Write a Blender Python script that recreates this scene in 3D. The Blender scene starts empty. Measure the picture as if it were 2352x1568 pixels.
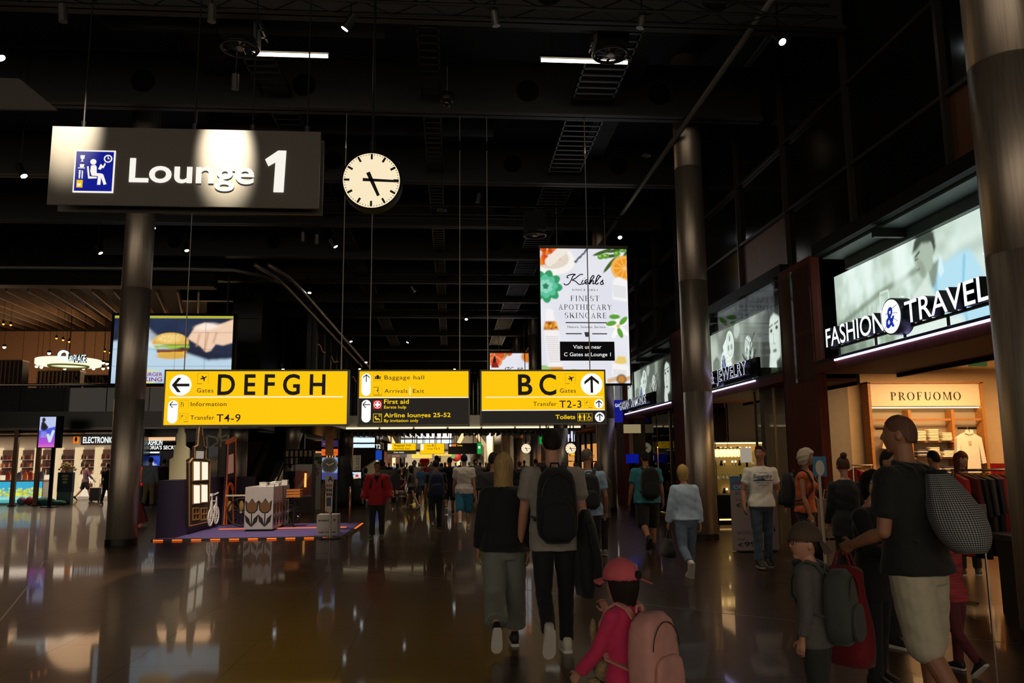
import bpy, math, random
import numpy as np
from mathutils import Vector, Matrix
SC = bpy.context.scene
COL = SC.collection
random.seed(7)
PI = math.pi
# ------ camera
IW, IH, FPX = 2352.0, 1568.0, 1842.0
CAMZ = 1.68
def _n(v):
 v = np.array(v, float)
 return v / np.linalg.norm(v)
# the hall runs along +Y; its vanishing point and the vertical one fix the camera's turn
AY = _n([(1034 - IW / 2) / FPX, -(1055 - IH / 2) / FPX, -1])
_u = np.array([(1062 - IW / 2) / FPX, (IH / 2 + 11500) / FPX, -1])
AZ = _n(_u - AY * np.dot(_u, AY))
AX = np.cross(AY, AZ)
cam = bpy.data.cameras.new('camera')
cam.sensor_width = 36
cam.lens = FPX / IW * 36
cam.clip_end = 400
camo = bpy.data.objects.new('camera', cam)
COL.objects.link(camo)
_R = Matrix([[AX[0], AX[1], AX[2]], [AY[0], AY[1], AY[2]], [AZ[0], AZ[1], AZ[2]]])
camo.matrix_world = Matrix.Translation((0, 0, CAMZ)) @ _R.to_4x4()
SC.camera = camo
# ------ light
world = bpy.data.worlds.new('hall_air')
SC.world = world
world.use_nodes = True
world.node_tree.nodes['Background'].inputs[0].default_value = (1, .86, .7, 1)
world.node_tree.nodes['Background'].inputs[1].default_value = 1.0
SC.view_settings.view_transform = 'Standard'
SC.view_settings.look = 'None'
SC.view_settings.exposure = 0.0
SC.view_settings.gamma = 1.0
SC.view_settings.use_curve_mapping = False
SC.cycles.sample_clamp_indirect = 4.0
SC.cycles.max_bounces = 5
SC.cycles.diffuse_bounces = 2
SC.cycles.glossy_bounces = 3
SC.cycles.transparent_max_bounces = 8
SC.cycles.caustics_reflective = False
SC.cycles.caustics_refractive = False
def ray(px, py):
 v = np.array([(px - IW / 2) / FPX, -(py - IH / 2) / FPX, -1.0])
 return np.array([v @ AX, v @ AY, v @ AZ])
def on_y(px, py, Y):
 d = ray(px, py)
 t = Y / d[1]
 return Vector((d[0] * t, Y, CAMZ + d[2] * t))
def on_x(px, py, X):
 d = ray(px, py)
 t = X / d[0]
 return Vector((X, d[1] * t, CAMZ + d[2] * t))
def on_z(px, py, z=0.0):
 d = ray(px, py)
 t = (z - CAMZ) / d[2]
 return Vector((d[0] * t, d[1] * t, z))
# ------ materials
MATS = {}
def srgb(c):
 if isinstance(c, str):
  c = c.lstrip('#')
  c = [int(c[i:i + 2], 16) / 255 for i in (0, 2, 4)]
 return tuple(((x / 12.92) if x <= .04045 else ((x + .055) / 1.055) ** 2.4) for x in c)
def mat(name, col=(.5, .5, .5), rough=.6, metal=0.0, emit=0.0, ecol=None, noise=0.0, nscale=8.0, stretch=(1, 1, 1),
  bump=0.0, coat=0.0, spec=.5, trans=0.0, alpha=1.0, sheen=0.0, aniso=0.0, sample=None):
 if name in MATS:
  return MATS[name]
 col = srgb(col)
 m = bpy.data.materials.new(name)
 m.use_nodes = True
 nt = m.node_tree
 b = nt.nodes['Principled BSDF']
 b.inputs['Base Color'].default_value = (*col, 1)
 b.inputs['Roughness'].default_value = rough
 b.inputs['Metallic'].default_value = metal
 b.inputs['Specular IOR Level'].default_value = spec
 b.inputs['Coat Weight'].default_value = coat
 b.inputs['Coat Roughness'].default_value = .08
 b.inputs['Transmission Weight'].default_value = trans
 b.inputs['Alpha'].default_value = alpha
 b.inputs['Sheen Weight'].default_value = sheen
 b.inputs['Anisotropic'].default_value = aniso
 if emit > 0:
  b.inputs['Emission Color'].default_value = (*(srgb(ecol) if ecol else col), 1)
  b.inputs['Emission Strength'].default_value = emit
 if noise > 0 or bump > 0:
  tc = nt.nodes.new('ShaderNodeTexCoord')
  mp = nt.nodes.new('ShaderNodeMapping')
  mp.inputs['Scale'].default_value = stretch
  nz = nt.nodes.new('ShaderNodeTexNoise')
  nz.inputs['Scale'].default_value = nscale
  nz.inputs['Detail'].default_value = 5
  nt.links.new(tc.outputs['Object'], mp.inputs['Vector'])
  nt.links.new(mp.outputs['Vector'], nz.inputs['Vector'])
  if noise > 0:
   mx = nt.nodes.new('ShaderNodeMix')
   mx.data_type = 'RGBA'
   mx.blend_type = 'MULTIPLY'
   mx.inputs['Factor'].default_value = 1
   rp = nt.nodes.new('ShaderNodeMapRange')
   rp.inputs['From Min'].default_value = .3
   rp.inputs['From Max'].default_value = .7
   rp.inputs['To Min'].default_value = 1 - noise
   rp.inputs['To Max'].default_value = 1 + noise * .5
   nt.links.new(nz.outputs['Fac'], rp.inputs['Value'])
   mx.inputs[6].default_value = (*col, 1)
   nt.links.new(rp.outputs['Result'], mx.inputs[7])
   nt.links.new(mx.outputs[2], b.inputs['Base Color'])
  if bump > 0:
   bp = nt.nodes.new('ShaderNodeBump')
   bp.inputs['Strength'].default_value = bump
   bp.inputs['Distance'].default_value = .01
   nt.links.new(nz.outputs['Fac'], bp.inputs['Height'])
   nt.links.new(bp.outputs['Normal'], b.inputs['Normal'])
 if sample is not None:
  m.cycles.emission_sampling = sample
 MATS[name] = m
 return m
def glow(name, col, s=1.0, sample='NONE'):
 """a surface that gives off light: lit sign faces, screens, lamps"""
 return mat(name, (0.02, 0.02, 0.02), .5, emit=s, ecol=col, spec=.3, sample=sample)
def glass(name='clear_glass', tint=(.96, .985, .98), amount=.02):
 if name in MATS:
  return MATS[name]
 m = bpy.data.materials.new(name)
 m.use_nodes = True
 nt = m.node_tree
 for n in list(nt.nodes):
  nt.nodes.remove(n)
 out = nt.nodes.new('ShaderNodeOutputMaterial')
 tr = nt.nodes.new('ShaderNodeBsdfTransparent')
 tr.inputs[0].default_value = (*srgb(tint), 1)
 gl = nt.nodes.new('ShaderNodeBsdfGlossy')
 gl.inputs['Roughness'].default_value = .02
 lw = nt.nodes.new('ShaderNodeLayerWeight')
 lw.inputs[0].default_value = .5
 pw = nt.nodes.new('ShaderNodeMath')
 pw.operation = 'POWER'
 pw.inputs[1].default_value = 5
 ad = nt.nodes.new('ShaderNodeMath')
 ad.operation = 'MULTIPLY_ADD'
 ad.inputs[1].default_value = .3
 ad.inputs[2].default_value = amount
 mx = nt.nodes.new('ShaderNodeMixShader')
 nt.links.new(lw.outputs['Facing'], pw.inputs[0])
 nt.links.new(pw.outputs[0], ad.inputs[0])
 nt.links.new(ad.outputs[0], mx.inputs[0])
 nt.links.new(tr.outputs[0], mx.inputs[1])
 nt.links.new(gl.outputs[0], mx.inputs[2])
 nt.links.new(mx.outputs[0], out.inputs[0])
 MATS[name] = m
 return m
def print_mat(name, s=1.0, lit=True):
 """flat print held in a colour attribute; a backlit poster or screen gives it off"""
 if name in MATS:
  return MATS[name]
 m = bpy.data.materials.new(name)
 m.use_nodes = True
 nt = m.node_tree
 b = nt.nodes['Principled BSDF']
 at = nt.nodes.new('ShaderNodeAttribute')
 at.attribute_name = 'print'
 b.inputs['Roughness'].default_value = .35
 if lit:
  b.inputs['Base Color'].default_value = (.02, .02, .02, 1)
  nt.links.new(at.outputs['Color'], b.inputs['Emission Color'])
  b.inputs['Emission Strength'].default_value = s
  m.cycles.emission_sampling = 'NONE'
 else:
  nt.links.new(at.outputs['Color'], b.inputs['Base Color'])
 MATS[name] = m
 return m
# ------ meshes
def frame_from(d):
 d = Vector(d).normalized()
 a = Vector((0, 0, 1)) if abs(d.z) < .95 else Vector((0, 1, 0))
 u = d.cross(a).normalized()
 return u, u.cross(d).normalized(), d
class MB:
 """collects shapes; build() links them as one mesh object"""
 def __init__(s):
  s.v, s.f = [], []
 def add(s, vs, fs):
  o = len(s.v)
  s.v += [tuple(v) for v in vs]
  s.f += [tuple(i + o for i in f) for f in fs]
  return s
 def box(s, x0, x1, y0, y1, z0, z1):
  return s.add([(x0, y0, z0), (x1, y0, z0), (x1, y1, z0), (x0, y1, z0), (x0, y0, z1), (x1, y0, z1), (x1, y1, z1), (x0, y1, z1)],
                     [(0, 3, 2, 1), (4, 5, 6, 7), (0, 1, 5, 4), (1, 2, 6, 5), (2, 3, 7, 6), (3, 0, 4, 7)])
 def cbox(s, c, d, M=None):
  x, y, z = d[0] / 2, d[1] / 2, d[2] / 2
  vs = [Vector(p) for p in [(-x, -y, -z), (x, -y, -z), (x, y, -z), (-x, y, -z), (-x, -y, z), (x, -y, z), (x, y, z), (-x, y, z)]]
  if M is not None:
   vs = [M @ p for p in vs]
  return s.add([p + Vector(c) for p in vs], [(0, 3, 2, 1), (4, 5, 6, 7), (0, 1, 5, 4), (1, 2, 6, 5), (2, 3, 7, 6), (3, 0, 4, 7)])
 def bar(s, a, b, w, h=None):
  a, b = Vector(a), Vector(b)
  u, v, d = frame_from(b - a)
  h = h or w
  q = [(-w / 2, -h / 2), (w / 2, -h / 2), (w / 2, h / 2), (-w / 2, h / 2)]
  return s.add([a + u * i + v * j for i, j in q] + [b + u * i + v * j for i, j in q],
                     [(3, 2, 1, 0), (4, 5, 6, 7), (0, 1, 5, 4), (1, 2, 6, 5), (2, 3, 7, 6), (3, 0, 4, 7)])
 def cyl(s, a, b, r, r2=None, n=12, caps=True):
  a, b = Vector(a), Vector(b)
  r2 = r if r2 is None else r2
  u, v, d = frame_from(b - a)
  vs = []
  for p, rr in ((a, r), (b, r2)):
   vs += [p + (u * math.cos(t) + v * math.sin(t)) * rr for t in [2 * PI * k / n for k in range(n)]]
  fs = [(k, (k + 1) % n, n + (k + 1) % n, n + k) for k in range(n)]
  if caps:
   fs += [tuple(range(n - 1, -1, -1)), tuple(range(n, 2 * n))]
  return s.add(vs, fs)
 def tube(s, pts, r, n=8, closed=False):
  pts = [Vector(p) for p in pts]
  rs = r if isinstance(r, (list, tuple)) else [r] * len(pts)
  vs, m = [], len(pts)
  u0 = None
  for i, p in enumerate(pts):
   a = pts[(i - 1) % m] if (i > 0 or closed) else p
   b = pts[(i + 1) % m] if (i < m - 1 or closed) else p
   d = (b - a).normalized()
   if u0 is None:
    u0, _, _ = frame_from(d)
   u = (u0 - d * u0.dot(d)).normalized()
   u0 = u
   v = d.cross(u)
   vs += [p + (u * math.cos(t) + v * math.sin(t)) * rs[i] for t in [2 * PI * k / n for k in range(n)]]
  fs = []
  for i in range(m if closed else m - 1):
   j = (i + 1) % m
   fs += [(i * n + k, i * n + (k + 1) % n, j * n + (k + 1) % n, j * n + k) for k in range(n)]
  if not closed:
   fs += [tuple(range(n - 1, -1, -1)), tuple(range((m - 1) * n, m * n))]
  return s.add(vs, fs)
 def rings(s, rings, cap=True):
  n = len(rings[0])
  vs, fs = [], []
  for r in rings:
   vs += list(r)
  for i in range(len(rings) - 1):
   fs += [(i * n + k, i * n + (k + 1) % n, (i + 1) * n + (k + 1) % n, (i + 1) * n + k) for k in range(n)]
  if cap:
   fs += [tuple(range(n - 1, -1, -1)), tuple(range((len(rings) - 1) * n, len(rings) * n))]
  return s.add(vs, fs)
 def lathe(s, prof, c=(0, 0, 0), n=24, axis='z'):
  rs = []
  for r, z in prof:
   ring = []
   for k in range(n):
    t = 2 * PI * k / n
    p = (r * math.cos(t), r * math.sin(t), z)
    if axis == 'y':
     p = (p[0], p[2], -p[1])
    ring.append((p[0] + c[0], p[1] + c[1], p[2] + c[2]))
   rs.append(ring)
  return s.rings(rs)
 def prism(s, poly, y0, y1):
  """a shape drawn in x,z given thickness along y"""
  n = len(poly)
  return s.add([(x, y0, z) for x, z in poly] + [(x, y1, z) for x, z in poly],
                     [tuple(range(n)), tuple(range(2 * n - 1, n - 1, -1))] + [(k, n + k, n + (k + 1) % n, (k + 1) % n) for k in range(n)])
 def band(s, outer, inner, y0, y1):
  """a closed outline with a hole (same count of points) given thickness along y"""
  n = len(outer)
  vs = [(x, y0, z) for x, z in outer] + [(x, y0, z) for x, z in inner] + [(x, y1, z) for x, z in outer] + [(x, y1, z) for x, z in inner]
  fs = []
  for k in range(n):
   j = (k + 1) % n
   fs += [(k, j, n + j, n + k), (2 * n + k, 3 * n + k, 3 * n + j, 2 * n + j), (k, 2 * n + k, 2 * n + j, j), (n + k, n + j, 3 * n + j, 3 * n + k)]
  return s.add(vs, fs)
 def sph(s, c, r, n=12, m=8):
  r = (r, r, r) if isinstance(r, (int, float)) else r
  vs = [(c[0], c[1], c[2] - r[2])]
  for i in range(1, m):
   t = -PI / 2 + PI * i / m
   vs += [(c[0] + r[0] * math.cos(t) * math.cos(2 * PI * k / n), c[1] + r[1] * math.cos(t) * math.sin(2 * PI * k / n), c[2] + r[2] * math.sin(t)) for k in range(n)]
  vs.append((c[0], c[1], c[2] + r[2]))
  fs = [(0, 1 + (k + 1) % n, 1 + k) for k in range(n)]
  for i in range(m - 2):
   a, b = 1 + i * n, 1 + (i + 1) * n
   fs += [(a + k, a + (k + 1) % n, b + (k + 1) % n, b + k) for k in range(n)]
  a = 1 + (m - 2) * n
  fs += [(a + k, a + (k + 1) % n, len(vs) - 1) for k in range(n)]
  return s.add(vs, fs)
 def tf(s, M):
  s.v = [tuple(M @ Vector(v)) for v in s.v]
  return s
 def mesh(s, name, smooth=False):
  me = bpy.data.meshes.new(name)
  me.from_pydata(s.v, [], s.f)
  if smooth:
   me.polygons.foreach_set('use_smooth', [True] * len(me.polygons))
  me.update()
  return me
 def build(s, name, m, parent=None, smooth=False, **k):
  return link(name, s.mesh(name, smooth), m, parent, **k)
def link(name, me, m, parent=None, label=None, cat=None, group=None, kind=None, loc=None, rz=None):
 o = bpy.data.objects.new(name, me)
 COL.objects.link(o)
 if m is not None and me is not None and len(me.materials) == 0:
  me.materials.append(m)
 if parent is not None:
  o.parent = parent
 if loc is not None:
  o.location = loc
 if rz is not None:
  o.rotation_euler = (0, 0, rz)
 tag(o, label, cat, group, kind)
 return o
def tag(o, label=None, cat=None, group=None, kind=None):
 for k, v in (('label', label), ('category', cat), ('group', group), ('kind', kind)):
  if v:
   o[k] = v
 return o
def thing(name, label, cat, loc=(0, 0, 0), rz=0.0, group=None):
 return link(name, None, None, None, label, cat, group, None, loc, rz)
def dup(o, loc=None, rz=None, label=None, group=None, parent=None):
 c = o.copy()
 COL.objects.link(c)
 c.parent = parent
 if loc is not None:
  c.location = loc
 if rz is not None:
  c.rotation_euler = (0, 0, rz)
 if label:
  c['label'] = label
 if group:
  c['group'] = group
 for ch in KIDS(o):
  dup(ch, parent=c)
 return c
def KIDS(o):
 return [x for x in o.children]
ORD = 'first second third fourth fifth sixth seventh eighth ninth tenth eleventh twelfth thirteenth fourteenth fifteenth sixteenth seventeenth eighteenth nineteenth twentieth twenty-first twenty-second twenty-third twenty-fourth'.split()
def box(name, m, parent, x0, x1, y0, y1, z0, z1, **k):
 return MB().box(x0, x1, y0, y1, z0, z1).build(name, m, parent, **k)
# ------ lettering
def glyphs(txt, size, offset=0.0, extrude=0.0, spacing=1.0, shear=0.0, align='LEFT', xs=1.0, res=4):
 c = bpy.data.curves.new('t', 'FONT')
 c.body = txt
 c.size = size / .72          # size = cap height
 c.offset = offset * size
 c.extrude = extrude
 c.space_character = spacing
 c.shear = shear
 c.resolution_u = res
 c.align_x = align
 o = bpy.data.objects.new('t', c)
 me = o.to_mesh()
 vs = [(v.co.x * xs, v.co.y, v.co.z) for v in me.vertices]
 fs = [tuple(p.vertices) for p in me.polygons]
 o.to_mesh_clear()
 bpy.data.objects.remove(o)
 bpy.data.curves.remove(c)
 return vs, fs
def text(name, txt, m, parent, x, z, y, size, width=None, M=None, **k):
 """lettering in the x,z plane facing -y; width = wanted length in metres"""
 vs, fs = glyphs(txt, size, **k)
 xs = [v[0] for v in vs]
 s = 1.0
 if width:
  s = width / (max(xs) - min(xs))
 x0 = min(xs) if k.get('align', 'LEFT') == 'LEFT' else 0
 mb = MB().add([(x + (v[0] - x0) * s, y - v[2], z + v[1]) for v in vs], fs)
 if M is not None:
  mb.tf(M)
 return mb.build(name, m, parent)
def ngon(cx, cz, r, n=32, r2=None, a0=0.0):
 r2 = r if r2 is None else r2
 return [(cx + r * math.cos(a0 + 2 * PI * k / n), cz + r2 * math.sin(a0 + 2 * PI * k / n)) for k in range(n)]
def pill(cx, z0, z1, r, n=10):
 p = [(cx + r * math.cos(t), z1 - r + r * math.sin(t)) for t in [PI * k / n for k in range(n + 1)]]
 return p + [(cx + r * math.cos(t), z0 + r + r * math.sin(t)) for t in [PI + PI * k / n for k in range(n + 1)]]
def arrow(mb, cx, cz, s, ang, y0, y1, t=.16):
 """up arrow of half size s turned by ang"""
 c, sn = math.cos(ang), math.sin(ang)
 def r(p):
  return (cx + (p[0] * c - p[1] * sn) * s, cz + (p[0] * sn + p[1] * c) * s)
 mb.prism([r(p) for p in [(-t, -1), (t, -1), (t, .75), (-t, .75)]], y0, y1)
 for sg in (-1, 1):
  q = [(0, 1.0), (0, 1.0 - 2.6 * t), (sg * .85, .1 - 1.0 * t), (sg * .85, .1 + 1.5 * t)]
  if sg > 0:
   q = q[::-1]
  mb.prism([r(p) for p in q], y0 - .0005, y1)
 return mb
# ------ painted print (posters, screens)
def smooth01(x):
 x = np.clip(x, 0, 1)
 return x * x * (3 - 2 * x)
class Paint:
 """a small picture drawn with numpy, put on a fine grid as a colour attribute; u right, v up, 0..1"""
 def __init__(s, nx, ny, bg, aspect=1.0):
  s.nx, s.ny = nx, ny
  s.u, s.v = np.meshgrid((np.arange(nx) + .5) / nx, (np.arange(ny) + .5) / ny)
  s.a = aspect                      # width / height
  s.c = np.zeros((ny, nx, 3))
  s.c[:] = srgb(bg)
  s.px = 1.0 / ny
 def put(s, m, col, op=1.0):
  m = (m * op)[..., None]
  col = np.array(srgb(col)) if isinstance(col, (str, tuple, list)) else col
  s.c = s.c * (1 - m) + col * m
  return s
 def ell(s, u, v, ru, rv, ang=0.0, soft=.02):
  """ru, rv in units of the height"""
  x, y = (s.u - u) * s.a, s.v - v
  c, n = math.cos(ang), math.sin(ang)
  X, Y = (x * c + y * n) / ru, (-x * n + y * c) / rv
  d = np.sqrt(X * X + Y * Y)
  return 1 - smooth01((d - 1) * min(ru, rv) / max(soft, s.px) + .5)
 def poly(s, pts, soft=0.0):
  """even-odd polygon mask; soft edge by blurring"""
  x, y = s.u, s.v
  inside = np.zeros(x.shape, bool)
  n = len(pts)
  for i in range(n):
   x1, y1 = pts[i]
   x2, y2 = pts[(i + 1) % n]
   c = ((y1 > y) != (y2 > y))
   with np.errstate(divide='ignore', invalid='ignore'):
    c &= x < (x2 - x1) * (y - y1) / (y2 - y1 + 1e-12) + x1
   inside ^= c
  m = inside.astype(float)
  k = int(soft / s.px)
  return s.blur(m, max(k, 0)) if k else m
 def blur(s, m, k):
  for _ in range(2):
   for ax in (0, 1):
    p = np.concatenate([np.repeat(np.take(m, [0], ax), k, ax), m, np.repeat(np.take(m, [-1], ax), k, ax)], ax)
    cs = np.cumsum(np.insert(p, 0, 0, axis=ax), axis=ax)
    n = m.shape[ax]
    m = (np.take(cs, range(2 * k + 1, 2 * k + 1 + n), ax) - np.take(cs, range(0, n), ax)) / (2 * k + 1)
  return m
 def line(s, pts, w, soft=.003):
  d = np.full(s.u.shape, 9.0)
  for (x1, y1), (x2, y2) in zip(pts[:-1], pts[1:]):
   ax, ay, bx, by = x1 * s.a, y1, x2 * s.a, y2
   px, py = s.u * s.a - ax, s.v - ay
   L = (bx - ax) ** 2 + (by - ay) ** 2 + 1e-12
   t = np.clip((px * (bx - ax) + py * (by - ay)) / L, 0, 1)
   d = np.minimum(d, np.hypot(px - t * (bx - ax), py - t * (by - ay)))
  return 1 - smooth01((d - w / 2) / max(soft, s.px) + .5)
 def noise(s, cells, seed=0):
  r = np.random.RandomState(seed)
  g = r.rand(cells + 2, int(cells * s.a) + 3)
  y = s.v * cells
  x = s.u * cells * s.a
  i, j = y.astype(int), x.astype(int)
  fy, fx = smooth01(y - i), smooth01(x - j)
  return (g[i, j] * (1 - fx) + g[i, j + 1] * fx) * (1 - fy) + (g[i + 1, j] * (1 - fx) + g[i + 1, j + 1] * fx) * fy
 def build(s, name, m, parent, P0, U, V, **k):
  """P0 lower left corner, U and V the edges"""
  P0, U, V = np.array(P0), np.array(U), np.array(V)
  gu, gv = np.meshgrid(np.arange(s.nx + 1) / s.nx, np.arange(s.ny + 1) / s.ny)
  vs = (P0 + gu[..., None] * U + gv[..., None] * V).reshape(-1, 3)
  idx = np.arange((s.nx + 1) * (s.ny + 1)).reshape(s.ny + 1, s.nx + 1)
  fs = np.stack([idx[:-1, :-1], idx[:-1, 1:], idx[1:, 1:], idx[1:, :-1]], -1).reshape(-1, 4)
  me = bpy.data.meshes.new(name)
  me.vertices.add(len(vs))
  me.vertices.foreach_set('co', vs.ravel())
  me.loops.add(fs.size)
  me.loops.foreach_set('vertex_index', fs.ravel())
  me.polygons.add(len(fs))
  me.polygons.foreach_set('loop_start', np.arange(len(fs)) * 4)
  me.update(calc_edges=True)
  at = me.color_attributes.new('print', 'FLOAT_COLOR', 'POINT')
  pc = np.pad(s.c, ((0, 1), (0, 1), (0, 0)), mode='edge')
  pc = (pc + np.roll(pc, 1, 0) + np.roll(pc, 1, 1) + np.roll(np.roll(pc, 1, 0), 1, 1)) / 4
  pc[0, :], pc[:, 0] = pc[1, :], pc[:, 1]
  at.data.foreach_set('color', np.concatenate([pc.reshape(-1, 3), np.ones((len(vs), 1))], 1).ravel())
  return link(name, me, m, parent, **k)
# ================================================================== palette
BLACK = mat('black_paint', '#0b0a09', .6, noise=.3, spec=.15)
CEIL = mat('ceiling_black', '#131110', .8, noise=.35, nscale=2)
STEEL_D = mat('dark_steel', '#24221f', .45, metal=.6, noise=.25)
STEEL = mat('brushed_steel', '#b9aa98', .4, metal=.8, noise=.18, nscale=3, stretch=(14, 14, .6), bump=.04)
CHROME = mat('chrome', '#b9b6b0', .15, metal=1.0)
ALU = mat('aluminium', '#77736c', .4, metal=.8)
CABLE = mat('wire_rope', '#a39a88', .35, metal=.7)
WHITE = mat('white_lacquer', '#d9d4cb', .4, noise=.05)
WOOD = mat('red_brown_wood', '#5e2616', .65, spec=.2, noise=.4, nscale=4, stretch=(12, 12, .5), bump=.05)
WOODL = mat('light_oak', '#b57a3c', .45, noise=.25, nscale=5, stretch=(2, 2, 12))
GLASS = glass()
GLASSD = glass('dark_glass', (.28, .28, .27), .05)
def floor_mat(name, grid):
 m = bpy.data.materials.new(name)
 m.use_nodes = True
 nt = m.node_tree
 b = nt.nodes['Principled BSDF']
 geo = nt.nodes.new('ShaderNodeNewGeometry')
 n1 = nt.nodes.new('ShaderNodeTexNoise')
 n1.inputs['Scale'].default_value = 1.1
 n1.inputs['Detail'].default_value = 4
 n2 = nt.nodes.new('ShaderNodeTexNoise')
 n2.inputs['Scale'].default_value = 130
 n2.inputs['Detail'].default_value = 3
 for n in (n1, n2):
  nt.links.new(geo.outputs['Position'], n.inputs['Vector'])
 r = nt.nodes.new('ShaderNodeValToRGB')
 r.color_ramp.elements[0].color = (*srgb('#1f1610'), 1)
 r.color_ramp.elements[1].color = (*srgb('#30241a'), 1)
 r.color_ramp.elements[0].position, r.color_ramp.elements[1].position = .3, .7
 nt.links.new(n1.outputs['Fac'], r.inputs['Fac'])
 r2 = nt.nodes.new('ShaderNodeValToRGB')
 r2.color_ramp.elements[0].color = (.72, .72, .72, 1)
 r2.color_ramp.elements[1].color = (1.25, 1.25, 1.25, 1)
 r2.color_ramp.elements[0].position, r2.color_ramp.elements[1].position = .35, .7
 nt.links.new(n2.outputs['Fac'], r2.inputs['Fac'])
 mx = nt.nodes.new('ShaderNodeMix')
 mx.data_type, mx.blend_type = 'RGBA', 'MULTIPLY'
 mx.inputs['Factor'].default_value = 1
 nt.links.new(r.outputs[0], mx.inputs[6])
 nt.links.new(r2.outputs[0], mx.inputs[7])
 last = mx.outputs[2]
 if grid:
  br = nt.nodes.new('ShaderNodeTexBrick')
  br.offset = 0
  br.inputs['Scale'].default_value = 1
  br.inputs['Brick Width'].default_value = .9
  br.inputs['Row Height'].default_value = .9
  br.inputs['Mortar Size'].default_value = .004
  br.inputs['Color1'].default_value = (1, 1, 1, 1)
  br.inputs['Color2'].default_value = (.85, .85, .85, 1)
  br.inputs['Mortar'].default_value = (.35, .35, .35, 1)
  nt.links.new(geo.outputs['Position'], br.inputs['Vector'])
  m2 = nt.nodes.new('ShaderNodeMix')
  m2.data_type, m2.blend_type = 'RGBA', 'MULTIPLY'
  m2.inputs['Factor'].default_value = 1
  nt.links.new(last, m2.inputs[6])
  nt.links.new(br.outputs['Color'], m2.inputs[7])
  last = m2.outputs[2]
 nt.links.new(last, b.inputs['Base Color'])
 b.inputs['Roughness'].default_value = .34
 b.inputs['Specular IOR Level'].default_value = .3
 b.inputs['Coat Weight'].default_value = .32
 b.inputs['Coat Tint'].default_value = (1, .76, .54, 1)
 b.inputs['Specular Tint'].default_value = (1, .6, .3, 1)
 b.inputs['Coat IOR'].default_value = 1.45
 rr = nt.nodes.new('ShaderNodeMapRange')
 rr.inputs['To Min'].default_value, rr.inputs['To Max'].default_value = .03, .07
 nt.links.new(n1.outputs['Fac'], rr.inputs['Value'])
 nt.links.new(rr.outputs[0], b.inputs['Coat Roughness'])
 return m
# ================================================================== floor
FLOOR = floor_mat('polished_granite', False)
FLOORG = floor_mat('polished_granite_far', True)
TX0, TY0, TS, NTX, NTY = -7.2, 3.6, .9, 15, 20
mb = MB()
x1, y1 = TX0 + TS * NTX, TY0 + TS * NTY
for q in ((-34, 20, y1, 110), (-34, TX0, -16, y1), (x1, 20, -16, y1), (TX0, x1, -16, TY0)):
 mb.box(q[0], q[1], q[2], q[3], -.12, 0)
mb.box(TX0, x1, TY0, y1, -.12, -.02)
floor = mb.build('floor', FLOORG, kind='structure')
tme = MB().box(.0012, TS - .0012, .0012, TS - .0012, -.02, 0).mesh('tile')
tme.materials.append(FLOOR)
for i in range(NTX):
 for j in range(NTY):
  o = bpy.data.objects.new('tile', tme)
  COL.objects.link(o)
  o.parent = floor
  o.location = (TX0 + i * TS, TY0 + j * TS, 0)
def ribbon(pts, w, z=.0015):
 mb = MB()
 for a, b in zip(pts[:-1], pts[1:]):
  a, b = Vector(a), Vector(b)
  d = (b - a).normalized()
  s = Vector((-d.y, d.x, 0)) * w / 2
  mb.add([a + s, a - s, b - s, b + s], [(0, 1, 2, 3)])
 mb.v = [(v[0], v[1], z) for v in mb.v]
 return mb
INLAY = mat('inlay_metal', '#8c857a', .3, metal=.8)
ribbon([on_z(x, y) for x, y in [(640, 1288), (900, 1313), (1060, 1335), (1300, 1366), (1560, 1397), (1960, 1440), (2340, 1478)]], .018).build('trim_1', INLAY, kind='structure')
ribbon([on_z(x, y) for x, y in [(0, 1425), (45, 1370), (80, 1325), (100, 1290), (190, 1265), (330, 1248)]], .02).build('trim_2', INLAY, kind='structure')
# ================================================================== ceiling: slab, beams, ducts, trays, trusses
ceil = box('ceiling', CEIL, None, -34, 14, -16, 105, 10.6, 10.9, kind='structure')
BEAMC = mat('beam_paint', '#2c2926', .6, noise=.2)
bm_y = [12.2, 15.8, 20, 24, 28, 32, 36, 40, 46, 52, 58, 66, 76, 88]
for y in bm_y:
 mb = MB()
 z0 = 8.75
 mb.box(-28 if y < 26 else -12, 6.6, y - .16, y + .16, z0, z0 + .05).box(-28 if y < 26 else -12, 6.6, y - .02, y + .02, z0, z0 + 1.1).box(-28 if y < 26 else -12, 6.6, y - .16, y + .16, z0 + 1.1, z0 + 1.15)
 b = mb.build('beam', BEAMC, ceil)
 if y < 30:
  for x in (-9.6, -6.2, -3.0, 1.6, 4.4):
   MB().cyl((x, y - .021, z0 + .55), (x, y - .03, z0 + .55), .24, n=20).build('web_opening', BLACK, b)
for x in (-4.6, 3.6):
 for y0, y1 in zip(bm_y[:7], bm_y[1:8]):
  box('secondary_beam', CEIL, ceil, x - .3, x + .3, y0 + .2, y1 - .2, 9.4, 9.7)
for x, w in ((2.9, .42), (-3.5, .3), (-.4, .2)):                        # cable ladders along the hall
 for y0, y1 in zip(bm_y[:9], bm_y[1:10]):
  mb = MB().box(x - w, x - w + .03, y0 + .2, y1 - .2, 8.95, 9.05).box(x + w - .03, x + w, y0 + .2, y1 - .2, 8.95, 9.05)
  k = int((y1 - y0) / .3)
  for i in range(k):
   yy = y0 + .3 + i * (y1 - y0 - .5) / k
   mb.box(x - w, x + w, yy, yy + .06, 8.95, 8.975)
  mb.build('cable_ladder', STEEL_D, ceil)
MB().tube([(4.9, 11, 8.6), (4.9, 30, 8.6), (4.9, 60, 8.6)], .06).build('pipe', mat('pipe_grey', '#6b675f', .5, metal=.5), ceil, smooth=True)
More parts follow.
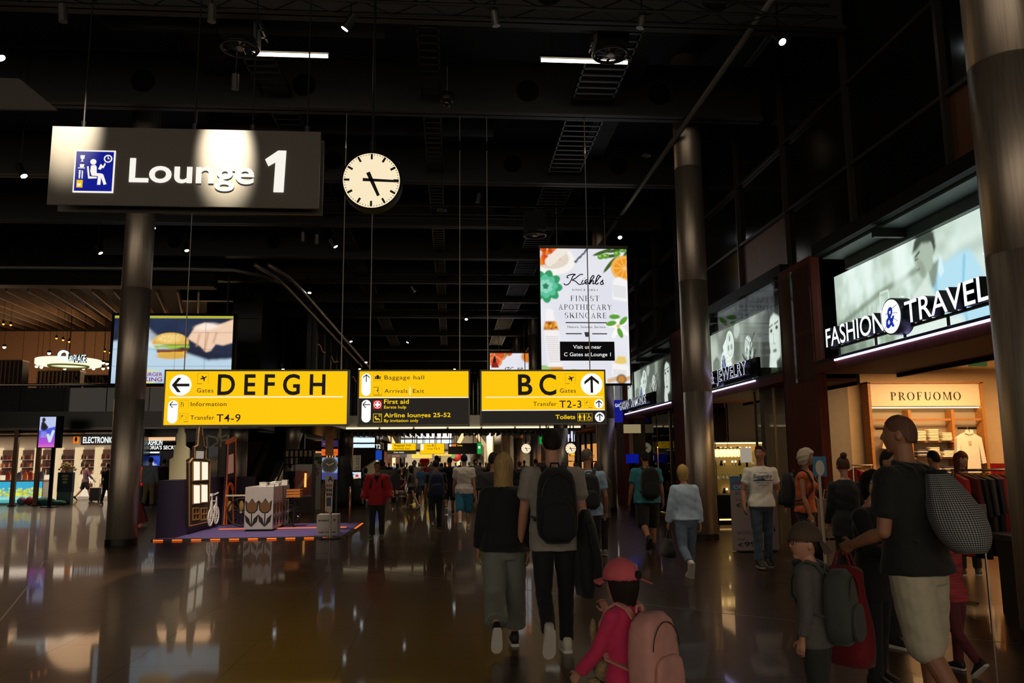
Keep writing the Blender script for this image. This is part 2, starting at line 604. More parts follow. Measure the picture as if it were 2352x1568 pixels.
for x in (-5.9, -5.45):
 MB().tube([(x - .6, 26.6, 8.15), (x - .1, 27.4, 7.95), (x, 29, 7.9), (x, 54, 7.9)], .07).build('light_track', mat('track_grey', '#8f7f6c', .4, metal=.6), ceil, smooth=True)
for y, x0, x1 in ((13.6, -6, -1.2), (13.2, -.4, 4), (18, -5.5, 1)):    # round air ducts across the hall
 MB().cyl((x0, y, 9.6), (x1, y, 9.6), .38, n=20).build('air_duct', CEIL, ceil, smooth=True)
def truss(y, z, x0, x1):
 mb = MB()
 w = .17
 ch = [(y - w, z), (y + w, z), (y, z + .3)]
 for cy, cz in ch:
  mb.cyl((x0, cy, cz), (x1, cy, cz), .025, n=6)
 n = int((x1 - x0) / .45)
 for i in range(n):
  a, b = x0 + i * .45, x0 + (i + 1) * .45
  p, q = (ch[0], ch[2]) if i % 2 else (ch[2], ch[0])
  mb.cyl((a, *p), (b, *q), .011, n=4)
  p, q = (ch[0], ch[1]) if i % 2 else (ch[1], ch[0])
  mb.cyl((a, *p), (b, *q), .011, n=4)
 return mb
for y, z, x0, x1 in ((11.4, 8.45, -9, 6), (22, 8.5, -8, 5), (30.5, 8.5, -6, 5), (38, 8.5, -6, 5)):
 truss(y, z, x0, x1).build('lighting_truss', STEEL_D, ceil)
# ================================================================== columns
def column(x, y, label, r=.3, top=10.6, m=STEEL, seams=(2.95, 5.6, 8.2)):
 t = thing('column', label, 'column', (x, y, 0))
 zs = [.12] + list(seams) + [top]
 MB().lathe([(r + .012, 0), (r + .012, .12)], n=40).build('base_collar', STEEL_D, t, smooth=False)
 for a, b in zip(zs[:-1], zs[1:]):
  n = 40
  mb = MB().lathe([(r - .008, a), (r, a + .006), (r, b - .006), (r - .008, b)], n=n)
  o = mb.build('shaft_segment', m, t, smooth=True)
  o.data.polygons.foreach_set('use_smooth', [len(p.vertices) < 5 for p in o.data.polygons])
 return t
cl = on_z(278, 1250)
column(cl.x, cl.y, 'steel column left of the purple booth, in front of the left shops', .3, seams=(3.0, 5.4, 8.0))
column(5.25, 16.7, 'steel column between the watch poster and the diamond shop', .3, seams=(3.05, 5.45, 8.0))
column(5.42, 7.0, 'big steel column cut by the right edge of the photo', .33, seams=(3.55, 5.45, 8.0))
c2 = on_y(549, 1000, 35)
column(c2.x, 35, 'steel column behind the orange arch of the booth', .37, 3.05, seams=(2.5,))
c2 = on_y(673, 1000, 36)
column(c2.x, 36, 'steel column right beside the escalator', .3, 3.2, seams=(2.4,))
c2 = on_y(797, 1000, 45)
column(c2.x, 45, 'steel column just left of the far T2 sign', .35, 3.2, seams=(2.4,))
c2 = on_y(1391, 1000, 25.8)
column(c2.x, 25.8, 'steel column under the right end of the BC gate sign', .3)
c2 = on_y(1288, 1000, 34)
column(c2.x, 34, 'steel column right behind the tall man\'s head', .3)
c2 = on_y(1229, 1000, 42)
column(c2.x, 42, 'steel column directly right of the far round clock', .3)
c2 = on_y(1190, 1000, 50)
column(c2.x, 50, 'far steel column left of the far round clock', .3)
PALE = mat('pale_plaster', '#cfc3ae', .6, noise=.06)
for i, (px, lb) in enumerate(((1162, 'rightmost'), (1143, 'middle'), (1125, 'leftmost'))):
 c2 = on_y(px, 1000, 58 + 4 * i)
 column(c2.x, 58 + 4 * i, lb + ' of the three slim pale columns at the far end', .3, m=PALE, seams=())
# ================================================================== right side: dark glazed upper wall
XF = 6.3
MULL = mat('dark_mullion', '#3b352f', .4, metal=.4)
wr = box('wall_right', mat('dark_wall', '#0d0c0b', .4, noise=.2), None, 8.2, 8.4, -4, 100, 3.5, 10.6, kind='structure')
PANE = mat('black_glazing', '#14120f', .16, spec=.25)
BRN = mat('brown_panel', '#6b4128', .5, noise=.2)
ys = np.arange(2.0, 60, 2.6)
for i, y in enumerate(ys):
 box('mullion', MULL, wr, 6.62, 6.72, y - .035, y + .035, 5.3, 10.5)
 for k, (z0, z1) in enumerate(((5.3, 6.5), (6.5, 7.9), (7.9, 10.5))):
  brown = k == 0 and i in (2, 5)
  box('pane', BRN if brown else PANE, wr, 6.72, 6.76, y + .035, y + 2.565, z0 + .03, z1 - .03)
for z in (5.3, 6.5, 7.9, 10.5):
 box('transom', MULL, wr, 6.64, 6.71, 2, 59, z - .03, z + .03)
# ================================================================== right side: shop fronts
SOFF = mat('soffit_grey', '#5d6664', .5)
LED = glow('led_strip', (.75, .72, 1.0), 5.0)
BLUEGLOW = glow('blue_edge', (.12, .1, .75), 1.2)
POST = print_mat('backlit_print', 1.0)
POSTF = print_mat('backlit_facade_print', 1.15)
def rootR(name, label, cat, Y0, X=XF, group=None):
 """a thing whose local x runs along -Y (left to right for someone in the hall) and local y into the shop"""
 return thing(name, label, cat, (X, Y0, 0), -PI / 2, group)
def facade(Y0, Y1, nm, strip):
 """one shop front from Y0 (far) to Y1 (near)"""
 L = Y0 - Y1
 t = rootR('storefront', nm, 'shop front', Y0)
 box('top_fascia', BLACK, t, 0, L, -.06, .12, 5.1, 5.3)
 box('poster_soffit', SOFF, t, 0, L, .12, .62, 5.06, 5.1)
 box('upper_return', SOFF, t, 0, L, .52, .6, 4.88, 5.06)
 k = max(2, int(L / 1.9))
 for i in range(k):
  x = (i + .75) * L / k
  box('bracket', STEEL_D, t, x - .04, x + .04, .02, .55, 4.92, 5.06)
 for i in range(k):
  box('glass_pane', GLASS, t, i * L / k + .01, (i + 1) * L / k - .01, .0, .012, 3.28, 5.1)
 box('sill', BLACK, t, 0, L, -.12, .75, 3.22, 3.27)
 box('wood_soffit', WOOD, t, 0, L, -.1, 1.3, 3.06, 3.12)
 box('wood_edge', WOOD, t, 0, L, -.12, -.08, 3.06, 3.22)
 box('black_edge', BLACK, t, 0, L, 1.3, 1.36, 3.0, 3.5)
 a, b = strip
 box('led_strip', LED, t, a, b, -.145, -.12, 3.195, 3.222)
 return t
def pier(Y0, Y1, label):
 t = rootR('wood_pier', label, 'pier', Y0)
 L = Y0 - Y1
 box('face_panel', WOOD, t, 0, L, -.1, .06, 0, 5.12)
 box('glass_cover', GLASS, t, .1, L - .02, -.13, -.12, 2.95, 5.0)
 box('side_trim', BLACK, t, -.05, 0, -.1, .06, 0, 5.12)
 return t
f0 = facade(13.1, 5.6, 'shop front with the fashion and travel poster and lettering', (.72, 6.2))
f1 = facade(20.4, 14.45, 'shop front with the watch poster and jewelry lettering', (1.2, 4.6))
f2 = facade(28.4, 22.0, 'shop front with the diamond poster behind the large hanging advert', (.3, 6.3))
pier(14.45, 13.1, 'tall red-brown wood pier left of the fashion poster')
pier(22.0, 20.4, 'red-brown wood pier mostly hidden behind the steel column')
pier(29.8, 28.4, 'narrow wood pier beside the large hanging advert')
for i, (a, b) in enumerate(((36.5, 29.8), (44.5, 37.2))):
 facade(a, b, ('far shop front just behind the column under the BC sign', 'farthest shop front on the right')[i], (.3, 6.2 - i))
# ---- posters
def poster_fashion():
 p = Paint(360, 100, '#c4cdbf', 3.4)
 n = p.noise(5, 3) * .6 + p.noise(11, 4) * .4
 p.put(smooth01(n * 1.6 - .45), '#eef4ee')
 g = smooth01(1.15 - p.v * 1.9 + .35 * (p.u - .5))                # darker lower half: railings, seats
 p.put(g * smooth01(p.noise(14, 5) * 1.5 - .25), '#8d9a80', .85)
 p.put(p.ell(.02, .1, .5, .35, soft=.5), '#4e5744', .8)
 for k in range(16):
  x = .06 + k * .03
  p.put(p.line([(x, .12), (x + .012, .55 - .004 * k)], .012, .02), '#6f7b66', .5)
 p.put(p.line([(.0, .42), (.3, .62), (.56, .72)], .06, .05), '#75806a', .7)
 p.put(p.line([(.3, .25), (.31, .62), (.36, .62), (.37, .25)], .014, .01), '#f6faf4')
 for x, w in ((.1, .06), (.22, .05), (.4, .08)):
  p.put(p.poly([(x, .62), (x + w, .66), (x + w, 1), (x, 1)], .04), '#f8fbf7', .8)
 p.put(p.poly([(.02, .5), (.09, .52), (.09, .62), (.02, .6)], .01), '#ccd3c4', .9)
 p.put(p.poly([(.72, .3), (1, .36), (1, 1), (.72, 1)], .1), '#e6ece6', .7)
 p.put(p.poly([(.88, .2), (.92, .2), (.93, .68), (.885, .68)], .02), '#566048', .9)
 p.put(p.poly([(.7, .62), (.88, .7), (.88, .78), (.7, .7)], .04), '#9aa493', .6)
 p.put(p.poly([(.86, .25), (.87, 1), (1, 1), (1, .25)], .04), '#fdfffd', .85)
 # man in a light blue shirt, head bowed over papers
 skin, dk = '#b3baab', '#454a40'
 p.put(p.poly([(.565, .05), (.6, .62), (.655, .66), (.735, .72), (.79, .7), (.83, .5), (.86, .25), (.865, .05)], .02), '#bfe0f2')
 p.put(p.poly([(.6, .62), (.62, .3), (.63, .6), (.64, .68)], .01), '#8fc4e4', .8)
 p.put(p.line([(.76, .66), (.735, .3), (.75, .05)], .035, .04), '#7cc0e6', .8)
 p.put(p.line([(.86, .3), (.78, .28), (.72, .12)], .03, .04), '#9fd2ee', .8)
 p.put(p.poly([(.62, .72), (.645, .55), (.665, .6), (.655, .74)], .005), '#dff1fb')
 p.put(p.poly([(.585, .7), (.6, .48), (.615, .5), (.645, .72)], .01), '#8e9586')
 p.put(p.ell(.573, .83, .125, .2, .5, .02), skin)
 p.put(p.poly([(.515, .84), (.53, .68), (.555, .6), (.58, .62), (.6, .75), (.55, .9)], .012), skin)
 p.put(p.ell(.555, .7, .05, .1, .5, .04), '#8f9687', .7)
 p.put(p.line([(.528, .83), (.55, .86)], .022, .01), dk)
 p.put(p.line([(.525, .8), (.54, .805)], .016, .01), dk)
 p.put(p.line([(.53, .7), (.545, .705)], .014, .01), '#6a7063')
 p.put(p.poly([(.51, .86), (.53, .99), (.58, 1.02), (.63, .99), (.635, .84), (.62, .78), (.61, .9), (.565, .93), (.53, .88)], .012), dk)
 p.put(p.ell(.612, .84, .03, .07, .2, .01), skin)
 p.put(p.poly([(.43, .2), (.5, .48), (.575, .6), (.63, .3), (.64, .1), (.48, .1)], .012), '#e2e7dc')
 p.put(p.poly([(.38, .14), (.62, .22), (.74, .16), (.74, .1), (.38, .08)], .02), '#eef1ea')
 return p
def poster_jewel(seed=1, hand=True):
 p = Paint(300, 100, '#6f7166', 3.1)
 p.put(smooth01(p.noise(4, seed) * 1.6 - .5), '#b9bbb0', .7)
 p.put(p.ell(.86, .6, .5, .7, soft=.6), '#3c3d35', .8)
 p.put(p.ell(.62, .15, .4, .25, soft=.3), '#31322b', .8)
 p.put(p.ell(.02, .5, .35, .5, soft=.4), '#d7dacd', .8)
 p.put(p.poly([(.02, .1), (.03, .55), (.09, .62), (.14, .55), (.16, .1)], .01), '#7d8274')   # canal houses
 for k in range(4):
  p.put(p.line([(.02 + k * .035, .12), (.022 + k * .035, .55)], .01), '#b9bdb0')
 w, g, d = '#f3f5f0', '#a6aaa0', '#33362f'
 # two watches
 p.put(p.poly([(.26, .2), (.2, .74), (.27, .86), (.36, .2)], .008), w)
 for k in range(9):
  p.put(p.line([(.22 + .004 * k, .24 + k * .06), (.35, .22 + k * .06)], .008), g)
 for k in range(4):
  p.put(p.line([(.24 + k * .03, .2), (.22 + k * .03, .8)], .006), g, .7)
 p.put(p.ell(.31, .72, .19, .22, .2), w)
 p.put(p.ell(.31, .72, .15, .18, .2), g)
 p.put(p.ell(.31, .72, .14, .165, .2), '#e3e6df')
 for a, b in ((.31, .82), (.29, .68), (.335, .68)):
  p.put(p.ell(a, b, .035, .045), d)
  p.put(p.ell(a, b, .02, .03), g)
 p.put(p.ell(.205, .4, .145, .25), w)
 p.put(p.ell(.205, .4, .11, .2), '#3b4a86')
 for k in range(12):
  t = k * PI / 6
  p.put(p.line([(.205 + .085 * math.sin(t) / 3.1, .4 + .155 * math.cos(t)), (.205 + .1 * math.sin(t) / 3.1, .4 + .18 * math.cos(t))], .014), w)
 p.put(p.line([(.205, .4), (.2, .55)], .012), w)
 p.put(p.line([(.205, .4), (.225, .34)], .012), w)
 # jewel in a claw
 p.put(p.ell(.575, .55, .16, .2, .5), '#cfd2ca')
 r = np.random.RandomState(4)
 for k in range(46):
  a, b = r.rand(2)
  x, y = .575 + (a - .5) * .09, .55 + (b - .5) * .36
  p.put(p.ell(x, y, .012 + .02 * r.rand(), .014 + .03 * r.rand(), r.rand() * 3, .008), (d, w, g)[k % 3], .85)
 p.put(p.line([(.66, .75), (.6, .62), (.57, .35), (.62, .05)], .03), '#24251f')
 p.put(p.line([(.49, .5), (.54, .36), (.62, .34), (.66, .5)], .035), '#22231d')
 p.put(p.line([(.5, .3), (.62, .2), (.6, .05)], .05, .02), '#d9dcd4', .8)
 p.put(p.ell(.42, .9, .14, .12, .4, .06), '#c9ccc3', .8)
 # woman, hand at the chin
 p.put(p.poly([(.73, 0), (.72, .4), (.78, .9), (.82, 1), (1, 1), (1, 0)], .05), '#35362f')
 p.put(p.ell(.9, .62, .2, .36, -.12), '#dcdfd6')
 p.put(p.poly([(.835, .62), (.845, .38), (.89, .24), (.95, .3), (.97, .6)], .01), '#dcdfd6')
 p.put(p.poly([(.81, .78), (.83, .96), (.9, 1), (1, 1), (1, .6), (.965, .82), (.9, .9), (.85, .85)], .015), '#25251f')
 for x in (.862, .925):
  p.put(p.line([(x - .022, .735 + (x - .86) * .3), (x + .02, .755 + (x - .86) * .3)], .02), '#3a3b33')
  p.put(p.ell(x, .68 + (x - .86) * .3, .048, .026), '#55564c')
  p.put(p.ell(x, .68 + (x - .86) * .3, .02, .024), '#15150f')
 p.put(p.line([(.888, .64), (.882, .5), (.9, .49)], .014, .01), '#9da095')
 p.put(p.ell(.892, .4, .065, .022), '#6d6e64')
 p.put(p.ell(.96, .5, .04, .2, soft=.1), '#9a9d92', .8)
 p.put(p.poly([(.83, .0), (.82, .2), (.835, .38), (.85, .4), (.9, .28), (.91, .0)], .01), '#e4e7df')
 for k in range(3):
  p.put(p.line([(.84 + .02 * k, .36 - .03 * k), (.848 + .018 * k, .16)], .007), '#a4a79c', .8)
 p.put(p.poly([(.93, .0), (.94, .22), (1, .3), (1, 0)], .02), '#101010')
 return p
def facade_poster(t, L, p, label, l0=.05, l1=None):
 l1 = l1 or L - .05
 o = thing('backlit_poster', label, 'poster', t.location, -PI / 2)
 box('light_box', STEEL_D, o, l0, l1, .62, .74, 3.27, 4.9)
 p.build('poster_print', POSTF, o, (l0, .615, 3.28), (l1 - l0, 0, 0), (0, 0, 1.6))
facade_poster(f0, 7.35, poster_fashion(), 'backlit black and white poster of a man in a light blue shirt', -.6, 4.2)
facade_poster(f1, 5.95, poster_jewel(1), 'backlit poster of silver watches and a woman with hand at chin', -.3, 4.4)
facade_poster(f2, 6.4, poster_jewel(2), 'smaller looking backlit jewellery poster half hidden by the large hanging advert', -1.3, 3.8)
facade_poster(bpy.data.objects['storefront.003'], 6.7, poster_jewel(5), 'far backlit poster seen under the BC gate sign')
# ---- channel letters
LWHITE = glow('letter_white', (.93, .95, 1), 1.3)
LSIDE = mat('letter_side', '#0c0d12', .4)
NAVY = glow('letter_navy', (.10, .12, .28), .35)
def letters(parent, txt, x, z, y, size, width, depth=.13, face=LWHITE, offset=.014, shear=0.0, edge=None, serif=False):
 """each letter of a sign is a part: a dark body with a lit face"""
 vs, fs = glyphs(txt, size, offset)
 W = max(v[0] for v in vs) - min(v[0] for v in vs)
 s = width / W
 cur = 0.0
 for i, ch in enumerate(txt):
  pre, _ = glyphs(txt[:i + 1], size, offset)
  if ch == ' ':
   continue
  one, f1_ = glyphs(ch, size, offset, depth / 2)
  wch = max(v[0] for v in one) - min(v[0] for v in one)
  right = max(v[0] for v in pre)
  x0 = x + (right - wch - min(v[0] for v in vs)) * s
  m0 = min(v[0] for v in one)
  def place(vv, yy):
   return [(x0 + (v[0] - m0) * s + shear * v[1], yy - v[2], z + v[1]) for v in vv]
  o = MB().add(place(one, y), f1_).build('letter', LSIDE, parent)
  flat, ff = glyphs(ch, size, offset * .6 if not edge else offset * 2.2)
  MB().add(place(flat, y - depth / 2 - .002), ff).build('letter_face', edge or face, o)
  if edge:
   flat, ff = glyphs(ch, size, -.004)
   MB().add(place(flat, y - depth / 2 - .006), ff).build('letter_face', face, o)
t = rootR('shop_sign', 'white FASHION & TRAVEL letters with round blue emblem above the fashion shop', 'sign', 13.1)
letters(t, 'FASHION', .82, 3.4, -.24, .3, 1.72)
letters(t, 'TRAVEL', 3.08, 3.4, -.24, .3, 1.68)
e = MB().prism(ngon(2.84, 3.54, .25, 40), -.36, -.16).build('emblem_drum', LSIDE, t)
MB().prism(ngon(2.84, 3.54, .23, 40), -.366, -.36).build('emblem_face', LWHITE, e)
text('ampersand', '&', glow('emblem_blue', (.05, .2, .75), .7), e, 2.72, 3.4, -.37, .28, width=.22, offset=.03, shear=.2)
for k in range(3):
 MB().tube([(2.68 + .02 * k, -.368, 3.4 + .09 * k), (2.88, -.368, 3.52 + .06 * k), (3.01, -.368, 3.45 + .11 * k)], .004, 5).build('globe_line', mat('pale_line', '#9aa6c8', .5), e)
box('letter_rail', STEEL_D, t, .75, 5.0, -.2, -.16, 3.37, 3.4)
for x in (1.0, 2.1, 2.84, 3.8, 4.8):
 box('rail_post', STEEL_D, t, x - .012, x + .012, -.2, -.17, 3.25, 3.37)
t = rootR('shop_sign', 'navy WATCHES & JEWELRY letters edged in white, partly behind the column', 'sign', 20.4)
letters(t, 'WATCHES', .2, 3.36, -.22, .27, 1.9, face=NAVY, edge=LWHITE)
letters(t, '&', 2.25, 3.36, -.22, .27, .27, face=NAVY, edge=LWHITE)
letters(t, 'JEWELRY', 2.7, 3.36, -.22, .27, 1.85, face=NAVY, edge=LWHITE)
box('backing_box', BLACK, t, .1, 4.7, -.12, -.04, 3.3, 3.68)
t = rootR('shop_sign', 'navy GASSAN DIAMONDS letters edged in white', 'sign', 28.4)
letters(t, 'GASSAN', .15, 3.36, -.22, .27, 1.55, face=NAVY, edge=LWHITE)
letters(t, 'DIAMONDS', 1.95, 3.36, -.22, .27, 2.1, face=NAVY, edge=LWHITE)
box('backing_box', BLACK, t, .1, 4.4, -.12, -.04, 3.3, 3.68)
t = thing('blade_sign', 'small blue blade sign at the left end of the diamond lettering', 'sign', (6.0, 28.6, 3.2))
box('panel', glow('blade_blue', (.08, .1, .55), .8), t, -.12, .38, -.03, .03, -.25, .55)
text('lettering', 'GASSAN', LWHITE, t, -.08, .3, -.035, .12, width=.4)
for i, (px0, py0, Y) in enumerate(((1302, 985, 34.0), (1185, 985, 42.0))):
 t = rootR('shop_sign', ('lit white lettering on the far shop front under the BC sign', 'farthest lit white lettering on the right side')[i], 'sign', (36.2, 44)[i])
 letters(t, 'SUIT' if i else 'GASSAN', .4, 3.36, -.2, .27, 1.6)
 box('backing_box', BLACK, t, .3, 3.4, -.14, .0, 3.28, 3.68)
# ================================================================== right side: shop interiors
BEIGE = mat('beige_wall', '#d8b98c', .7, noise=.05)
GREYW = mat('grey_wall', '#8a7d6e', .7, noise=.08)
SHOPC = mat('shop_ceiling', '#e4d2b0', .7)
sh = box('wall_shop', BEIGE, None, 8.2, 12.6, 16.05, 16.2, 0, 3.5, kind='structure')
sh.name = 'wall_fashion_shop'
box('grey_panel', GREYW, sh, 7.45, 8.2, 16.0, 16.2, 0, 3.5)
box('dark_panel', mat('dark_panel', '#3b3128', .6), sh, 6.4, 7.3, 16.0, 16.2, 0, 3.5)
box('black_strip', BLACK, sh, 7.3, 7.45, 15.9, 16.2, 0, 3.5)
box('yellow_tag', glow('yellow_tag', (.9, .6, .1), .35), sh, 7.05, 7.25, 15.97, 16.0, 2.15, 2.25)
box('wall_fashion_back', BEIGE, None, 12.6, 12.75, -2, 16.2, 0, 3.5, kind='structure')
box('ceiling_fashion', SHOPC, None, 7.66, 12.6, -2, 16.05, 3.46, 3.56, kind='structure')
def area(name, loc, size, power, col, rot=(0, 0, 0), spread=PI):
 l = bpy.data.lights.new(name, 'AREA')
 l.shape = 'RECTANGLE'
 l.size, l.size_y = size
 l.energy = power
 l.color = col
 l.spread = spread
 o = bpy.data.objects.new(name, l)
 COL.objects.link(o)
 o.location = loc
 o.rotation_euler = rot
 return o
def spot(name, loc, target, power, angle, col=(1, .86, .66), blend=.6, size=.05):
 l = bpy.data.lights.new(name, 'SPOT')
 l.energy = power
 l.spot_size = math.radians(angle)
 l.spot_blend = blend
 l.color = col
 l.shadow_soft_size = size
 o = bpy.data.objects.new(name, l)
 COL.objects.link(o)
 o.location = loc
 o.rotation_euler = (Vector(target) - Vector(loc)).to_track_quat('-Z', 'Y').to_euler()
 return o
WARM = (1, .6, .28)
# downlights let into the shop ceiling
DL = glow('downlight', (1, .85, .6), 14)
LAMPG = 'recessed downlights in the shop ceilings'
def downlight(x, y, z, label='small round downlight let into a shop ceiling'):
 t = thing('downlight', label, 'light', (x, y, z), group=LAMPG)
 MB().lathe([(.075, -.012), (.075, 0)], n=14).build('rim', WHITE, t)
 MB().lathe([(.055, -.016), (.055, -.012)], n=14).build('lamp', DL, t)
for x, y in ((9.0, 14.2), (9.8, 14.2), (10.6, 14.2), (9.0, 11.5), (9.8, 11.5), (10.6, 11.5), (9.4, 8.5), (10.6, 8.5)):
 downlight(x, y, 3.45)
area('shop_downlights', (9.8, 14.4, 3.4), (2.6, .8), 140, WARM)
area('shop_downlights', (9.8, 11.0, 3.4), (2.6, 2.5), 60, WARM)
area('shop_downlights', (9.8, 7.5, 3.4), (2.6, 3), 30, WARM)
for x, y, n in ((9.3, 13.4, 'air conditioner'), (10.2, 11.6, 'air conditioner')):
 t = thing('ceiling_cassette', 'white ceiling air unit ' + ('above the PROFUOMO board' if y > 13 else 'beside the green exit sign'), 'air unit', (x, y, 3.46))
 MB().lathe([(.42, 0), (.46, -.06), (.4, -.12)], n=8).build('housing', WHITE, t)
 MB().lathe([(.28, -.13), (.28, -.12)], n=8).build('grille', GREYW, t)
t = thing('exit_sign', 'green exit sign hanging from the fashion shop ceiling', 'sign', on_y(2245, 830, 12.6))
box('panel', glow('exit_green', (.02, .35, .14), .5), t, -.15, .15, -.02, .02, -.08, .08)
box('hanger', STEEL_D, t, -.01, .01, -.01, .01, .08, .3)
# PROFUOMO wall unit
P = on_y(2012, 1200, 15.85)
u = thing('wall_display', 'wooden wall unit with the PROFUOMO board and lit clothes shelves', 'display', (8.55, 15.85, 0))
UW = 2.38
box('sign_board', mat('cream_board', '#ead7b4', .5), u, 0, UW, -.08, 0, 2.68, 3.14)
for x in (-.03, UW):
 box('side_post', WOODL, u, x - .03, x + .03, -.12, .15, 0, 3.16)
box('top_rail', WOODL, u, -.06, UW + .06, -.12, .15, 3.14, 3.18)
box('back_panel', mat('back_panel', '#a4927a', .7), u, 0, UW, .12, .15, 0, 2.68)
for x in (.8, 1.72):
 box('divider', WOODL, u, x - .03, x + .03, -.1, .12, 0, 2.6)
box('cross_rail', WOODL, u, 0, UW, -.08, -.05, 2.38, 2.42)
for z in (1.3, 1.62, 1.95):
 box('shelf', WOODL, u, .83, 1.69, -.1, .12, z - .015, z + .015)
for x0, x1 in ((.05, .5), (1.8, 2.2)):
 box('hanging_rail', BLACK, u, x0, x1, -.12, -.1, 2.2, 2.24)
box('led_line', glow('shelf_led', (1, .85, .6), 6), u, .02, UW - .02, -.03, -.02, 2.64, 2.66)
# serif lettering
SER = mat('dark_lettering', '#1a120c', .5)
def serif_text(name, txt, m, parent, x, z, y, h, width, heavy=.17, M=None):
 """narrow set of serif capitals: thick stems, thin bars, small serifs"""
 mb = MB()
 T, t = heavy, .05
 G = {}
 def st(x0, x1, a=0, b=1):
  return [('q', [(x0, a), (x1, a), (x1, b), (x0, b)])] + ([('q', [(x0 - .08, 0), (x1 + .08, 0), (x1 + .08, t * .8), (x0 - .08, t * .8)])] if a == 0 else []) + ([('q', [(x0 - .08, 1 - t * .8), (x1 + .08, 1 - t * .8), (x1 + .08, 1), (x0 - .08, 1)])] if b == 1 else [])
 def ring(cx, cy, rx, ry, a0=0, a1=360, tx=T, ty=t):
  n = 20
  out = []
  for k in range(n):
   aa, bb = math.radians(a0 + (a1 - a0) * k / n), math.radians(a0 + (a1 - a0) * (k + 1) / n)
   out.append(('q', [(cx + rx * math.cos(aa), cy + ry * math.sin(aa)), (cx + rx * math.cos(bb), cy + ry * math.sin(bb)), (cx + (rx - tx) * math.cos(bb), cy + (ry - ty) * math.sin(bb)), (cx + (rx - tx) * math.cos(aa), cy + (ry - ty) * math.sin(aa))]))
  return out
 def q(*p):
  return [('q', list(p))]
 G['P'] = (.72, st(.1, .1 + T) + ring(.32, .74, .36, .26, -90, 90) + q((.1, .48), (.32, .48), (.32, .53), (.1, .53)) + q((.1, .95), (.32, .95), (.32, 1), (.1, 1)))
 G['R'] = (.82, G['P'][1] + q((.34, .5), (.48, .5), (.82, .0), (.64, 0)))
 G['O'] = (.92, ring(.44, .5, .44, .52))
 G['F'] = (.68, st(.1, .1 + T) + q((.1, .95), (.64, .95), (.64, 1), (.1, 1)) + q((.6, .76), (.64, .76), (.64, 1), (.6, 1)) + q((.1, .48), (.5, .48), (.5, .53), (.1, .53)) + q((.46, .38), (.5, .38), (.5, .63), (.46, .63)))
 G['E'] = (.72, G['F'][1] + q((.1, 0), (.68, 0), (.68, .05), (.1, .05)) + q((.64, 0), (.68, 0), (.68, .25), (.64, .25)))
 G['U'] = (.86, st(.1, .1 + T, .35, 1) + st(.68, .68 + t * 1.4, .35, 1) + ring(.42, .36, .33, .38, 180, 360))
 G['M'] = (1.05, st(.1, .1 + t * 1.3) + st(.82, .82 + T) + q((.1, 1), (.1 + T, 1), (.56, .0), (.5, 0)) + q((.82, 1), (.9, 1), (.56, 0), (.5, 0)))
 G['N'] = (.92, st(.1, .1 + t * 1.3) + st(.78, .78 + t * 1.3) + q((.1, 1), (.1 + T, 1), (.84, 0), (.72, 0)))
 G['I'] = (.36, st(.1, .1 + T))
 G['S'] = (.66, ring(.32, .745, .28, .26, 60, 270) + ring(.32, .265, .3, .27, -120, 90) + q((.52, .7), (.56, .7), (.56, .98), (.52, .98)) + q((.06, .02), (.1, .02), (.1, .3), (.06, .3)))
 G['T'] = (.78, st(.32, .32 + T, 0, .99) + q((.03, .95), (.78, .95), (.78, 1), (.03, 1)) + q((.03, .76), (.07, .76), (.07, 1), (.03, 1)) + q((.74, .76), (.78, .76), (.78, 1), (.74, 1)))
 G['A'] = (.86, q((.0, 0), (.28, 0), (.28, .04), (.0, .04)) + q((.54, 0), (.92, 0), (.92, .04), (.54, .04)) + q((.12, 0), (.19, 0), (.46, 1), (.42, 1)) + q((.62, 0), (.62 + T, 0), (.46, 1), (.4, 1)) + q((.22, .32), (.66, .32), (.66, .37), (.22, .37)))
 G['H'] = (.92, st(.1, .1 + T) + st(.66, .66 + T) + q((.1, .48), (.7, .48), (.7, .53), (.1, .53)))
 G['C'] = (.82, ring(.44, .5, .44, .52, 50, 310) + q((.7, .66), (.74, .66), (.74, .95), (.7, .95)))
 G['Y'] = (.82, st(.34, .34 + T, 0, .5) + q((.34, .5), (.34 + T, .5), (.2, 1), (.02, 1)) + q((.4, .5), (.48, .5), (.82, 1), (.74, 1)))
 G['K'] = (.86, st(.1, .1 + T) + q((.24, .4), (.3, .36), (.78, 1), (.7, 1)) + q((.34, .52), (.5, .62), (.88, 0), (.68, 0)))
 G['D'] = (.9, st(.1, .1 + T) + ring(.36, .5, .5, .5, -90, 90) + q((.1, 0), (.36, 0), (.36, .05), (.1, .05)) + q((.1, .95), (.36, .95), (.36, 1), (.1, 1)))
 G['G'] = (.9, ring(.44, .5, .44, .52, 45, 330) + st(.66, .66 + T, .05, .42))
 G['L'] = (.7, st(.1, .1 + T) + q((.1, 0), (.66, 0), (.66, .05), (.1, .05)) + q((.62, 0), (.66, 0), (.66, .28), (.62, .28)))
 tot = sum(G[c][0] + .2 if c != ' ' else .5 for c in txt) - .2
 s = width / tot
 cx = 0
 for c in txt:
  if c == ' ':
   cx += .5
   continue
  w, qs = G[c]
  for _, pts in qs:
   mb.add([(x + (cx + px_) * s, y, z + pz * h) for px_, pz in pts], [(0, 1, 2, 3)])
  cx += w + .2
 if M is not None:
  mb.tf(M)
 return mb.build(name, m, parent)
serif_text('lettering', 'PROFUOMO', SER, u, .43, 2.8, -.084, .165, 1.52)
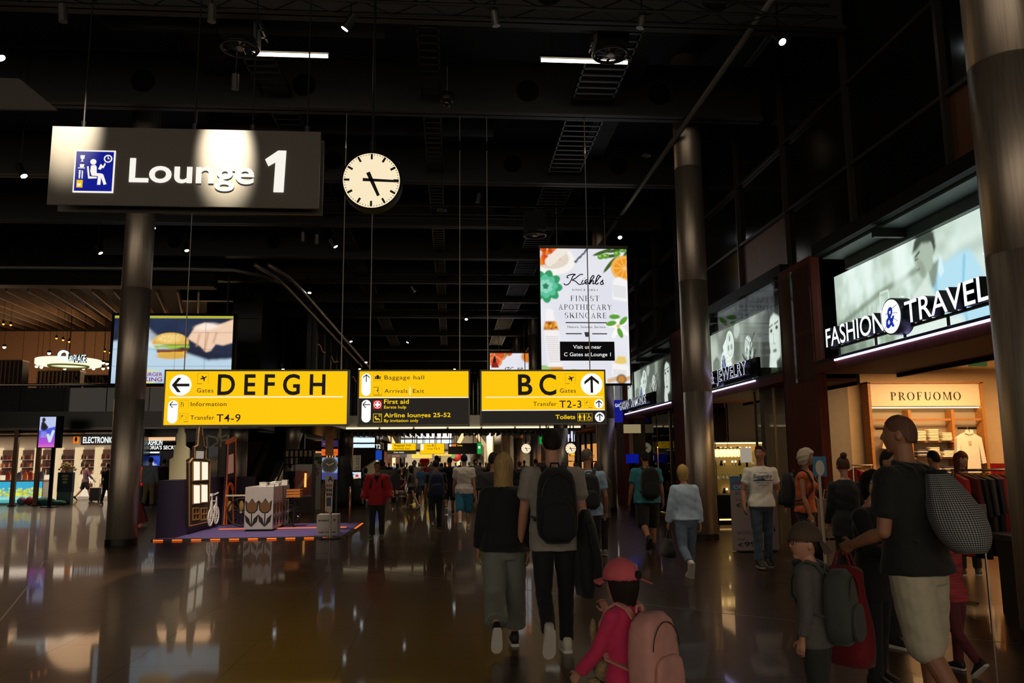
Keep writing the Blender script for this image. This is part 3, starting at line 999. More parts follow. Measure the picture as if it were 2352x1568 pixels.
# clothes
def shirt_mesh(w=.5, h=.75, d=.12, sleeve=.55):
 prof = [(-.07, 1.0), (-.2, .97), (-.5, .86), (-.62, .86 - sleeve), (-.46, .84 - sleeve), (-.36, .72), (-.38, 0), (.38, 0), (.36, .72), (.46, .84 - sleeve), (.62, .86 - sleeve), (.5, .86), (.2, .97), (.07, 1.0)]
 return MB().prism([(x * w, z * h) for x, z in prof], -d / 2, d / 2)
def hung_shirt(loc, label, m, w=.5, h=.78, sleeve=.6, collar=True, rz=0.0, group=None):
 t = thing('hanging_shirt', label, 'shirt', loc, rz, group)
 shirt_mesh(w, h, .1, sleeve).build('cloth', m, t)
 if collar:
  for s in (-1, 1):
   MB().prism([(0, h * .93), (s * .09, h * .97), (s * .08, h * 1.05), (s * .02, h * 1.06)][::s], -.07, -.05).build('collar', m, t)
  box('placket', m, t, -.012, .012, -.056, -.05, .02, h * .93)
  box('label_tag', mat('paper_tag', '#c9b48e', .6), t, -.03, .03, -.062, -.058, h * .68, h * .78)
 MB().tube([(0, 0, h * 1.0), (0, 0, h * 1.08), (.02, 0, h * 1.11), (0, 0, h * 1.14)], .006, 6).build('hanger_hook', CHROME, t)
 return t
SHW = mat('white_shirt', '#f1e6d2', .8, noise=.06, bump=.2, nscale=14)
hung_shirt((10.53, 15.72, 1.32), 'long white dress shirt hanging in the PROFUOMO unit', SHW, .52, .82, .62)
hung_shirt((8.98, 15.72, 1.42), 'pale t-shirt hanging behind the shaven-headed man', mat('pale_tee', '#d9c9ab', .8, noise=.06), .5, .7, .28, False)
def folded(loc, n, cols, label):
 for k in range(n):
  m = cols[k % len(cols)]
  w = .22 + .02 * random.random()
  mb = MB()
  z = k * .034
  rs = []
  for zz, e in ((0, .9), (.008, 1), (.024, 1), (.032, .9)):
   rs.append([(math.copysign(abs(math.cos(a)) ** .35, math.cos(a)) * w / 2 * e, math.copysign(abs(math.sin(a)) ** .35, math.sin(a)) * .09 * e, z + zz) for a in [2 * PI * j / 16 for j in range(16)]])
  mb.rings(rs).build('folded_shirt', m, None, smooth=False, label=label.replace('folded', 'folded shirt', 1).replace(' shirt in', ' in').replace('shirt pale', 'pale shirt').replace('shirt navy', 'navy shirt').replace('shirt white', 'white shirt').replace('shirt dark', 'dark shirt') + ', ' + ORD[k] + ' from the bottom', cat='shirt', group=label, loc=(loc[0] + random.uniform(-.01, .01), loc[1], loc[2]), rz=random.uniform(-.05, .05))
WSH = [mat('folded_white', '#efe2c9', .8), mat('folded_cream', '#dccaa6', .8)]
NSH = [mat('folded_navy', '#39344a', .8), mat('folded_grey', '#b9ad9c', .8)]
ux, uy = 8.55, 15.77
folded((ux + .98, uy, 1.966), 6, WSH, 'folded pale shirt in the left pile on the top shelf')
folded((ux + 1.25, uy, 1.966), 7, WSH, 'folded pale shirt in the tall middle pile on the top shelf')
folded((ux + 1.53, uy, 1.966), 5, WSH[::-1], 'folded pale shirt in the right pile on the top shelf')
folded((ux + .98, uy, 1.636), 5, NSH, 'folded navy shirt in the left pile on the middle shelf')
folded((ux + 1.25, uy, 1.636), 6, WSH, 'folded white shirt in the middle pile on the middle shelf')
folded((ux + 1.53, uy, 1.636), 5, WSH[:1] * 4 + NSH[:1], 'folded shirt in the right pile on the middle shelf')
folded((ux + .98, uy, 1.316), 4, NSH, 'folded dark shirt in the left pile on the low shelf')
folded((ux + 1.25, uy, 1.316), 3, NSH[::-1], 'folded shirt in the middle pile on the low shelf')
folded((ux + 1.53, uy, 1.316), 4, NSH[::-1], 'folded shirt in the right pile on the low shelf')
def rack(x0, x1, y, z, label, cols, glabel, n):
 t = thing('clothes_rack', label, 'rack', (x0, y, 0))
 L = x1 - x0
 MB().cyl((0, 0, z), (L, 0, z), .015, n=8).build('rail', CHROME, t)
 for x in (.02, L - .02):
  MB().cyl((x, 0, 0), (x, 0, z), .014, n=8).build('post', CHROME, t)
  MB().cyl((x, -.25, .02), (x, .25, .02), .014, n=8).build('foot', CHROME, t)
 for k in range(n):
  xx = x0 + .06 + (L - .12) * k / max(1, n - 1)
  h = .75 + .2 * random.random()
  g = MB()
  prof = [(-.05, 1), (-.23, .95), (-.28, .5), (-.22, .5), (-.22, 0), (.22, 0), (.22, .5), (.28, .5), (.23, .95), (.05, 1)]
  g.prism([(a, b * h) for a, b in prof], -.025, .025)
  c = thing('garment', cols[k % len(cols)].name.replace('_cloth', '').replace('_', ' ') + ' garment, ' + ORD[k] + ' from the left on the ' + glabel, 'garment', (xx, y, z - .06 - h), PI / 2 + random.uniform(-.25, .25), 'garments on rack ' + label[-24:])
  g.build('cloth', cols[k % len(cols)], c)
  MB().tube([(-.2, 0, h * .95), (0, 0, h + .02), (.2, 0, h * .95)], .007, 5).build('hanger', WOODL, c)
REDS = [mat('red_cloth', '#b3201c', .8, noise=.2), mat('dark_red_cloth', '#5c1113', .8), mat('black_cloth', '#141314', .8), mat('black_cloth', '#141314', .8), mat('olive_cloth', '#4a4234', .8), mat('charcoal_cloth', '#25242a', .8)]
MULTI = [mat('orange_cloth', '#d9692b', .8), mat('red_cloth', '#b3201c', .8), mat('cream_cloth', '#d6c09a', .8), mat('blue_cloth', '#3b5a86', .8), mat('white_cloth', '#d8d0c4', .8)]
a, b = on_y(1885, 1088, 13.4), on_y(2005, 1088, 13.4)
rack(6.85, b.x, 13.4, 1.52, 'long clothes rail behind the woman with the bun', MULTI, 'rail behind the bun woman', 16)
a = on_y(2185, 1092, 9.2)
rack(a.x, a.x + 1.0, 9.2, 1.5, 'clothes rack beside the big column at the right edge', REDS, 'rack by the big column', 12)
t = thing('clothes_table', 'low dark table stacked with dark jeans under the right rack', 'table', (a.x + .2, 8.2, 0))
box('table_top', mat('dark_table', '#1d1712', .5), t, -.3, .9, -.4, .4, .78, .84)
box('base', mat('dark_table', '#1d1712', .5), t, -.2, .8, -.3, .3, 0, .78)
for k in range(5):
 MB().cbox((0, 0, 0), (.34, .3, .05)).build('folded_jeans', mat('dark_denim', '#1a1f2b', .8, noise=.2), None, label='folded dark jeans on the low table by the right column', cat='jeans', group='jeans on the low dark table', loc=(a.x + .55, 8.2, .866 + k * .052))
t = thing('price_tag', 'tall grey price holder in front of the right clothes rack', 'tag', on_y(2258, 1185, 8.0))
box('card', mat('grey_card', '#8d8a88', .5), t, -.04, .04, -.006, .006, -.12, .12)
MB().cyl((0, .02, -t.location.z), (0, .02, .1), .012, n=6).build('pole', CHROME, t)
t = thing('sale_card', 'small red card on the frame right of the PROFUOMO unit', 'card', on_y(2306, 1080, 15.7))
box('card', glow('red_card', (.6, .05, .03), .6), t, -.06, .06, -.01, .36, -.14, .14)
box('wall_right_lower', mat('shop_dark', '#1d1612', .6), None, 10.2, 10.35, 29.5, 105, 0, 3.6, kind='structure')
# jewellery shops: dark rooms with lit show cases
wj = box('wall_jewelry_shop', mat('shop_dark', '#1d1612', .6), None, 10.2, 10.35, 16.3, 29.5, 0, 3.5, kind='structure')
box('ceiling_jewelry', SHOPC, None, 7.66, 10.2, 16.25, 29.4, 3.42, 3.5, kind='structure')
box('wall_jewelry_divider', mat('shop_dark', '#1d1612', .6), None, 7.4, 10.2, 21.0, 21.2, 0, 3.42, kind='structure')
box('wall_jewelry_far', mat('shop_dark', '#1d1612', .6), None, 6.6, 10.2, 28.6, 28.8, 0, 3.42, kind='structure')
for y in (20.6, 18.2, 26):
 downlight(8.4, y, 3.41)
 downlight(9.2, y - 1, 3.41)
SPK = glow('showcase_lamp', (1, .82, .55), 7)
def showcase(x, y, L, label, rz=0.0):
 """glass case on a black base with lit shelves"""
 t = thing('show_case', label, 'show case', (x, y, 0), rz)
 box('base', BLACK, t, 0, L, 0, .5, 0, .72)
 box('plinth_light', glow('plinth_light', (1, .8, .5), 1.5), t, .02, L - .02, -.005, 0, .1, .14)
 for z in (.75, 1.1, 1.45, 1.8):
  box('shelf', GLASS, t, 0, L, 0, .45, z, z + .012)
 box('back_glass', mat('case_back', '#c9a877', .4), t, 0, L, .46, .48, .72, 2.05)
 for xx in (0, L):
  box('corner_post', CHROME, t, xx - .01, xx + .01, -.01, .01, .72, 2.1)
 box('top_light', glow('case_light', (1, .85, .6), 3.2), t, .04, L - .04, .1, .3, 2.02, 2.05)
 box('front_glass', GLASS, t, 0, L, -.006, 0, .72, 2.1)
 r = random.Random(int(x * 100 + y * 10))
 ob = []
 for z in (.762, 1.112, 1.462, 1.812):
  for k in range(int(L / .13)):
   ob.append((.1 + k * .13 + r.uniform(-.04, .04), r.uniform(.12, .34), z, r.random()))
 for xx, yy, z, q in ob:
  if q < .45:
   MB().sph((xx, yy, z + .1), .026, 8, 6).build('lamp_bulb', SPK, t)  # glowing beads on stems put in as the sparkle of the jewellery
   MB().cyl((xx, yy, z), (xx, yy, z + .08), .008, n=6).build('lamp_stem', CHROME, t)
  else:
   MB().lathe([(.04, 0), (.045, .03), (.02, .1), (.035, .13)], (xx, yy, z), 8).build('jewel_stand', WHITE if q < .75 else BLACK, t)
 return t
showcase(6.75, 20.2, 2.1, 'sparkling glass show case behind the steel column', 0)
showcase(7.6, 18.2, 1.5, 'sparkling glass show case beside the white-shirted man', 0)
showcase(7.1, 27.2, 1.6, 'glass show case glowing behind the man in teal', 0)
showcase(9.2, 16.9, .9, 'glass show case behind the orange-clad woman', 0)
area('jewelry_light', (8.6, 18.6, 3.35), (1.2, 3), 40, WARM)
area('jewelry_light', (8.6, 25.4, 3.35), (1.2, 4), 30, WARM)
# chandelier
c = on_y(1672, 1040, 19.6)
t = thing('chandelier', 'rectangular crystal chandelier glowing in the watch shop', 'chandelier', (c.x, 19.6, c.z))
MB().cyl((0, 0, .12), (0, 0, 3.42 - c.z), .006, n=6).build('cord', CHROME, t)
box('frame', CHROME, t, -.42, .3, -.12, .12, .1, .13)
CRY = glow('lit_crystal', (1, .8, .48), 2.6)
for i in range(16):
 for j in (0, 1):
  x = -.4 + i * .045
  MB().cbox((x, (-.1, .1)[j], 0), (.026, .026, .2 - .03 * (i % 2))).build('crystal', CRY, t)
for k in range(4):
 MB().sph((-.33 + k * .19, 0, .02), .045, 8, 6).build('bulb', glow('chandelier_bulb', (1, .9, .65), 12), t)
t = thing('mirror_sign', 'small lit white card stand in the watch shop', 'sign', on_y(1730, 1110, 19.0))
box('card', glow('soft_white_card', (.75, .7, .62), .6), t, -.28, .0, -.02, .02, .5, .85)
box('stand', BLACK, t, -.15, -.11, -.02, .02, -t.location.z, .5)
# glass front of the watch shop and rail
t = thing('glass_screen', 'tall glass screen between the watch shop and the wood pier', 'glass', (6.45, 16.6, 0), -PI / 2)
for k in range(2):
 box('glass_pane', GLASS, t, k * 1.0, k * 1.0 + .98, 0, .015, .05, 3.05)
 box('mullion', mat('bronze_frame', '#6d5a44', .35, metal=.8), t, k * 1.0 - .02, k * 1.0, -.02, .03, 0, 3.05)
t = thing('exit_sign', 'small green exit sign behind the watch shop glass', 'sign', on_y(1782, 925, 17.2))
box('panel', glow('exit_green_2', (.05, .75, .35), .55), t, -.07, .07, -.02, .02, -.1, .1)
box('hanger', STEEL_D, t, -.008, .008, -.008, .008, .1, .5)
t = thing('door_frame', 'bronze shop door frame left of the steel column', 'frame', (6.5, 21.9, 0), -PI / 2)
for x in (-1.5, -.1, .05):
 box('post', mat('bronze_frame', '#6d5a44', .35, metal=.8), t, x - .05, x + .05, -.04, .06, 0, 3.05)
for k in range(3):
 box('glass_pane', GLASSD, t, -1.45 - 1.6 * k, .0 - 1.6 * k, 0, .012, .05, 3.05)
t = thing('flower_vase', 'flower arrangement in a vase by the diamond shop window', 'flowers', on_y(1575, 1100, 19.8))
MB().lathe([(.06, -.3), (.09, -.15), (.05, 0)], n=12).build('vase', BLACK, t, smooth=True)
box('pedestal', BLACK, t, -.12, .12, -.12, .12, -t.location.z, -.3)
for k in range(14):
 a = k * 2.4
 r_ = .05 + .012 * k
 p = (r_ * math.cos(a), r_ * math.sin(a) * .6, .12 + .03 * (k % 6))
 MB().tube([(0, 0, -.02), p], .004, 4).build('stem', mat('leaf_green', '#3c5a22', .6), t)
 MB().sph(p, .04, 7, 5).build('bloom', (mat('bloom_red', '#b8321f', .6), mat('bloom_yellow', '#d8a52b', .6), mat('leaf_green', '#3c5a22', .6))[k % 3], t)
# departure style blue screen and small signs inside the diamond shop
t = thing('screen', 'blue lit display behind the man in teal', 'screen', on_y(1452, 1055, 26.5))
box('panel', glow('blue_panel', (.06, .14, .8), .35), t, -.2, .22, -.02, .02, -.12, .18)
box('stand', BLACK, t, -.1, .1, -.02, .02, -t.location.z, -.12)
t = thing('wall_light_panel', 'pale lit panel high in the diamond shop window', 'light', on_y(1452, 985, 27.5))
box('diffuser', glow('pale_panel', (.8, .72, .52), .45), t, -.3, .3, -.02, .02, -.14, .16)
t = thing('counter_bench', 'low dark display bench behind the white-shirted man', 'bench', (5.75, 12.2, 0))
box('bench_top', STEEL, t, -.35, .9, -.5, .5, .5, .56)
box('bench_body', BLACK, t, -.3, .85, -.45, .45, 0, .5)
# ================================================================== hanging signs
YEL = glow('sign_yellow', (1.0, .78, .0), 1.0, 'FRONT_BACK')
SBLK = mat('sign_black', '#17130f', .4, emit=.02, ecol='#2b241c')
INK = mat('sign_ink', '#140a02', .5)
SWHT = glow('sign_white', (1, 1, 1), 1.0)
TYEL = glow('text_yellow', (1.0, .82, .05), 1.0)
FRAME = mat('sign_frame', '#5e5a52', .4, metal=.7)
def q_at(Y):
 def f(px, py):
  v = on_y(px, py, Y)
  return v.x, v.z
 return f
def cable(parent, x, y, z0, z1, r=.011):
 MB().cyl((x, y, z0), (x, y, z1), r, n=6).build('cable', CABLE, parent)
 MB().cyl((x, y, z1 - .75), (x, y, z1 - .55), r * 2.2, n=6).build('turnbuckle', CHROME, parent)
def picto(parent, cx, cz, s, y, kind, ink=INK):
 """square pictogram: thin frame and a simple glyph"""
 h = s / 2
 mb = MB()
 w = s * .025
 if kind not in ('firstaid', 'lounge', 'toilets'):
  for a in ((cx - h, cx + h, cz + h - w, cz + h), (cx - h, cx - h + w, cz - h, cz + h), (cx + h - w, cx + h, cz - h, cz + h)):
   mb.box(a[0], a[1], y, y + .001, a[2], a[3])
  o = mb.build('pictogram_frame', mat('thin_frame', '#b07a10', .5, emit=.5, ecol='#c88f10'), parent)
  mb = MB()
 if kind == 'plane':
  mb.prism([(cx + a * s, cz + b * s) for a, b in [(-.28, .0), (-.22, .02), (-.02, .06), (-.16, .24), (-.08, .26), (.14, .12), (.3, .2), (.36, .18), (.34, .12), (.18, .02), (.16, -.24), (.1, -.28), (.04, -.06), (-.16, -.08), (-.22, -.02)]][::-1], y - .001, y)
  mb.box(cx - h, cx - h * .1, y - .001, y, cz - h, cz - h + s * .04)
 elif kind == 'bag':
  for a, b, c, d in ((-.16, .16, -.2, .22), (-.34, -.2, -.2, .12), (.2, .34, -.2, .12)):
   mb.box(cx + a * s, cx + b * s, y - .001, y, cz + c * s, cz + d * s)
  mb.box(cx - .08 * s, cx + .08 * s, y - .001, y, cz + .22 * s, cz + .3 * s)
  for k in range(6):
   mb.prism(ngon(cx + (-.4 + .16 * k) * s, cz - .4 * s, .035 * s, 8), y - .001, y)
 elif kind == 'exit':
  mb.prism(ngon(cx + .06 * s, cz + .3 * s, .07 * s, 12), y - .001, y)
  for p0, p1, t in (((.02, .2), (-.02, -.05), .13), ((-.02, -.03), (-.2, -.3), .06), ((0, -.03), (.14, -.14), .06), ((.14, -.14), (.1, -.34), .06), ((0, .18), (-.2, .05), .05), ((.02, .18), (.2, .04), .05)):
   mb.bar((cx + p0[0] * s, y, cz + p0[1] * s), (cx + p1[0] * s, y, cz + p1[1] * s), t * s, .002)
  mb.box(cx - h, cx + h, y - .001, y, cz - h, cz - h + s * .06)
  mb.box(cx - h, cx + .1 * s, y - .001, y, cz + h - s * .06, cz + h)
 elif kind == 'info':
  vs, fs = glyphs('?i', s * .6)
  x0 = min(v[0] for v in vs)
  mb.add([(cx - .4 * s + v[0] - x0, y - .001, cz - .3 * s + v[1]) for v in vs], fs)
 elif kind == 'transfer':
  n = 20
  for k in range(n):
   if k % 7 == 6:
    continue
   a, b = 2 * PI * k / n, 2 * PI * (k + 1) / n
   mb.bar((cx + .3 * s * math.cos(a), y, cz + .3 * s * math.sin(a)), (cx + .3 * s * math.cos(b), y, cz + .3 * s * math.sin(b)), .03 * s, .002)
  mb.prism([(cx + a * s, cz + b * s) for a, b in [(-.42, .2), (-.1, .3), (-.08, .24), (-.22, .1), (-.28, .1), (-.24, .2)]][::-1], y - .001, y)
  mb.box(cx, cx + h, y - .001, y, cz - h, cz - h + s * .05)
 if mb.v:
  mb.build('pictogram', ink, parent)
 if kind == 'firstaid':
  box('pictogram_panel', glow('first_aid_red', (.85, .06, .05), .9), parent, cx - h, cx + h, y, y + .002, cz - h, cz + h)
  o = MB()
  o.band(ngon(cx, cz, .44 * s), ngon(cx, cz, .38 * s), y - .002, y)
  o.box(cx - .11 * s, cx + .11 * s, y - .002, y, cz - .3 * s, cz + .3 * s)
  o.box(cx - .3 * s, cx + .3 * s, y - .0025, y, cz - .11 * s, cz + .11 * s)
  o.build('cross', SWHT, parent)
 if kind == 'lounge':
  o = MB()
  for a in ((cx - h, cx + h, cz + h - w * 2, cz + h), (cx - h, cx - h + w * 2, cz - h, cz + h), (cx + h - w * 2, cx + h, cz - h, cz + h), (cx - h, cx + h, cz - h, cz - h + w * 2)):
   o.box(a[0], a[1], y, y + .001, a[2], a[3])
  o.prism(ngon(cx - .2 * s, cz + .16 * s, .09 * s, 12), y - .001, y)
  o.prism([(cx + a * s, cz + b * s) for a, b in [(-.36, .1), (-.3, .12), (-.1, -.06), (.12, -.02), (.3, -.28), (.24, -.34), (.08, -.16), (-.16, -.26)]][::-1], y - .001, y)
  o.band(ngon(cx + .26 * s, cz + .28 * s, .13 * s, 16), ngon(cx + .26 * s, cz + .28 * s, .09 * s, 16), y - .001, y)
  o.build('pictogram', TYEL, parent)
 if kind == 'toilets':
  o = MB()
  W = s * .95
  for a in ((cx - W, cx + W, cz + h - w, cz + h), (cx - W, cx - W + w, cz - h, cz + h), (cx + W - w, cx + W, cz - h, cz + h), (cx - W, cx + W, cz - h, cz - h + w), (cx - .4 * s, cx - .38 * s, cz - h, cz + h), (cx + .22 * s, cx + .24 * s, cz - h, cz + h)):
   o.box(a[0], a[1], y, y + .001, a[2], a[3])
  for k, dx in enumerate((-.66, -.08)):
   o.prism(ngon(cx + dx * s, cz + .34 * s, .08 * s, 12), y - .001, y)
   bw = .2 if k == 0 else .13
   o.prism([(cx + (dx + a) * s, cz + b * s) for a, b in [(-.1, .24), (.1, .24), (bw, -.1), (.08, -.1), (.08, -.42), (-.08, -.42), (-.08, -.1), (-bw, -.1)]], y - .001, y)
  o.band(ngon(cx + .56 * s, cz - .16 * s, .24 * s, 16), ngon(cx + .56 * s, cz - .16 * s, .18 * s, 16), y - .001, y)
  o.prism(ngon(cx + .5 * s, cz + .34 * s, .07 * s, 12), y - .001, y)
  o.bar((cx + .5 * s, y, cz + .26 * s), (cx + .52 * s, y, cz - .05 * s), .09 * s, .002)
  o.bar((cx + .5 * s, y, cz - .05 * s), (cx + .72 * s, y, cz - .05 * s), .07 * s, .002)
  o.bar((cx + .72 * s, y, cz - .05 * s), (cx + .84 * s, y, cz - .3 * s), .07 * s, .002)
  o.build('pictogram', TYEL, parent)
def sign_box(label, px0, px1, pyt, pyb, Y, depth=.2, cables=()):
 q = q_at(Y)
 x0, z1 = q(px0, pyt)
 x1, z0 = q(px1, pyb)
 t = thing('gate_sign', label, 'sign', (0, Y, 0))
 box('housing', FRAME, t, x0, x1, .02, depth, z0, z1)
 for a in ((x0, x1, z0 - .02, z0 + .012), (x0, x1, z1 - .012, z1 + .02), (x0 - .02, x0 + .008, z0 - .02, z1 + .02), (x1 - .008, x1 + .02, z0 - .02, z1 + .02)):
  box('frame_edge', FRAME, t, a[0], a[1], -.01, depth, a[2], a[3])
 for c in cables:
  cx, cz = q(c[0], c[1])
  cable(t, cx, depth / 2, z1, 8.76)
 def Q(px, py):
  v = on_y(px, py, Y)
  return v.x, v.z
 return t, Q, (x0, x1, z0, z1)
def face(t, name, m, x0, x1, z0, z1, y=0.0):
 return box(name, m, t, x0, x1, y, .02, z0, z1)
def txt(t, Q, s, px, base, cap, m, pxw, **k):
 """lettering whose left end, base line, cap height and length are taken from the photo's pixels"""
 x, z = Q(px, base)
 h = Q(px, base - cap)[1] - z
 x2, _ = Q(px + pxw, base)
 return text('lettering', s, m, t, x, z, -.002, h, width=x2 - x, **k)
YS = 15.8
# ---- left: DEFGH
t, Q, (x0, x1, z0, z1) = sign_box('wide yellow gate sign reading DEFGH with transfer T4-9', 381, 797, 851, 975, YS, cables=((419, 851), (782, 851)))
face(t, 'yellow_face', YEL, x0, x1, z0, z1)
cx, cz = Q(415, 884)
r = Q(440, 884)[0] - cx
MB().prism(ngon(cx, cz, r, 40), -.002, 0).build('arrow_disc', SWHT, t)
arrow(MB(), cx, cz, r * .8, PI / 2, -.004, -.002).build('arrow', INK, t)
ca, cb = Q(388, 912), Q(788, 913)
box('divider_line', SWHT, t, ca[0], cb[0], -.002, 0, ca[1] - .009, ca[1] + .009)
cx, c1 = Q(398, 919)
_, c0 = Q(398, 972)
MB().prism(pill(cx, c0, c1, Q(409.5, 919)[0] - cx), -.002, 0).build('arrow_pill', SWHT, t)
ax, az = Q(398, 929)
arrow(MB(), ax, az, .072, PI / 2, -.004, -.002, .1).build('arrow', INK, t)
pc = Q(466, 869)
picto(t, pc[0], pc[1], .21, -.001, 'plane')
txt(t, Q, 'Gates', 452, 901, 10, INK, 38, offset=.004, spacing=1.1)
txt(t, Q, 'DEFGH', 499, 906, 48, INK, 248, offset=.026, spacing=1.55)
for s_, (a, b), kd in (('Information', (423, 928), 'info'), ('Transfer', (422, 959), 'transfer')):
 pc = Q(a, b)
 picto(t, pc[0], pc[1], .16, -.001, kd)
txt(t, Q, 'Information', 438, 932.5, 10, INK, 82, offset=.008, spacing=1.1)
txt(t, Q, 'Transfer', 437, 963.5, 10, INK, 55, offset=.008, spacing=1.1)
txt(t, Q, 'T4-9', 497, 968, 17.5, INK, 55, offset=.012, spacing=1.1)
# ---- middle: baggage hall
t, Q, (x0, x1, z0, z1) = sign_box('middle hanging sign with yellow baggage hall half over black first aid half', 825, 1077, 851, 975, YS, cables=((848, 851), (1056, 851)))
zm = Q(900, 913)[1]
face(t, 'yellow_face', YEL, x0, x1, zm, z1)
face(t, 'black_face', SBLK, x0, x1, z0, zm)
box('divider_line', SWHT, t, x0, x1, -.002, 0, zm - .008, zm + .008)
for (a, b), ang in (((841.5, 857, ), 0), ((841.5, 918), PI / 2)):
 cx, c1 = Q(a, b)
 c0 = Q(a, b + 52)[1]
 MB().prism(pill(cx, c0, c1, Q(852, b)[0] - cx), -.002, 0).build('arrow_pill', SWHT, t)
 ax, az = Q(a, b + 11)
 arrow(MB(), ax, az, .075, ang, -.004, -.002, .11).build('arrow', INK, t)
for (a, b), kd in (((867.5, 866.5), 'bag'), ((867.5, 898), 'exit'), ((867, 929), 'firstaid'), ((867, 959.5), 'lounge')):
 pc = Q(a, b)
 picto(t, pc[0], pc[1], .165, -.001, kd)
txt(t, Q, 'Baggage hall', 883, 871, 9.5, INK, 91, offset=.004, spacing=1.1)
txt(t, Q, 'Arrivals', 883, 902, 9.5, INK, 53, offset=.004, spacing=1.1)
txt(t, Q, 'Exit', 948.5, 902, 9.5, INK, 25.5, offset=.004, spacing=1.1)
a, b = Q(942, 888), Q(942, 907)
box('divider_bar', SWHT, t, a[0] - .008, a[0] + .008, -.003, 0, b[1], a[1])
txt(t, Q, 'First aid', 882, 927, 10.5, TYEL, 57, offset=.018, spacing=1.02)
txt(t, Q, 'Eerste hulp', 882, 938, 7, TYEL, 51, offset=.008)
txt(t, Q, 'Airline lounges 25-52', 882, 958, 10, TYEL, 153, offset=.018, spacing=1.02)
txt(t, Q, 'By invitation only', 882, 969, 7, TYEL, 79, offset=.008)
# ---- right: BC
t, Q, (x0, x1, z0, z1) = sign_box('right hanging gate sign reading BC with transfer T2-3 over toilets', 1105, 1391, 851, 972, YS, cables=((1121, 851), (1357, 851)))
zm = Q(1200, 942)[1]
face(t, 'yellow_face', YEL, x0, x1, zm, z1)
face(t, 'black_face', SBLK, x0, x1, z0, zm)
box('divider_line', SWHT, t, x0, x1, -.002, 0, zm - .007, zm + .007)
ca, cb = Q(1114, 912), Q(1385, 912)
box('divider_line', SWHT, t, ca[0], cb[0], -.002, 0, ca[1] - .007, ca[1] + .007)
for (a, b, rp) in ((1359, 882, 25), (1375.5, 927, 10.5), (1377.5, 957.5, 11)):
 cx, cz = Q(a, b)
 r = Q(a + rp, b)[0] - cx
 MB().prism(ngon(cx, cz, r, 40), -.002, 0).build('arrow_disc', SWHT, t)
 arrow(MB(), cx, cz, r * .78, 0, -.004, -.002, .14).build('arrow', INK, t)
pc = Q(1310, 869.5)
picto(t, pc[0], pc[1], .205, -.001, 'plane')
pc = Q(1351, 927.5)
picto(t, pc[0], pc[1], .15, -.001, 'transfer')
txt(t, Q, 'B', 1190, 906, 48, INK, 33, offset=.026)
txt(t, Q, 'C', 1239, 906, 48, INK, 39, offset=.026)
txt(t, Q, 'Gates', 1286, 901.5, 10, INK, 37, offset=.004, spacing=1.1)
txt(t, Q, 'Transfer', 1225, 932, 10, INK, 53.5, offset=.004, spacing=1.1)
txt(t, Q, 'T2-3', 1285, 936, 17, INK, 50.5, offset=.008, spacing=1.1)
txt(t, Q, 'Toilets', 1276, 962, 10, TYEL, 45, offset=.018)
pc = Q(1343.5, 957.5)
picto(t, pc[0], pc[1], .155, -.001, 'toilets')
# ---- Lounge 1
YL = 9.0
q = q_at(YL)
x0, z1 = q(124, 292)
x1, z0 = q(733, 480)
DKG = mat('lounge_grey', '#5a544b', .5, metal=0, noise=.04)
t = thing('lounge_sign', 'large dark grey hanging sign reading Lounge 1 with blue pictogram', 'sign', (0, YL, 0))
box('front_panel', DKG, t, x0, x1, -.03, 0, z0, z1)
box('rear_panel', DKG, t, x0, x1, .22, .25, z0, z1)
for x in (x0 + .3, x1 - .3):
 box('spacer', STEEL_D, t, x - .05, x + .05, 0, .22, z0 + .1, z1 - .1)
for px in (182, 440, 575, 702):
 x = q(px, 290)[0]
 MB().cyl((x, .11, z1 - .05), (x, .11, 8.9), .009, n=6).build('cable', STEEL_D, t)
 MB().cyl((x, .11, z1), (x, .11, z1 + .12), .03, n=8).build('cable_clamp', CHROME, t)
def Q(px, py):
 return q(px, py)
LW = glow('lounge_white', (1, .98, .94), .95)
a, b = q(170, 444), q(269, 349)
pcx, pcz, pw, ph = (a[0] + b[0]) / 2, (a[1] + b[1]) / 2, (b[0] - a[0]), (b[1] - a[1])
box('pictogram_border', LW, t, pcx - pw / 2, pcx + pw / 2, -.04, -.03, pcz - ph / 2, pcz + ph / 2)
box('pictogram_panel', glow('lounge_blue', (.0, .09, .62), .75), t, pcx - pw * .465, pcx + pw * .465, -.043, -.04, pcz - ph * .465, pcz + ph * .465)
S = pw
o = MB()
y = -.047
def pp(L_):
 return [(pcx + a_ * S, pcz + b_ * S) for a_, b_ in L_]
o.prism(ngon(pcx - .03 * S, pcz + .25 * S, .075 * S, 20), y, y + .003)
o.prism(pp([(-.08, .15), (.02, .17), (.06, .12), (.07, -.05), (.2, -.06), (.24, -.09), (.33, -.34), (.26, -.36), (.19, -.16), (.18, -.36), (.1, -.36), (.11, -.13), (-.05, -.12), (-.09, .0)])[::-1], y, y + .003)
o.prism(pp([(-.18, .12), (-.14, .13), (-.1, -.14), (.08, -.15), (.08, -.19), (-.13, -.2)])[::-1], y, y + .003)
o.prism(pp([(.1, .06), (.16, .2), (.22, .13), (.2, .1), (.16, .04)])[::-1], y, y + .003)
o.prism(pp([(.2, .1), (.26, .23), (.28, .19), (.23, .08)])[::-1], y - .001, y + .003)
o.band(ngon(pcx + .33 * S, pcz + .34 * S, .105 * S, 24), ngon(pcx + .33 * S, pcz + .34 * S, .075 * S, 24), y, y + .003)
o.box(pcx + .32 * S, pcx + .34 * S, y, y + .003, pcz + .33 * S, pcz + .4 * S)
o.box(pcx + .32 * S, pcx + .37 * S, y, y + .003, pcz + .33 * S, pcz + .345 * S)
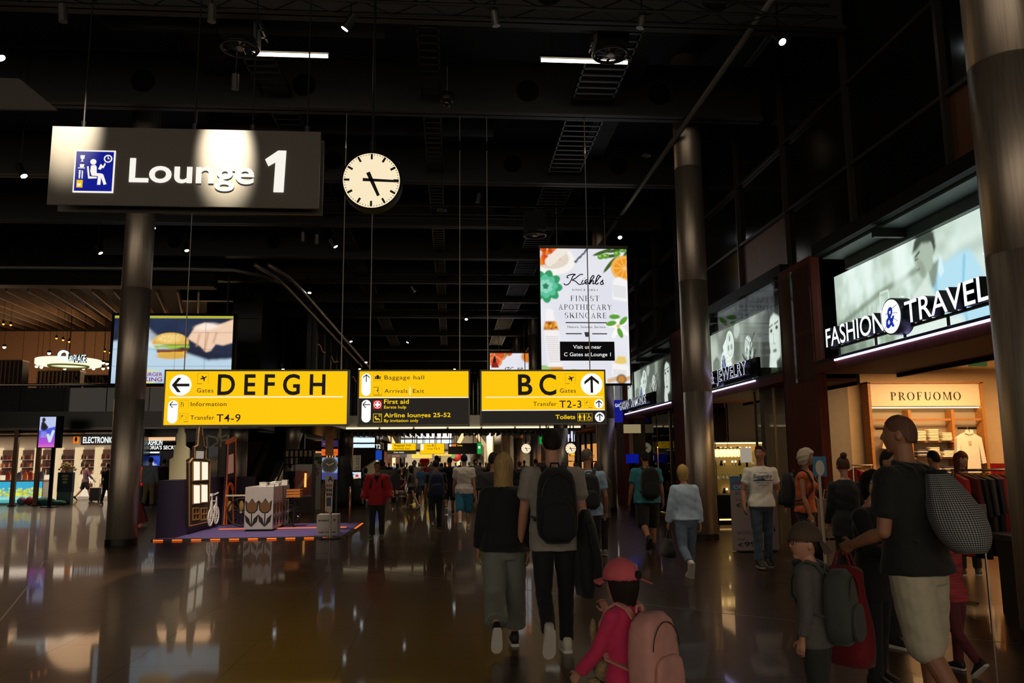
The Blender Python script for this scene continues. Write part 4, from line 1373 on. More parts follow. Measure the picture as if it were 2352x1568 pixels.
o.prism(pp([(-.36, .42), (-.25, .42), (-.26, .33), (-.29, .31), (-.29, .27), (-.26, .25), (-.35, .25), (-.32, .27), (-.32, .31), (-.35, .33)])[::-1], y, y + .003)
o.prism(pp([(-.36, .18), (-.25, .18), (-.26, .1), (-.35, .1)])[::-1], y, y + .003)
o.box(pcx - .4 * S, pcx - .23 * S, y, y + .003, pcz + .07 * S, pcz + .09 * S)
o.prism(pp([(-.37, .02), (-.33, .02), (-.335, -.2), (-.365, -.2)])[::-1], y, y + .003)
o.prism(pp([(-.3, .02), (-.27, .0), (-.27, -.2), (-.295, -.2)])[::-1], y, y + .003)
o.build('pictogram', LW, t)
o = box('phone_mark', glow('phone_yellow', (1, .8, .05), .9), t, pcx - .41 * S, pcx - .26 * S, y, y + .003, pcz - .44 * S, pcz - .24 * S)
box('phone_keys', LW, o, pcx - .38 * S, pcx - .3 * S, y - .002, y, pcz - .4 * S, pcz - .33 * S)
x, z = q(299, 419)
text('lettering', 'Lounge', LW, t, x, z, -.036, q(299, 364)[1] - z, width=q(585, 419)[0] - x, offset=.022, extrude=.006)
a, b = q(608, 443), q(659, 349)
w1, h1 = b[0] - a[0], b[1] - a[1]
MB().prism([(a[0] + u_ * w1, a[1] + v_ * h1) for u_, v_ in [(.45, 0), (.93, 0), (1.0, 1), (.62, 1), (0, .78), (.16, .62), (.5, .72)]], -.042, -.03).build('numeral', LW, t)
# the spotlights that rake the sign
spot('sign_spot', (-4.3, 7.2, 8.0), (-4.3, 9, 5.46), 9500, 15, (1, .9, .72), 1.0)
spot('sign_spot', (-2.7, 7.2, 8.0), (-2.56, 9, 5.12), 12000, 12.5, (1, .9, .72), 1.0)
# ---- clock
def clock(loc, r, label, arm):
 t = thing('station_clock', label, 'clock', loc)
 MB().lathe([(r * .97, -.1), (r * 1.05, -.1), (r * 1.06, .1), (r * .97, .1)], n=48, axis='y').build('drum', BLACK, t)
 f = glow('clock_face', (1, .93, .78), .95)
 for s in (-1, 1):
  MB().lathe([(r * .985, .092 * s - .004), (r * .985, .092 * s + .012 * s)] if s > 0 else [(r * .985, -.112), (r * .985, -.1)], n=48, axis='y').build('dial', f, t)
 D = mat('clock_black', '#100c08', .5)
 y = -.114
 for k in range(60):
  a = k * PI / 30
  big = k % 5 == 0
  if not big and r < .3:
   continue
  r0, r1, w = (r * .76, r * .95, r * .07) if big else (r * .91, r * .95, r * .02)
  MB().bar((r0 * math.sin(a), y, r0 * math.cos(a)), (r1 * math.sin(a), y, r1 * math.cos(a)), .003 if False else w, w).build('tick', D, t)
 for ang, L, b, w in ((math.radians(156), .62, .3, .135), (math.radians(92), .95, .3, .105)):
  d = (math.sin(ang), math.cos(ang))
  n = (d[1], -d[0])
  p = []
  for l, ww in ((-b, 1.05), (L, .75)):
   for s in ((-1, 1) if l < 0 else (1, -1)):
    p.append((d[0] * l * r + n[0] * s * ww * w * r / 2, d[1] * l * r + n[1] * s * ww * w * r / 2))
  MB().prism(p, y - .012, y - .006).build('hand', D, t)
 MB().cyl((0, 0, r * 1.03), (0, 0, r * 1.03 + .2), .045, n=10).build('stem_socket', STEEL_D, t)
 MB().cyl((0, 0, r), (0, 0, arm), .02, n=8).build('rod', STEEL_D, t)
 return t
c = on_y(855, 420, 11)
clock((c.x, 11, c.z), .4, 'large round black-rimmed clock hanging right of the Lounge sign', 8.75 - c.z)
c = on_y(1208, 1030, 40)
clock((c.x, 40, c.z), .24, 'small round clock hanging far down the right side', 8.7 - c.z)
c = on_y(1310, 1030, 33)
clock((c.x, 33, c.z), .22, 'round clock half hidden behind the tall man\'s head', 8.7 - c.z)
# ---- Kiehl's adverts
def kiehls(Y, big):
 q = q_at(Y)
 if big:
  x0, z1 = q(1240, 570)
  x1, z0 = q(1448, 880)
 else:
  x0, z1 = q(1125, 811)
  x1 = q(1229, 811)[0]
  z0 = z1 - (x1 - x0) * 1.5
 W, H = x1 - x0, z1 - z0
 t = thing('advert_screen', 'tall hanging Kiehl\'s advert with flowers and fruit' if big else 'farther hanging Kiehl\'s advert peeking over the BC gate sign', 'advert', (0, Y, 0))
 p = Paint(208 if big else 110, 310 if big else 160, '#dfe0ea', W / H)
 p.put(smooth01(p.noise(6, 2)), '#ececf2', .8)
 r = np.random.RandomState(3)
 a = W / H
 def petals(u, v, n, r0, L, w, col, ph=0.0, op=1.0):
  for k in range(n):
   t_ = ph + 2 * PI * k / n
   p.put(p.ell(u + r0 * math.cos(t_) / a, v + r0 * math.sin(t_), L, w, t_, .006), col, op)
 if big:
  p.put(p.ell(.08, .93, .21, .125, -.2, .01), '#f7f3ee')
  p.put(p.ell(.08, .945, .165, .095, -.2, .01), '#e2d5c6')
  for k in range(60):
   p.put(p.ell(r.rand() * .22, .88 + r.rand() * .13, .014, .018, r.rand() * 3, .006), ('#e8590f', '#f08a1c', '#c9430a')[k % 3], .9)
  p.put(p.line([(.11, .9), (.28, 1.0)], .07, .01), '#efe6dc')
  for k in range(26):                                   # lavender
   u_ = .4 + .006 * k
   p.put(p.ell(u_, .895 + .0042 * k + .012 * (r.rand() - .5), .008, .006, r.rand() * 3, .004), ('#5c5a86', '#77804e', '#3d3f66')[k % 3])
  for u_, v_, an in ((.72, .975, .35), (.8, .945, .15), (.8, .88, .9), (.96, .92, 1.2), (.88, .99, .2)):
   p.put(p.ell(u_, v_, .075, .013, an, .005), '#3f5f22')
  for u_, v_ in ((.7, .94), (.76, .945), (.89, .965), (.9, .925), (.96, .995)):
   p.put(p.ell(u_, v_, .026, .02, .3, .006), '#5f9a2e')
   p.put(p.ell(u_ - .01, v_ + .005, .009, .007, .3, .006), '#a9cf6a')
  p.put(p.ell(.97, .855, .1, .095), '#f0a92c')           # orange slice
  p.put(p.ell(.97, .855, .09, .085), '#f6c877')
  p.put(p.ell(.97, .855, .083, .078), '#ef9a1c')
  for k in range(10):
   t_ = k * PI / 5
   p.put(p.line([(.97, .855), (.97 + .08 * math.cos(t_) / a, .855 + .08 * math.sin(t_))], .004), '#f7cf8c')
  p.put(p.poly([(.82, .62), (.84, .77), (.9, .79), (.95, .775), (1, .76), (1, .6)], .006), '#f4f3f4')   # cream jar
  for k in range(9):
   p.put(p.line([(.84, .725 - .01 * k), (.98, .712 - .01 * k)], .003), '#8e8c9c', .7)
  for L, w, n, r0, c_ in ((.055, .034, 9, .07, '#2f9a63'), (.045, .03, 8, .045, '#5cc09a'), (.03, .02, 7, .024, '#8fd8bd'), (.014, .01, 5, .01, '#2b7d5c')):
   petals(.06, .715, n, r0, L, w, c_, .3 * n)
  p.put(p.poly([(.05, .38), (.13, .535), (.145, .53), (.05, .38)]), '#ffffff')
  p.put(p.poly([(.055, .48), (.065, .545), (.13, .545), (.155, .48), (.15, .455), (.06, .455)], .004), '#f5f2f2')   # bottle
  p.put(p.poly([(.03, .4), (.05, .455), (.16, .455), (.195, .4), (.2, .385), (.03, .385)], .004), '#c7761f')
  for k in range(22):
   p.put(p.ell(.05 + r.rand() * .13, .39 + r.rand() * .055, .012, .008, r.rand() * 3, .004), ('#f0b53a', '#8f4511', '#e08a1c')[k % 3], .9)
  p.put(p.poly([(.03, .39), (.2, .39), (.24, .12), (.08, .12)], .004), '#f3efee')
  for k in range(14):
   p.put(p.line([(.05 + .003 * k, .34 - .014 * k), (.19 + .003 * k, .34 - .014 * k)], .0035), '#8a8795', .65)
  p.put(p.poly([(.08, .12), (.24, .12), (.25, .05), (.1, .05)], .004), '#d08f24')
  for u_, v_, c_ in ((.38, .07, '#7fae55'), (.02, .06, '#5f9a3a'), (.04, .1, '#9cc06e')):
   p.put(p.ell(u_, v_, .045, .03, -.4, .01), c_)
  petals(.88, .42, 5, .05, .05, .017, '#fbfbf6', .5)
  for u_, v_, an in ((.84, .49, 0), (.94, .46, .8), (.9, .37, -1.2), (.8, .44, .2)):
   p.put(p.ell(u_, v_, .04, .018, an, .006), '#5aa132')
  p.put(p.ell(.88, .42, .012, .012), '#e0b53a')
  p.put(p.poly([(.8, .12), (.87, .2), (.95, .195), (.97, .15)], .006), '#e8cb6a')
  p.put(p.poly([(.79, .06), (.8, .15), (.98, .13), (1, .05)], .006), '#f4f2f0')
  for k in range(4):
   p.put(p.line([(.81, .1 - .01 * k), (.96, .09 - .01 * k)], .003), '#8a8795', .6)
  p.put(p.line([(.76, .02), (.85, .035), (.9, .02), (1, .04)], .03, .01), '#d9a45a', .8)
  p.put(p.ell(.9, .03, .036, .036), '#2b2018')
  p.put(p.ell(.9, .03, .028, .028), '#c4863a')
 else:
  for u_, v_ in ((.08, .93), (.22, .975), (.12, .88)):
   p.put(p.ell(u_, v_, .1, .085), '#e0712a')
   p.put(p.ell(u_, v_, .082, .068), '#f2b679')
   p.put(p.ell(u_, v_, .074, .06), '#d9532c')
  p.put(p.ell(.42, 1.0, .05, .04), '#d9541d')
  p.put(p.ell(.36, .97, .03, .012, .9), '#5f9a3a')
  p.put(p.ell(.86, .95, .12, .1), '#c9c4c4')
  p.put(p.ell(.86, .95, .1, .085), '#e47a1e')
  p.put(p.poly([(.06, .86), (.09, .96), (.13, .95), (.14, .85)], .006), '#16131a')
  p.put(p.poly([(.03, .79), (.05, .86), (.16, .86), (.2, .79)], .006), '#8a1f1c')
  p.put(p.poly([(.03, .5), (.03, .79), (.2, .79), (.22, .5)], .006), '#f0eeee')
  for k in range(12):
   p.put(p.ell(.86 + .01 * k, .66 + .014 * k, .02, .007, k, .004), '#4f5c46')
 p.build('advert_face', POST, t, (x0, 0, z0), (W, 0, 0), (0, 0, H))
 box('housing', BLACK, t, x0 - .04, x1 + .04, .01, .2, z0 - .03, z1 + .08)
 box('top_edge', ALU, t, x0 - .04, x1 + .04, -.02, .2, z1 + .01, z1 + .09)
 box('bottom_edge', BLACK, t, x0 - .04, x1 + .04, -.02, .2, z0 - .05, z0 - .005)
 for f in (.2, .76):
  MB().cyl((x0 + f * W, .1, z1 + .09), (x0 + f * W, .1, 9.2), .016, n=6).build('cable', CABLE, t)
 NV = glow('advert_navy', (.06, .05, .16), .25)
 def T(s, u0, v0, cap, wid, m=NV, fn=text, **k):
  if fn is serif_text:
   return serif_text('lettering', s, m, t, x0 + u0 * W, z0 + v0 * H, -.004, cap * H, wid * W, heavy=.13)
  return text('lettering', s, m, t, x0 + u0 * W, z0 + v0 * H, -.004, cap * H, width=wid * W, **k)
 # script wordmark: drawn strokes
 vb = .735 if big else .72
 sw = MB()
 ks = 1.0 if big else 1.0
 strokes = [[(.0, .02), (.02, -.06), (.1, -.05), (.17, .12), (.24, .42), (.3, .5), (.22, .52), (.1, .44), (.08, .34), (.12, .32)],
               [(.5, .52), (.42, .5), (.3, .3), (.22, .2), (.3, .14), (.38, -.02), (.45, -.04)],
               [(.5, .2), (.46, .06), (.48, -.02), (.54, .04)], [(.535, .3), (.54, .31)],
               [(.54, .04), (.62, .14), (.6, .22), (.55, .16), (.56, .0), (.64, .02)],
               [(.64, .02), (.78, .36), (.76, .46), (.7, .3), (.66, -.03), (.72, .14), (.77, .16), (.75, .0), (.8, .02)],
               [(.8, .02), (.93, .38), (.9, .48), (.85, .3), (.82, .04), (.86, -.02), (.9, .06)],
               [(.97, .44), (.955, .36)], [(.94, .04), (1.02, .22), (1.0, .12), (1.03, .02), (.98, -.04), (.94, .02)]]
 for s_ in strokes:
  pts = []
  P_ = [Vector((a_, b_, 0)) for a_, b_ in s_]
  for i in range(len(P_) - 1):
   p0, p1, p2, p3 = P_[max(i - 1, 0)], P_[i], P_[i + 1], P_[min(i + 2, len(P_) - 1)]
   for k in range(5):
    t_ = k / 5
    pts.append(.5 * ((2 * p1) + (-p0 + p2) * t_ + (2 * p0 - 5 * p1 + 4 * p2 - p3) * t_ ** 2 + (-p0 + 3 * p1 - 3 * p2 + p3) * t_ ** 3))
  pts.append(P_[-1])
  u0 = .27 if big else .3
  sw.tube([(x0 + (u0 + v.x * .44) * W, -.004, z0 + vb * H + v.y * .21 * W * 1.0) for v in pts], .012 * W / 1.6 * 1.6 * .55, 5)
 sw.build('wordmark', NV, t)
 if big:
  T('SINCE 1851', .36, .682, .014, .29, spacing=1.3, offset=.004)
  T('FINEST', .34, .605, .04, .33, fn=serif_text)
  T('APOTHECARY', .2, .54, .04, .61, fn=serif_text)
  T('SKINCARE', .27, .478, .04, .48, fn=serif_text)
  T('Nature. Science. Service.', .3, .405, .018, .44, m=mat('advert_grey', '#6a6878', .5, emit=.15, ecol='#6a6878'))
  gr = mat('advert_grey', '#6a6878', .5)
  for a_, b_, c_ in ((.28, .75, .445), (.28, .46, .363), (.58, .75, .363)):
   box('rule_line', gr, t, x0 + a_ * W, x0 + b_ * W, -.004, 0, z0 + (c_ - .004) * H, z0 + (c_ + .004) * H)
  MB().prism([(x0 + a_ * W, z0 + b_ * H) for a_, b_ in [(.49, .375), (.55, .375), (.54, .345), (.535, .34), (.505, .34), (.5, .345)]][::-1], -.004, -.001).build('mortar_mark', gr, t)
  box('banner', glow('advert_banner', (.03, .025, .07), .2), t, x0 + .21 * W, x0 + .83 * W, -.006, 0, z0 + .165 * H, z0 + .305 * H)
  T('Visit us near', .36, .253, .028, .32, m=SWHT)
  T('C Gates at Lounge 1', .255, .198, .028, .53, m=SWHT)
  for c_ in t.children:
   if c_.name.startswith('lettering'):
    c_.location.y = -.004
 return t
kiehls(22, True)
kiehls(44, False)
# ================================================================== left side: mezzanine, restaurant, shops
def rect(px0, px1, pyt, pyb, Y):
 a, b = on_y(px0, (pyt + pyb) / 2, Y), on_y(px1, (pyt + pyb) / 2, Y)
 return a.x, b.x, on_y((px0 + px1) / 2, pyb, Y).z, on_y((px0 + px1) / 2, pyt, Y).z
YM, MZ = 34.0, 3.75
MX1 = on_y(536, 900, YM).x
DARKF = mat('mezzanine_dark', '#15130f', .3, noise=.2)
mz = box('floor_mezzanine', DARKF, None, -34, MX1, YM, 58, 3.06, MZ, kind='structure')
box('edge_line', mat('edge_metal', '#5f5a52', .3, metal=.8), mz, -34, MX1, YM - .03, YM, 3.03, 3.1)
rail = thing('balustrade', 'dark glass balustrade with steel handrail along the upper floor on the left', 'balustrade', (0, YM + .1, MZ))
for k in range(14):
 x = MX1 - 1.7 * (k + 1)
 box('glass_pane', GLASSD, rail, x + .02, x + 1.68, 0, .02, -.35, .98)
 box('post', STEEL_D, rail, x - .02, x + .02, .03, .07, -.3, 1.0)
MB().cyl((-34, 0, 1.1), (MX1, 0, 1.1), .06, n=12).build('handrail', CHROME, rail, smooth=True)
# dark lift tower and dark glazing beyond
tw = box('wall_lift_tower', mat('tower_dark', '#1b1b17', .3, noise=.2), None, MX1, MX1 + 1.2, YM - .6, YM + 2.5, 3.0, 10.5, kind='structure')
for z in (4.5, 6.0, 7.5):
 box('joint', BLACK, tw, MX1 - .01, MX1 + 1.06, YM - .61, YM - .6, z, z + .03)
box('floor_gallery', DARKF, None, -8.0, -5.2, YM, 62, 3.2, 3.6, kind='structure')
wl = box('wall_left', mat('left_wall_dark', '#12110e', .3, noise=.2), None, -6.5, -6.3, 36.6, 105, 3.6, 10.6, kind='structure')
for k in range(18):
 y = 36.8 + k * 2.2
 box('fin', mat('fin_dark', '#1d1b17', .4), wl, -6.3, -6.1, y, y + .14, 3.6, 8.2)
 if k % 2 == 0:
  pts = [(-6.05, y + .3 * j, 6.9 - .02 * k + .1 * math.sin(j * .8 + k)) for j in range(9)]
  MB().tube(pts, .02, 5).build('light_wave', glow('amber_line', (.6, .38, .12), .25), wl)  # glowing tubes put in as warm curved reflections on the dark glazing
box('wall_far_left', mat('left_wall_dark', '#12110e', .3, noise=.2), None, -34, -33.8, -6, 105, 0, 10.6, kind='structure')
# roof edge over the upper floor: curved pale tube and dark band
pts = [(-32, 28, 8.3), (-20, 28, 8.3), (-9, 28, 8.32), (-7.6, 28.1, 8.32), (-6.7, 28.6, 8.24), (-6.2, 29.4, 8.16)]
MB().tube(pts, .07, 8).build('trim_3', mat('edge_tube', '#7d766c', .4, metal=.5), kind='structure', smooth=True)
box('wall_canopy_edge', BLACK, None, -33, -8.2, 29.0, 29.15, 8.15, 10.55, kind='structure')  # black wall added to hide the lamp-lit ceiling behind it
box('trim_4', BLACK, None, -33, -8.3, 28.2, 28.8, 7.75, 8.22, kind='structure')
# timber slat ceiling
sc_ = box('ceiling_mezzanine', mat('slat_void', '#120e0a', .9), None, -34, MX1 - .1, 29.6, 62, 9.9, 10.0, kind='structure')
SLAT = mat('slat_wood', '#8f7355', .7, noise=.2, nscale=3)
d = ray(450, 874)
d = Vector(d) / d[1]
for k in range(34):
 x = -33.5 + k * .74
 a = Vector((x, 29.2, 7.72))
 n = 19 if k > 24 else 24
 mb = MB()
 ln = a + d * n
 p, s2 = a, Vector((.035, 0, 0))
 up = Vector((0, 0, .3))
 mb.add([a - s2, a + s2, a + s2 + up, a - s2 + up, ln - s2, ln + s2, ln + s2 + up, ln - s2 + up], [(3, 2, 1, 0), (4, 5, 6, 7), (0, 1, 5, 4), (1, 2, 6, 5), (2, 3, 7, 6), (3, 0, 4, 7)])
 mb.build('slat', SLAT, sc_)
TAN = mat('tan_wall', '#b98f68', .7, noise=.1)
box('wall_restaurant_side', BLACK, None, MX1 - .15, MX1, YM + 2.5, 52, MZ, 10.4, kind='structure')  # hidden black wall added to block the restaurant light
box('wall_restaurant', TAN, None, -34, -14.2, 52, 52.2, MZ, 10.4, kind='structure')
for lx, ly, lz, lp in ((-21, 36, 6.6, 230), (-17, 40, 6.3, 230), (-13.5, 44, 6.5, 240), (-24, 46, 6.5, 260)):
 pl = bpy.data.lights.new('restaurant_lamp', 'POINT')
 pl.energy, pl.color, pl.shadow_soft_size = lp, (1, .6, .32), 1.4
 po = bpy.data.objects.new('restaurant_lamp', pl)
 COL.objects.link(po)
 po.location = (lx, ly, lz)
# LA PLACE canopy and letters
YP = 44.0
x0, x1, z0, z1 = rect(87, 228, 824, 846, YP)
t = thing('restaurant_canopy', 'glowing white oval canopy under the La PLACE letters', 'canopy', ((x0 + x1) / 2, YP, (z0 + z1) / 2))
hw = (x1 - x0) / 2
MB().lathe([(.98 * hw, -.1), (hw, -.06), (hw, .2), (.97 * hw, .22)], n=40).build('drum', glow('canopy_white', (1, .95, .85), 1.1, 'FRONT_BACK'), t)
MB().tube([(hw * .6 * math.cos(a), hw * .6 * math.sin(a), -.12) for a in np.linspace(0, 2 * PI, 30)], .07, 5, closed=False).build('green_ring', mat('leaf_trim', '#6f8a2c', .6), t)
MB().cyl((0, 0, .2), (0, 0, 4.0), .03, n=6).build('hanger', STEEL_D, t)
t = thing('restaurant_sign', 'white La PLACE letters with apple ring above the oval canopy', 'sign', (0, YP - hw - .2, 0))
YQ = YP - hw - .2
q = q_at(YQ)
lx, lz = q(158, 826)
w = q(197, 830)[0] - lx
for i, (s_, px, py, cap, pw_) in enumerate((('La', 156, 828, 17, 13), ('PLACE', 170, 832, 18, 28))):
 x, z = q(px, py)
 letters(t, s_, x, z, 0, q(px, py - cap)[1] - z, q(px + pw_, py)[0] - x, depth=.15, face=glow('place_white', (.85, .97, 1), 1.3))
cx, cz = q(146, 816)
o = MB().band(ngon(cx, cz, .19 * 1.4, 24), ngon(cx, cz, .12 * 1.4, 24), -.08, .08).build('apple_ring', glow('place_white', (.85, .97, 1), 1.3), t)
for px in (150, 190):
 x, z = q(px, 820)
 MB().cyl((x, .05, z), (x, .05, 9.95), .015, n=5).build('hanger', STEEL_D, t)
# pendant lamps and small spots of the restaurant
LG = 'pendant lamps over the restaurant'
AMB = glow('amber_bulb', (1, .55, .18), 5)
for li, (px, py, Y) in enumerate(((8, 740, 34), (25, 742, 34), (130, 773, 37), (145, 777, 37), (159, 781, 37), (241, 803, 40), (253, 806, 40))):
 p = on_y(px, py, Y)
 t = thing('pendant_lamp', 'small amber pendant lamp under the timber slats, ' + ORD[li] + ' from the left', 'lamp', p, group=LG)
 MB().lathe([(.05, -.06), (.06, 0), (.02, .08)], n=10).build('shade', BLACK, t)
 MB().sph((0, 0, -.07), .045, 8, 6).build('bulb', AMB, t)
 MB().cyl((0, 0, .08), (0, 0, 9.95 - p.z), .006, n=4).build('cord', BLACK, t)
WSP = glow('spot_white', (1, .9, .75), 9)
for li, (px, py) in enumerate(sorted(((10, 796), (113, 810), (50, 836), (84, 840), (95, 842), (149, 845), (192, 845), (215, 845), (237, 832), (246, 834), (237, 845), (250, 843)))):
 p = on_y(px, py, 47)
 t = thing('restaurant_spot', 'tiny white ceiling spot inside the upstairs restaurant, ' + ORD[li] + ' from the left', 'light', p, group='tiny restaurant spots')
 MB().lathe([(.1, 0), (.1, .12)], n=10).build('housing', BLACK, t)
 MB().sph((0, 0, -.02), .09, 8, 6).build('lens', WSP, t)
 MB().cyl((0, 0, .1), (0, 0, 9.95 - p.z), .01, n=4).build('stem', BLACK, t)
# restaurant interior: dark screens, counters, shelves of bottles
for i, (px0, px1, pyt, pyb, Y, lab) in enumerate(((0, 58, 828, 880, 36, 'dark slatted screen at the far left upstairs'), (92, 190, 852, 876, 38, 'long dark bar counter below the oval canopy'), (200, 262, 862, 880, 37, 'low dark counter right of the bar upstairs'))):
 x0, x1, z0, z1 = rect(px0, px1, pyt, pyb, Y)
 t = thing('bar_counter', lab, 'counter', (x0, Y, MZ))
 L = x1 - x0
 H = z1 - MZ
 box('top', mat('bar_top', '#2c1d12', .4), t, 0, L, -.3, .3, H - .05, H)
 n = int(L / .16)
 for k in range(n):
  box('slat', mat('bar_slat', '#5a3a1e', .6), t, k * L / n, k * L / n + .06, -.3, -.26, 0, H - .05)
 box('body', mat('bar_dark', '#150f0a', .6), t, 0, L, -.26, .3, 0, H - .05)
r = random.Random(5)
for k in range(16):
 px = 62 + 12 * k
 p = on_y(px, 868, 40)
 m = (mat('jar_red', '#b02a1a', .4, emit=.05), mat('jar_orange', '#d9721f', .4, emit=.05), mat('jar_cream', '#d8c09a', .4))[k % 3]
 MB().lathe([(.09, 0), (.1, .2), (.05, .3), (.06, .36)], n=8).build('jar', m, None, label='small bright jar on the upstairs shelf, ' + ORD[k] + ' from the left', cat='jar', group='jars upstairs', loc=(p.x, 38.0 + .0 * k, MZ + .75))
box('jar_shelf', mat('bar_top', '#2c1d12', .4), None, -30, on_y(262, 860, 38).x, 37.85, 38.2, MZ, MZ + .75, label='long dark shelf carrying bright jars upstairs', cat='shelf')
# burger video wall
YB = 28.6
x0, x1, z0, z1 = rect(259, 533, 725, 880, YB)
W, H = x1 - x0, z1 - z0
p = Paint(240, 136, '#101a33', W / H)
a_ = W / H
p.put(p.poly([(0, 0), (0, .62), (.3, .68), (.52, .5), (.8, .34), (1, .36), (1, 0)], .015), '#b9d3e6')
p.put(p.poly([(.2, .6), (.26, .85), (.42, .62), (.4, .5)], .02), '#e4eef5')
p.put(p.poly([(0, 0), (1, 0), (1, .14), (0, .06)], .06), '#9dbdd6', .8)
p.put(p.noise(5, 2) * p.poly([(0, .7), (1, .4), (1, 1), (0, 1)], .05), '#22365a', .7)
p.put(p.poly([(.62, .66), (.68, .84), (.76, .9), (.86, .86), (.93, .9), (1, .95), (1, .6), (.92, .56), (.86, .58), (.82, .48), (.78, .46), (.72, .56), (.66, .62)], .012), '#f1cdb0')   # hand
for pts in ([(.72, .72), (.7, .56)], [(.79, .74), (.77, .5)], [(.86, .74), (.84, .6)]):
 p.put(p.line(pts, .03, .04), '#c98f6a', .7)
p.put(p.ell(.78, .84, .16, .05, .1, .05), '#fdf0e4', .8)
p.put(p.ell(.48, .6, .26, .15, 0, .01) * (p.v > .57), '#dfae4c')   # burger
p.put(p.ell(.47, .66, .18, .07, 0, .05), '#f3d27a', .8)
rr = np.random.RandomState(1)
for k in range(24):
 p.put(p.ell(.36 + rr.rand() * .24, .62 + rr.rand() * .09, .008, .005, rr.rand(), .004), '#fbf3d2')
p.put(p.poly([(.33, .56), (.36, .51), (.42, .53), (.5, .5), (.58, .53), (.64, .52), (.63, .57)], .01), '#9fbf3a')
p.put(p.poly([(.36, .5), (.63, .5), (.62, .45), (.37, .45)], .008), '#7d3b1c')
p.put(p.poly([(.37, .45), (.62, .47), (.6, .43), (.38, .42)], .006), '#f0b42c')
p.put(p.ell(.495, .4, .22, .045), '#dba94a')
for k in range(1, 4):
 p.put(p.line([(k / 4 + .02, 0), (k / 4 + .02, 1)], .006), '#0c1422', .7)
 p.put(p.line([(0, k / 4), (1, k / 4)], .006), '#0c1422', .7)
p.put(p.poly([(0, .965), (1, .965), (1, 1), (0, 1)]), '#b5b23a')
p.put(p.ell(.33, .1, .14, .1, .15, .01), '#e3e04e')
p.put(p.ell(.34, .1, .12, .085, .15, .01), '#b9d3e6')
t = thing('video_wall', 'large video wall showing a hand reaching for a burger', 'screen', (0, YB, 0))
p.build('screen_face', POST, t, (x0, 0, z0), (W, 0, 0), (0, 0, H))
box('housing', BLACK, t, x0 - .1, x1 + .1, .02, .25, z0 - .1, z1 + .1)
PUR = glow('logo_purple', (.62, .1, .5), .8)
text('lettering', 'BURGER', PUR, t, x0 + .255 * W, z0 + .105 * H, -.006, .055 * H, width=.17 * W, offset=.02)
text('lettering', 'KING', PUR, t, x0 + .275 * W, z0 + .03 * H, -.006, .06 * H, width=.15 * W, offset=.02)
for f in (.06, .94):
 MB().cyl((x0 + f * W, .12, z1), (x0 + f * W, .12, 8.3), .03, n=6).build('hanger', STEEL_D, t)
# ---- ground floor shops on the left
SX0, SX1 = -26.0, on_y(318, 1050, YM).x
SHC = mat('shop_ceiling_pink', '#d9c3b4', .7)
box('ceiling_left_shop', SHC, None, SX0, SX1, YM + .1, YM + 6, 2.96, 3.04, kind='structure')
wb = box('wall_left_shop', mat('shop_back', '#e9dccb', .6), None, SX0, SX1, YM + 6, YM + 6.2, 0, 3.0, kind='structure')
box('wall_left_shop_side', DARKF, None, SX1, SX1 + .15, YM + .1, YM + 6, 0, 3.0, kind='structure')
area('left_shop_light', ((SX0 + SX1) / 2, YM + 2.5, 2.9), (SX1 - SX0 - .5, 3), 380, (1, .82, .66))
GOODS = [mat('goods_%d' % i, c, .5) for i, c in enumerate(('#3a2722', '#7a3430', '#2e2a33', '#a35a3a', '#5b2b2b', '#c9a07a', '#262026'))]
r = random.Random(11)
nb = 14
for b in range(nb):
 x = SX0 + .4 + b * (SX1 - SX0 - .6) / nb
 w = (SX1 - SX0 - .6) / nb - .24
 t = thing('wall_shelf', ('first', 'second', 'third', 'fourth', 'fifth', 'sixth', 'seventh', 'eighth', 'ninth', 'tenth', 'eleventh', 'twelfth', 'thirteenth', 'fourteenth')[b] + ' lit bay of stocked shelves from the left in the left shop', 'shelf', (x, YM + 5.6, 0))
 box('bay_back', glow('bay_white', (1, .93, .82), .8), t, 0, w, .36, .39, .1, 1.15)
 box('bay_top', mat('bay_dark', '#6a4a40', .6), t, 0, w, .3, .39, 1.15, 2.3)
 for xx in (-.1, w):
  box('side_panel', glow('bay_lit_side', (1, .88, .68), .75), t, xx, xx + .1, 0, .4, 0, 2.4)
 for z in (.55, 1.15, 1.5, 1.85):
  box('shelf', WHITE, t, 0, w, 0, .36, z - .02, z)
  n = int(w / .075)
  for k in range(n):
   m = r.choice(GOODS)
   h = r.uniform(.16, .28)
   if z > 1 or r.random() < .5:
    MB().lathe([(.04, 0), (.042, h * .6), (.018, h * .8), (.018, h)], (.05 + k * .075, .14, z), 6).build('bottle', m, t)
 box('base', WHITE, t, 0, w, 0, .38, 0, .12)
# fascia and signs
t = thing('shop_sign', 'white ELECTRONICS lettering with orange icon over the left shop', 'sign', (0, YM + .4, 0))
q = q_at(YM + .4)
x, z = q(191, 1017)
EW = glow('electronics_white', (.92, .98, 1), 1.3)
text('lettering', 'ELECTRONICS', EW, t, x, z, -.03, q(191, 1003)[1] - z, width=q(266, 1017)[0] - x, offset=.02)
a = q(168, 1018)
b = q(182, 999)
o = box('icon_panel', glow('icon_orange', (.95, .5, .05), .9), t, a[0], b[0], -.02, .02, a[1], b[1])
MB().prism(ngon((a[0] + b[0]) / 2, (a[1] + b[1]) / 2, .05, 16, .1), -.024, -.02).build('icon_mark', INK, o)
box('board', mat('sign_taupe', '#a3968a', .6), t, q(186, 1020)[0], q(275, 1020)[0], -.02, .02, q(186, 1022)[1], q(186, 996)[1])
for px in (195, 265):
 x = q(px, 1000)[0]
 MB().cyl((x, 0, z), (x, 0, 2.96), .01, n=5).build('hanger', STEEL_D, t)
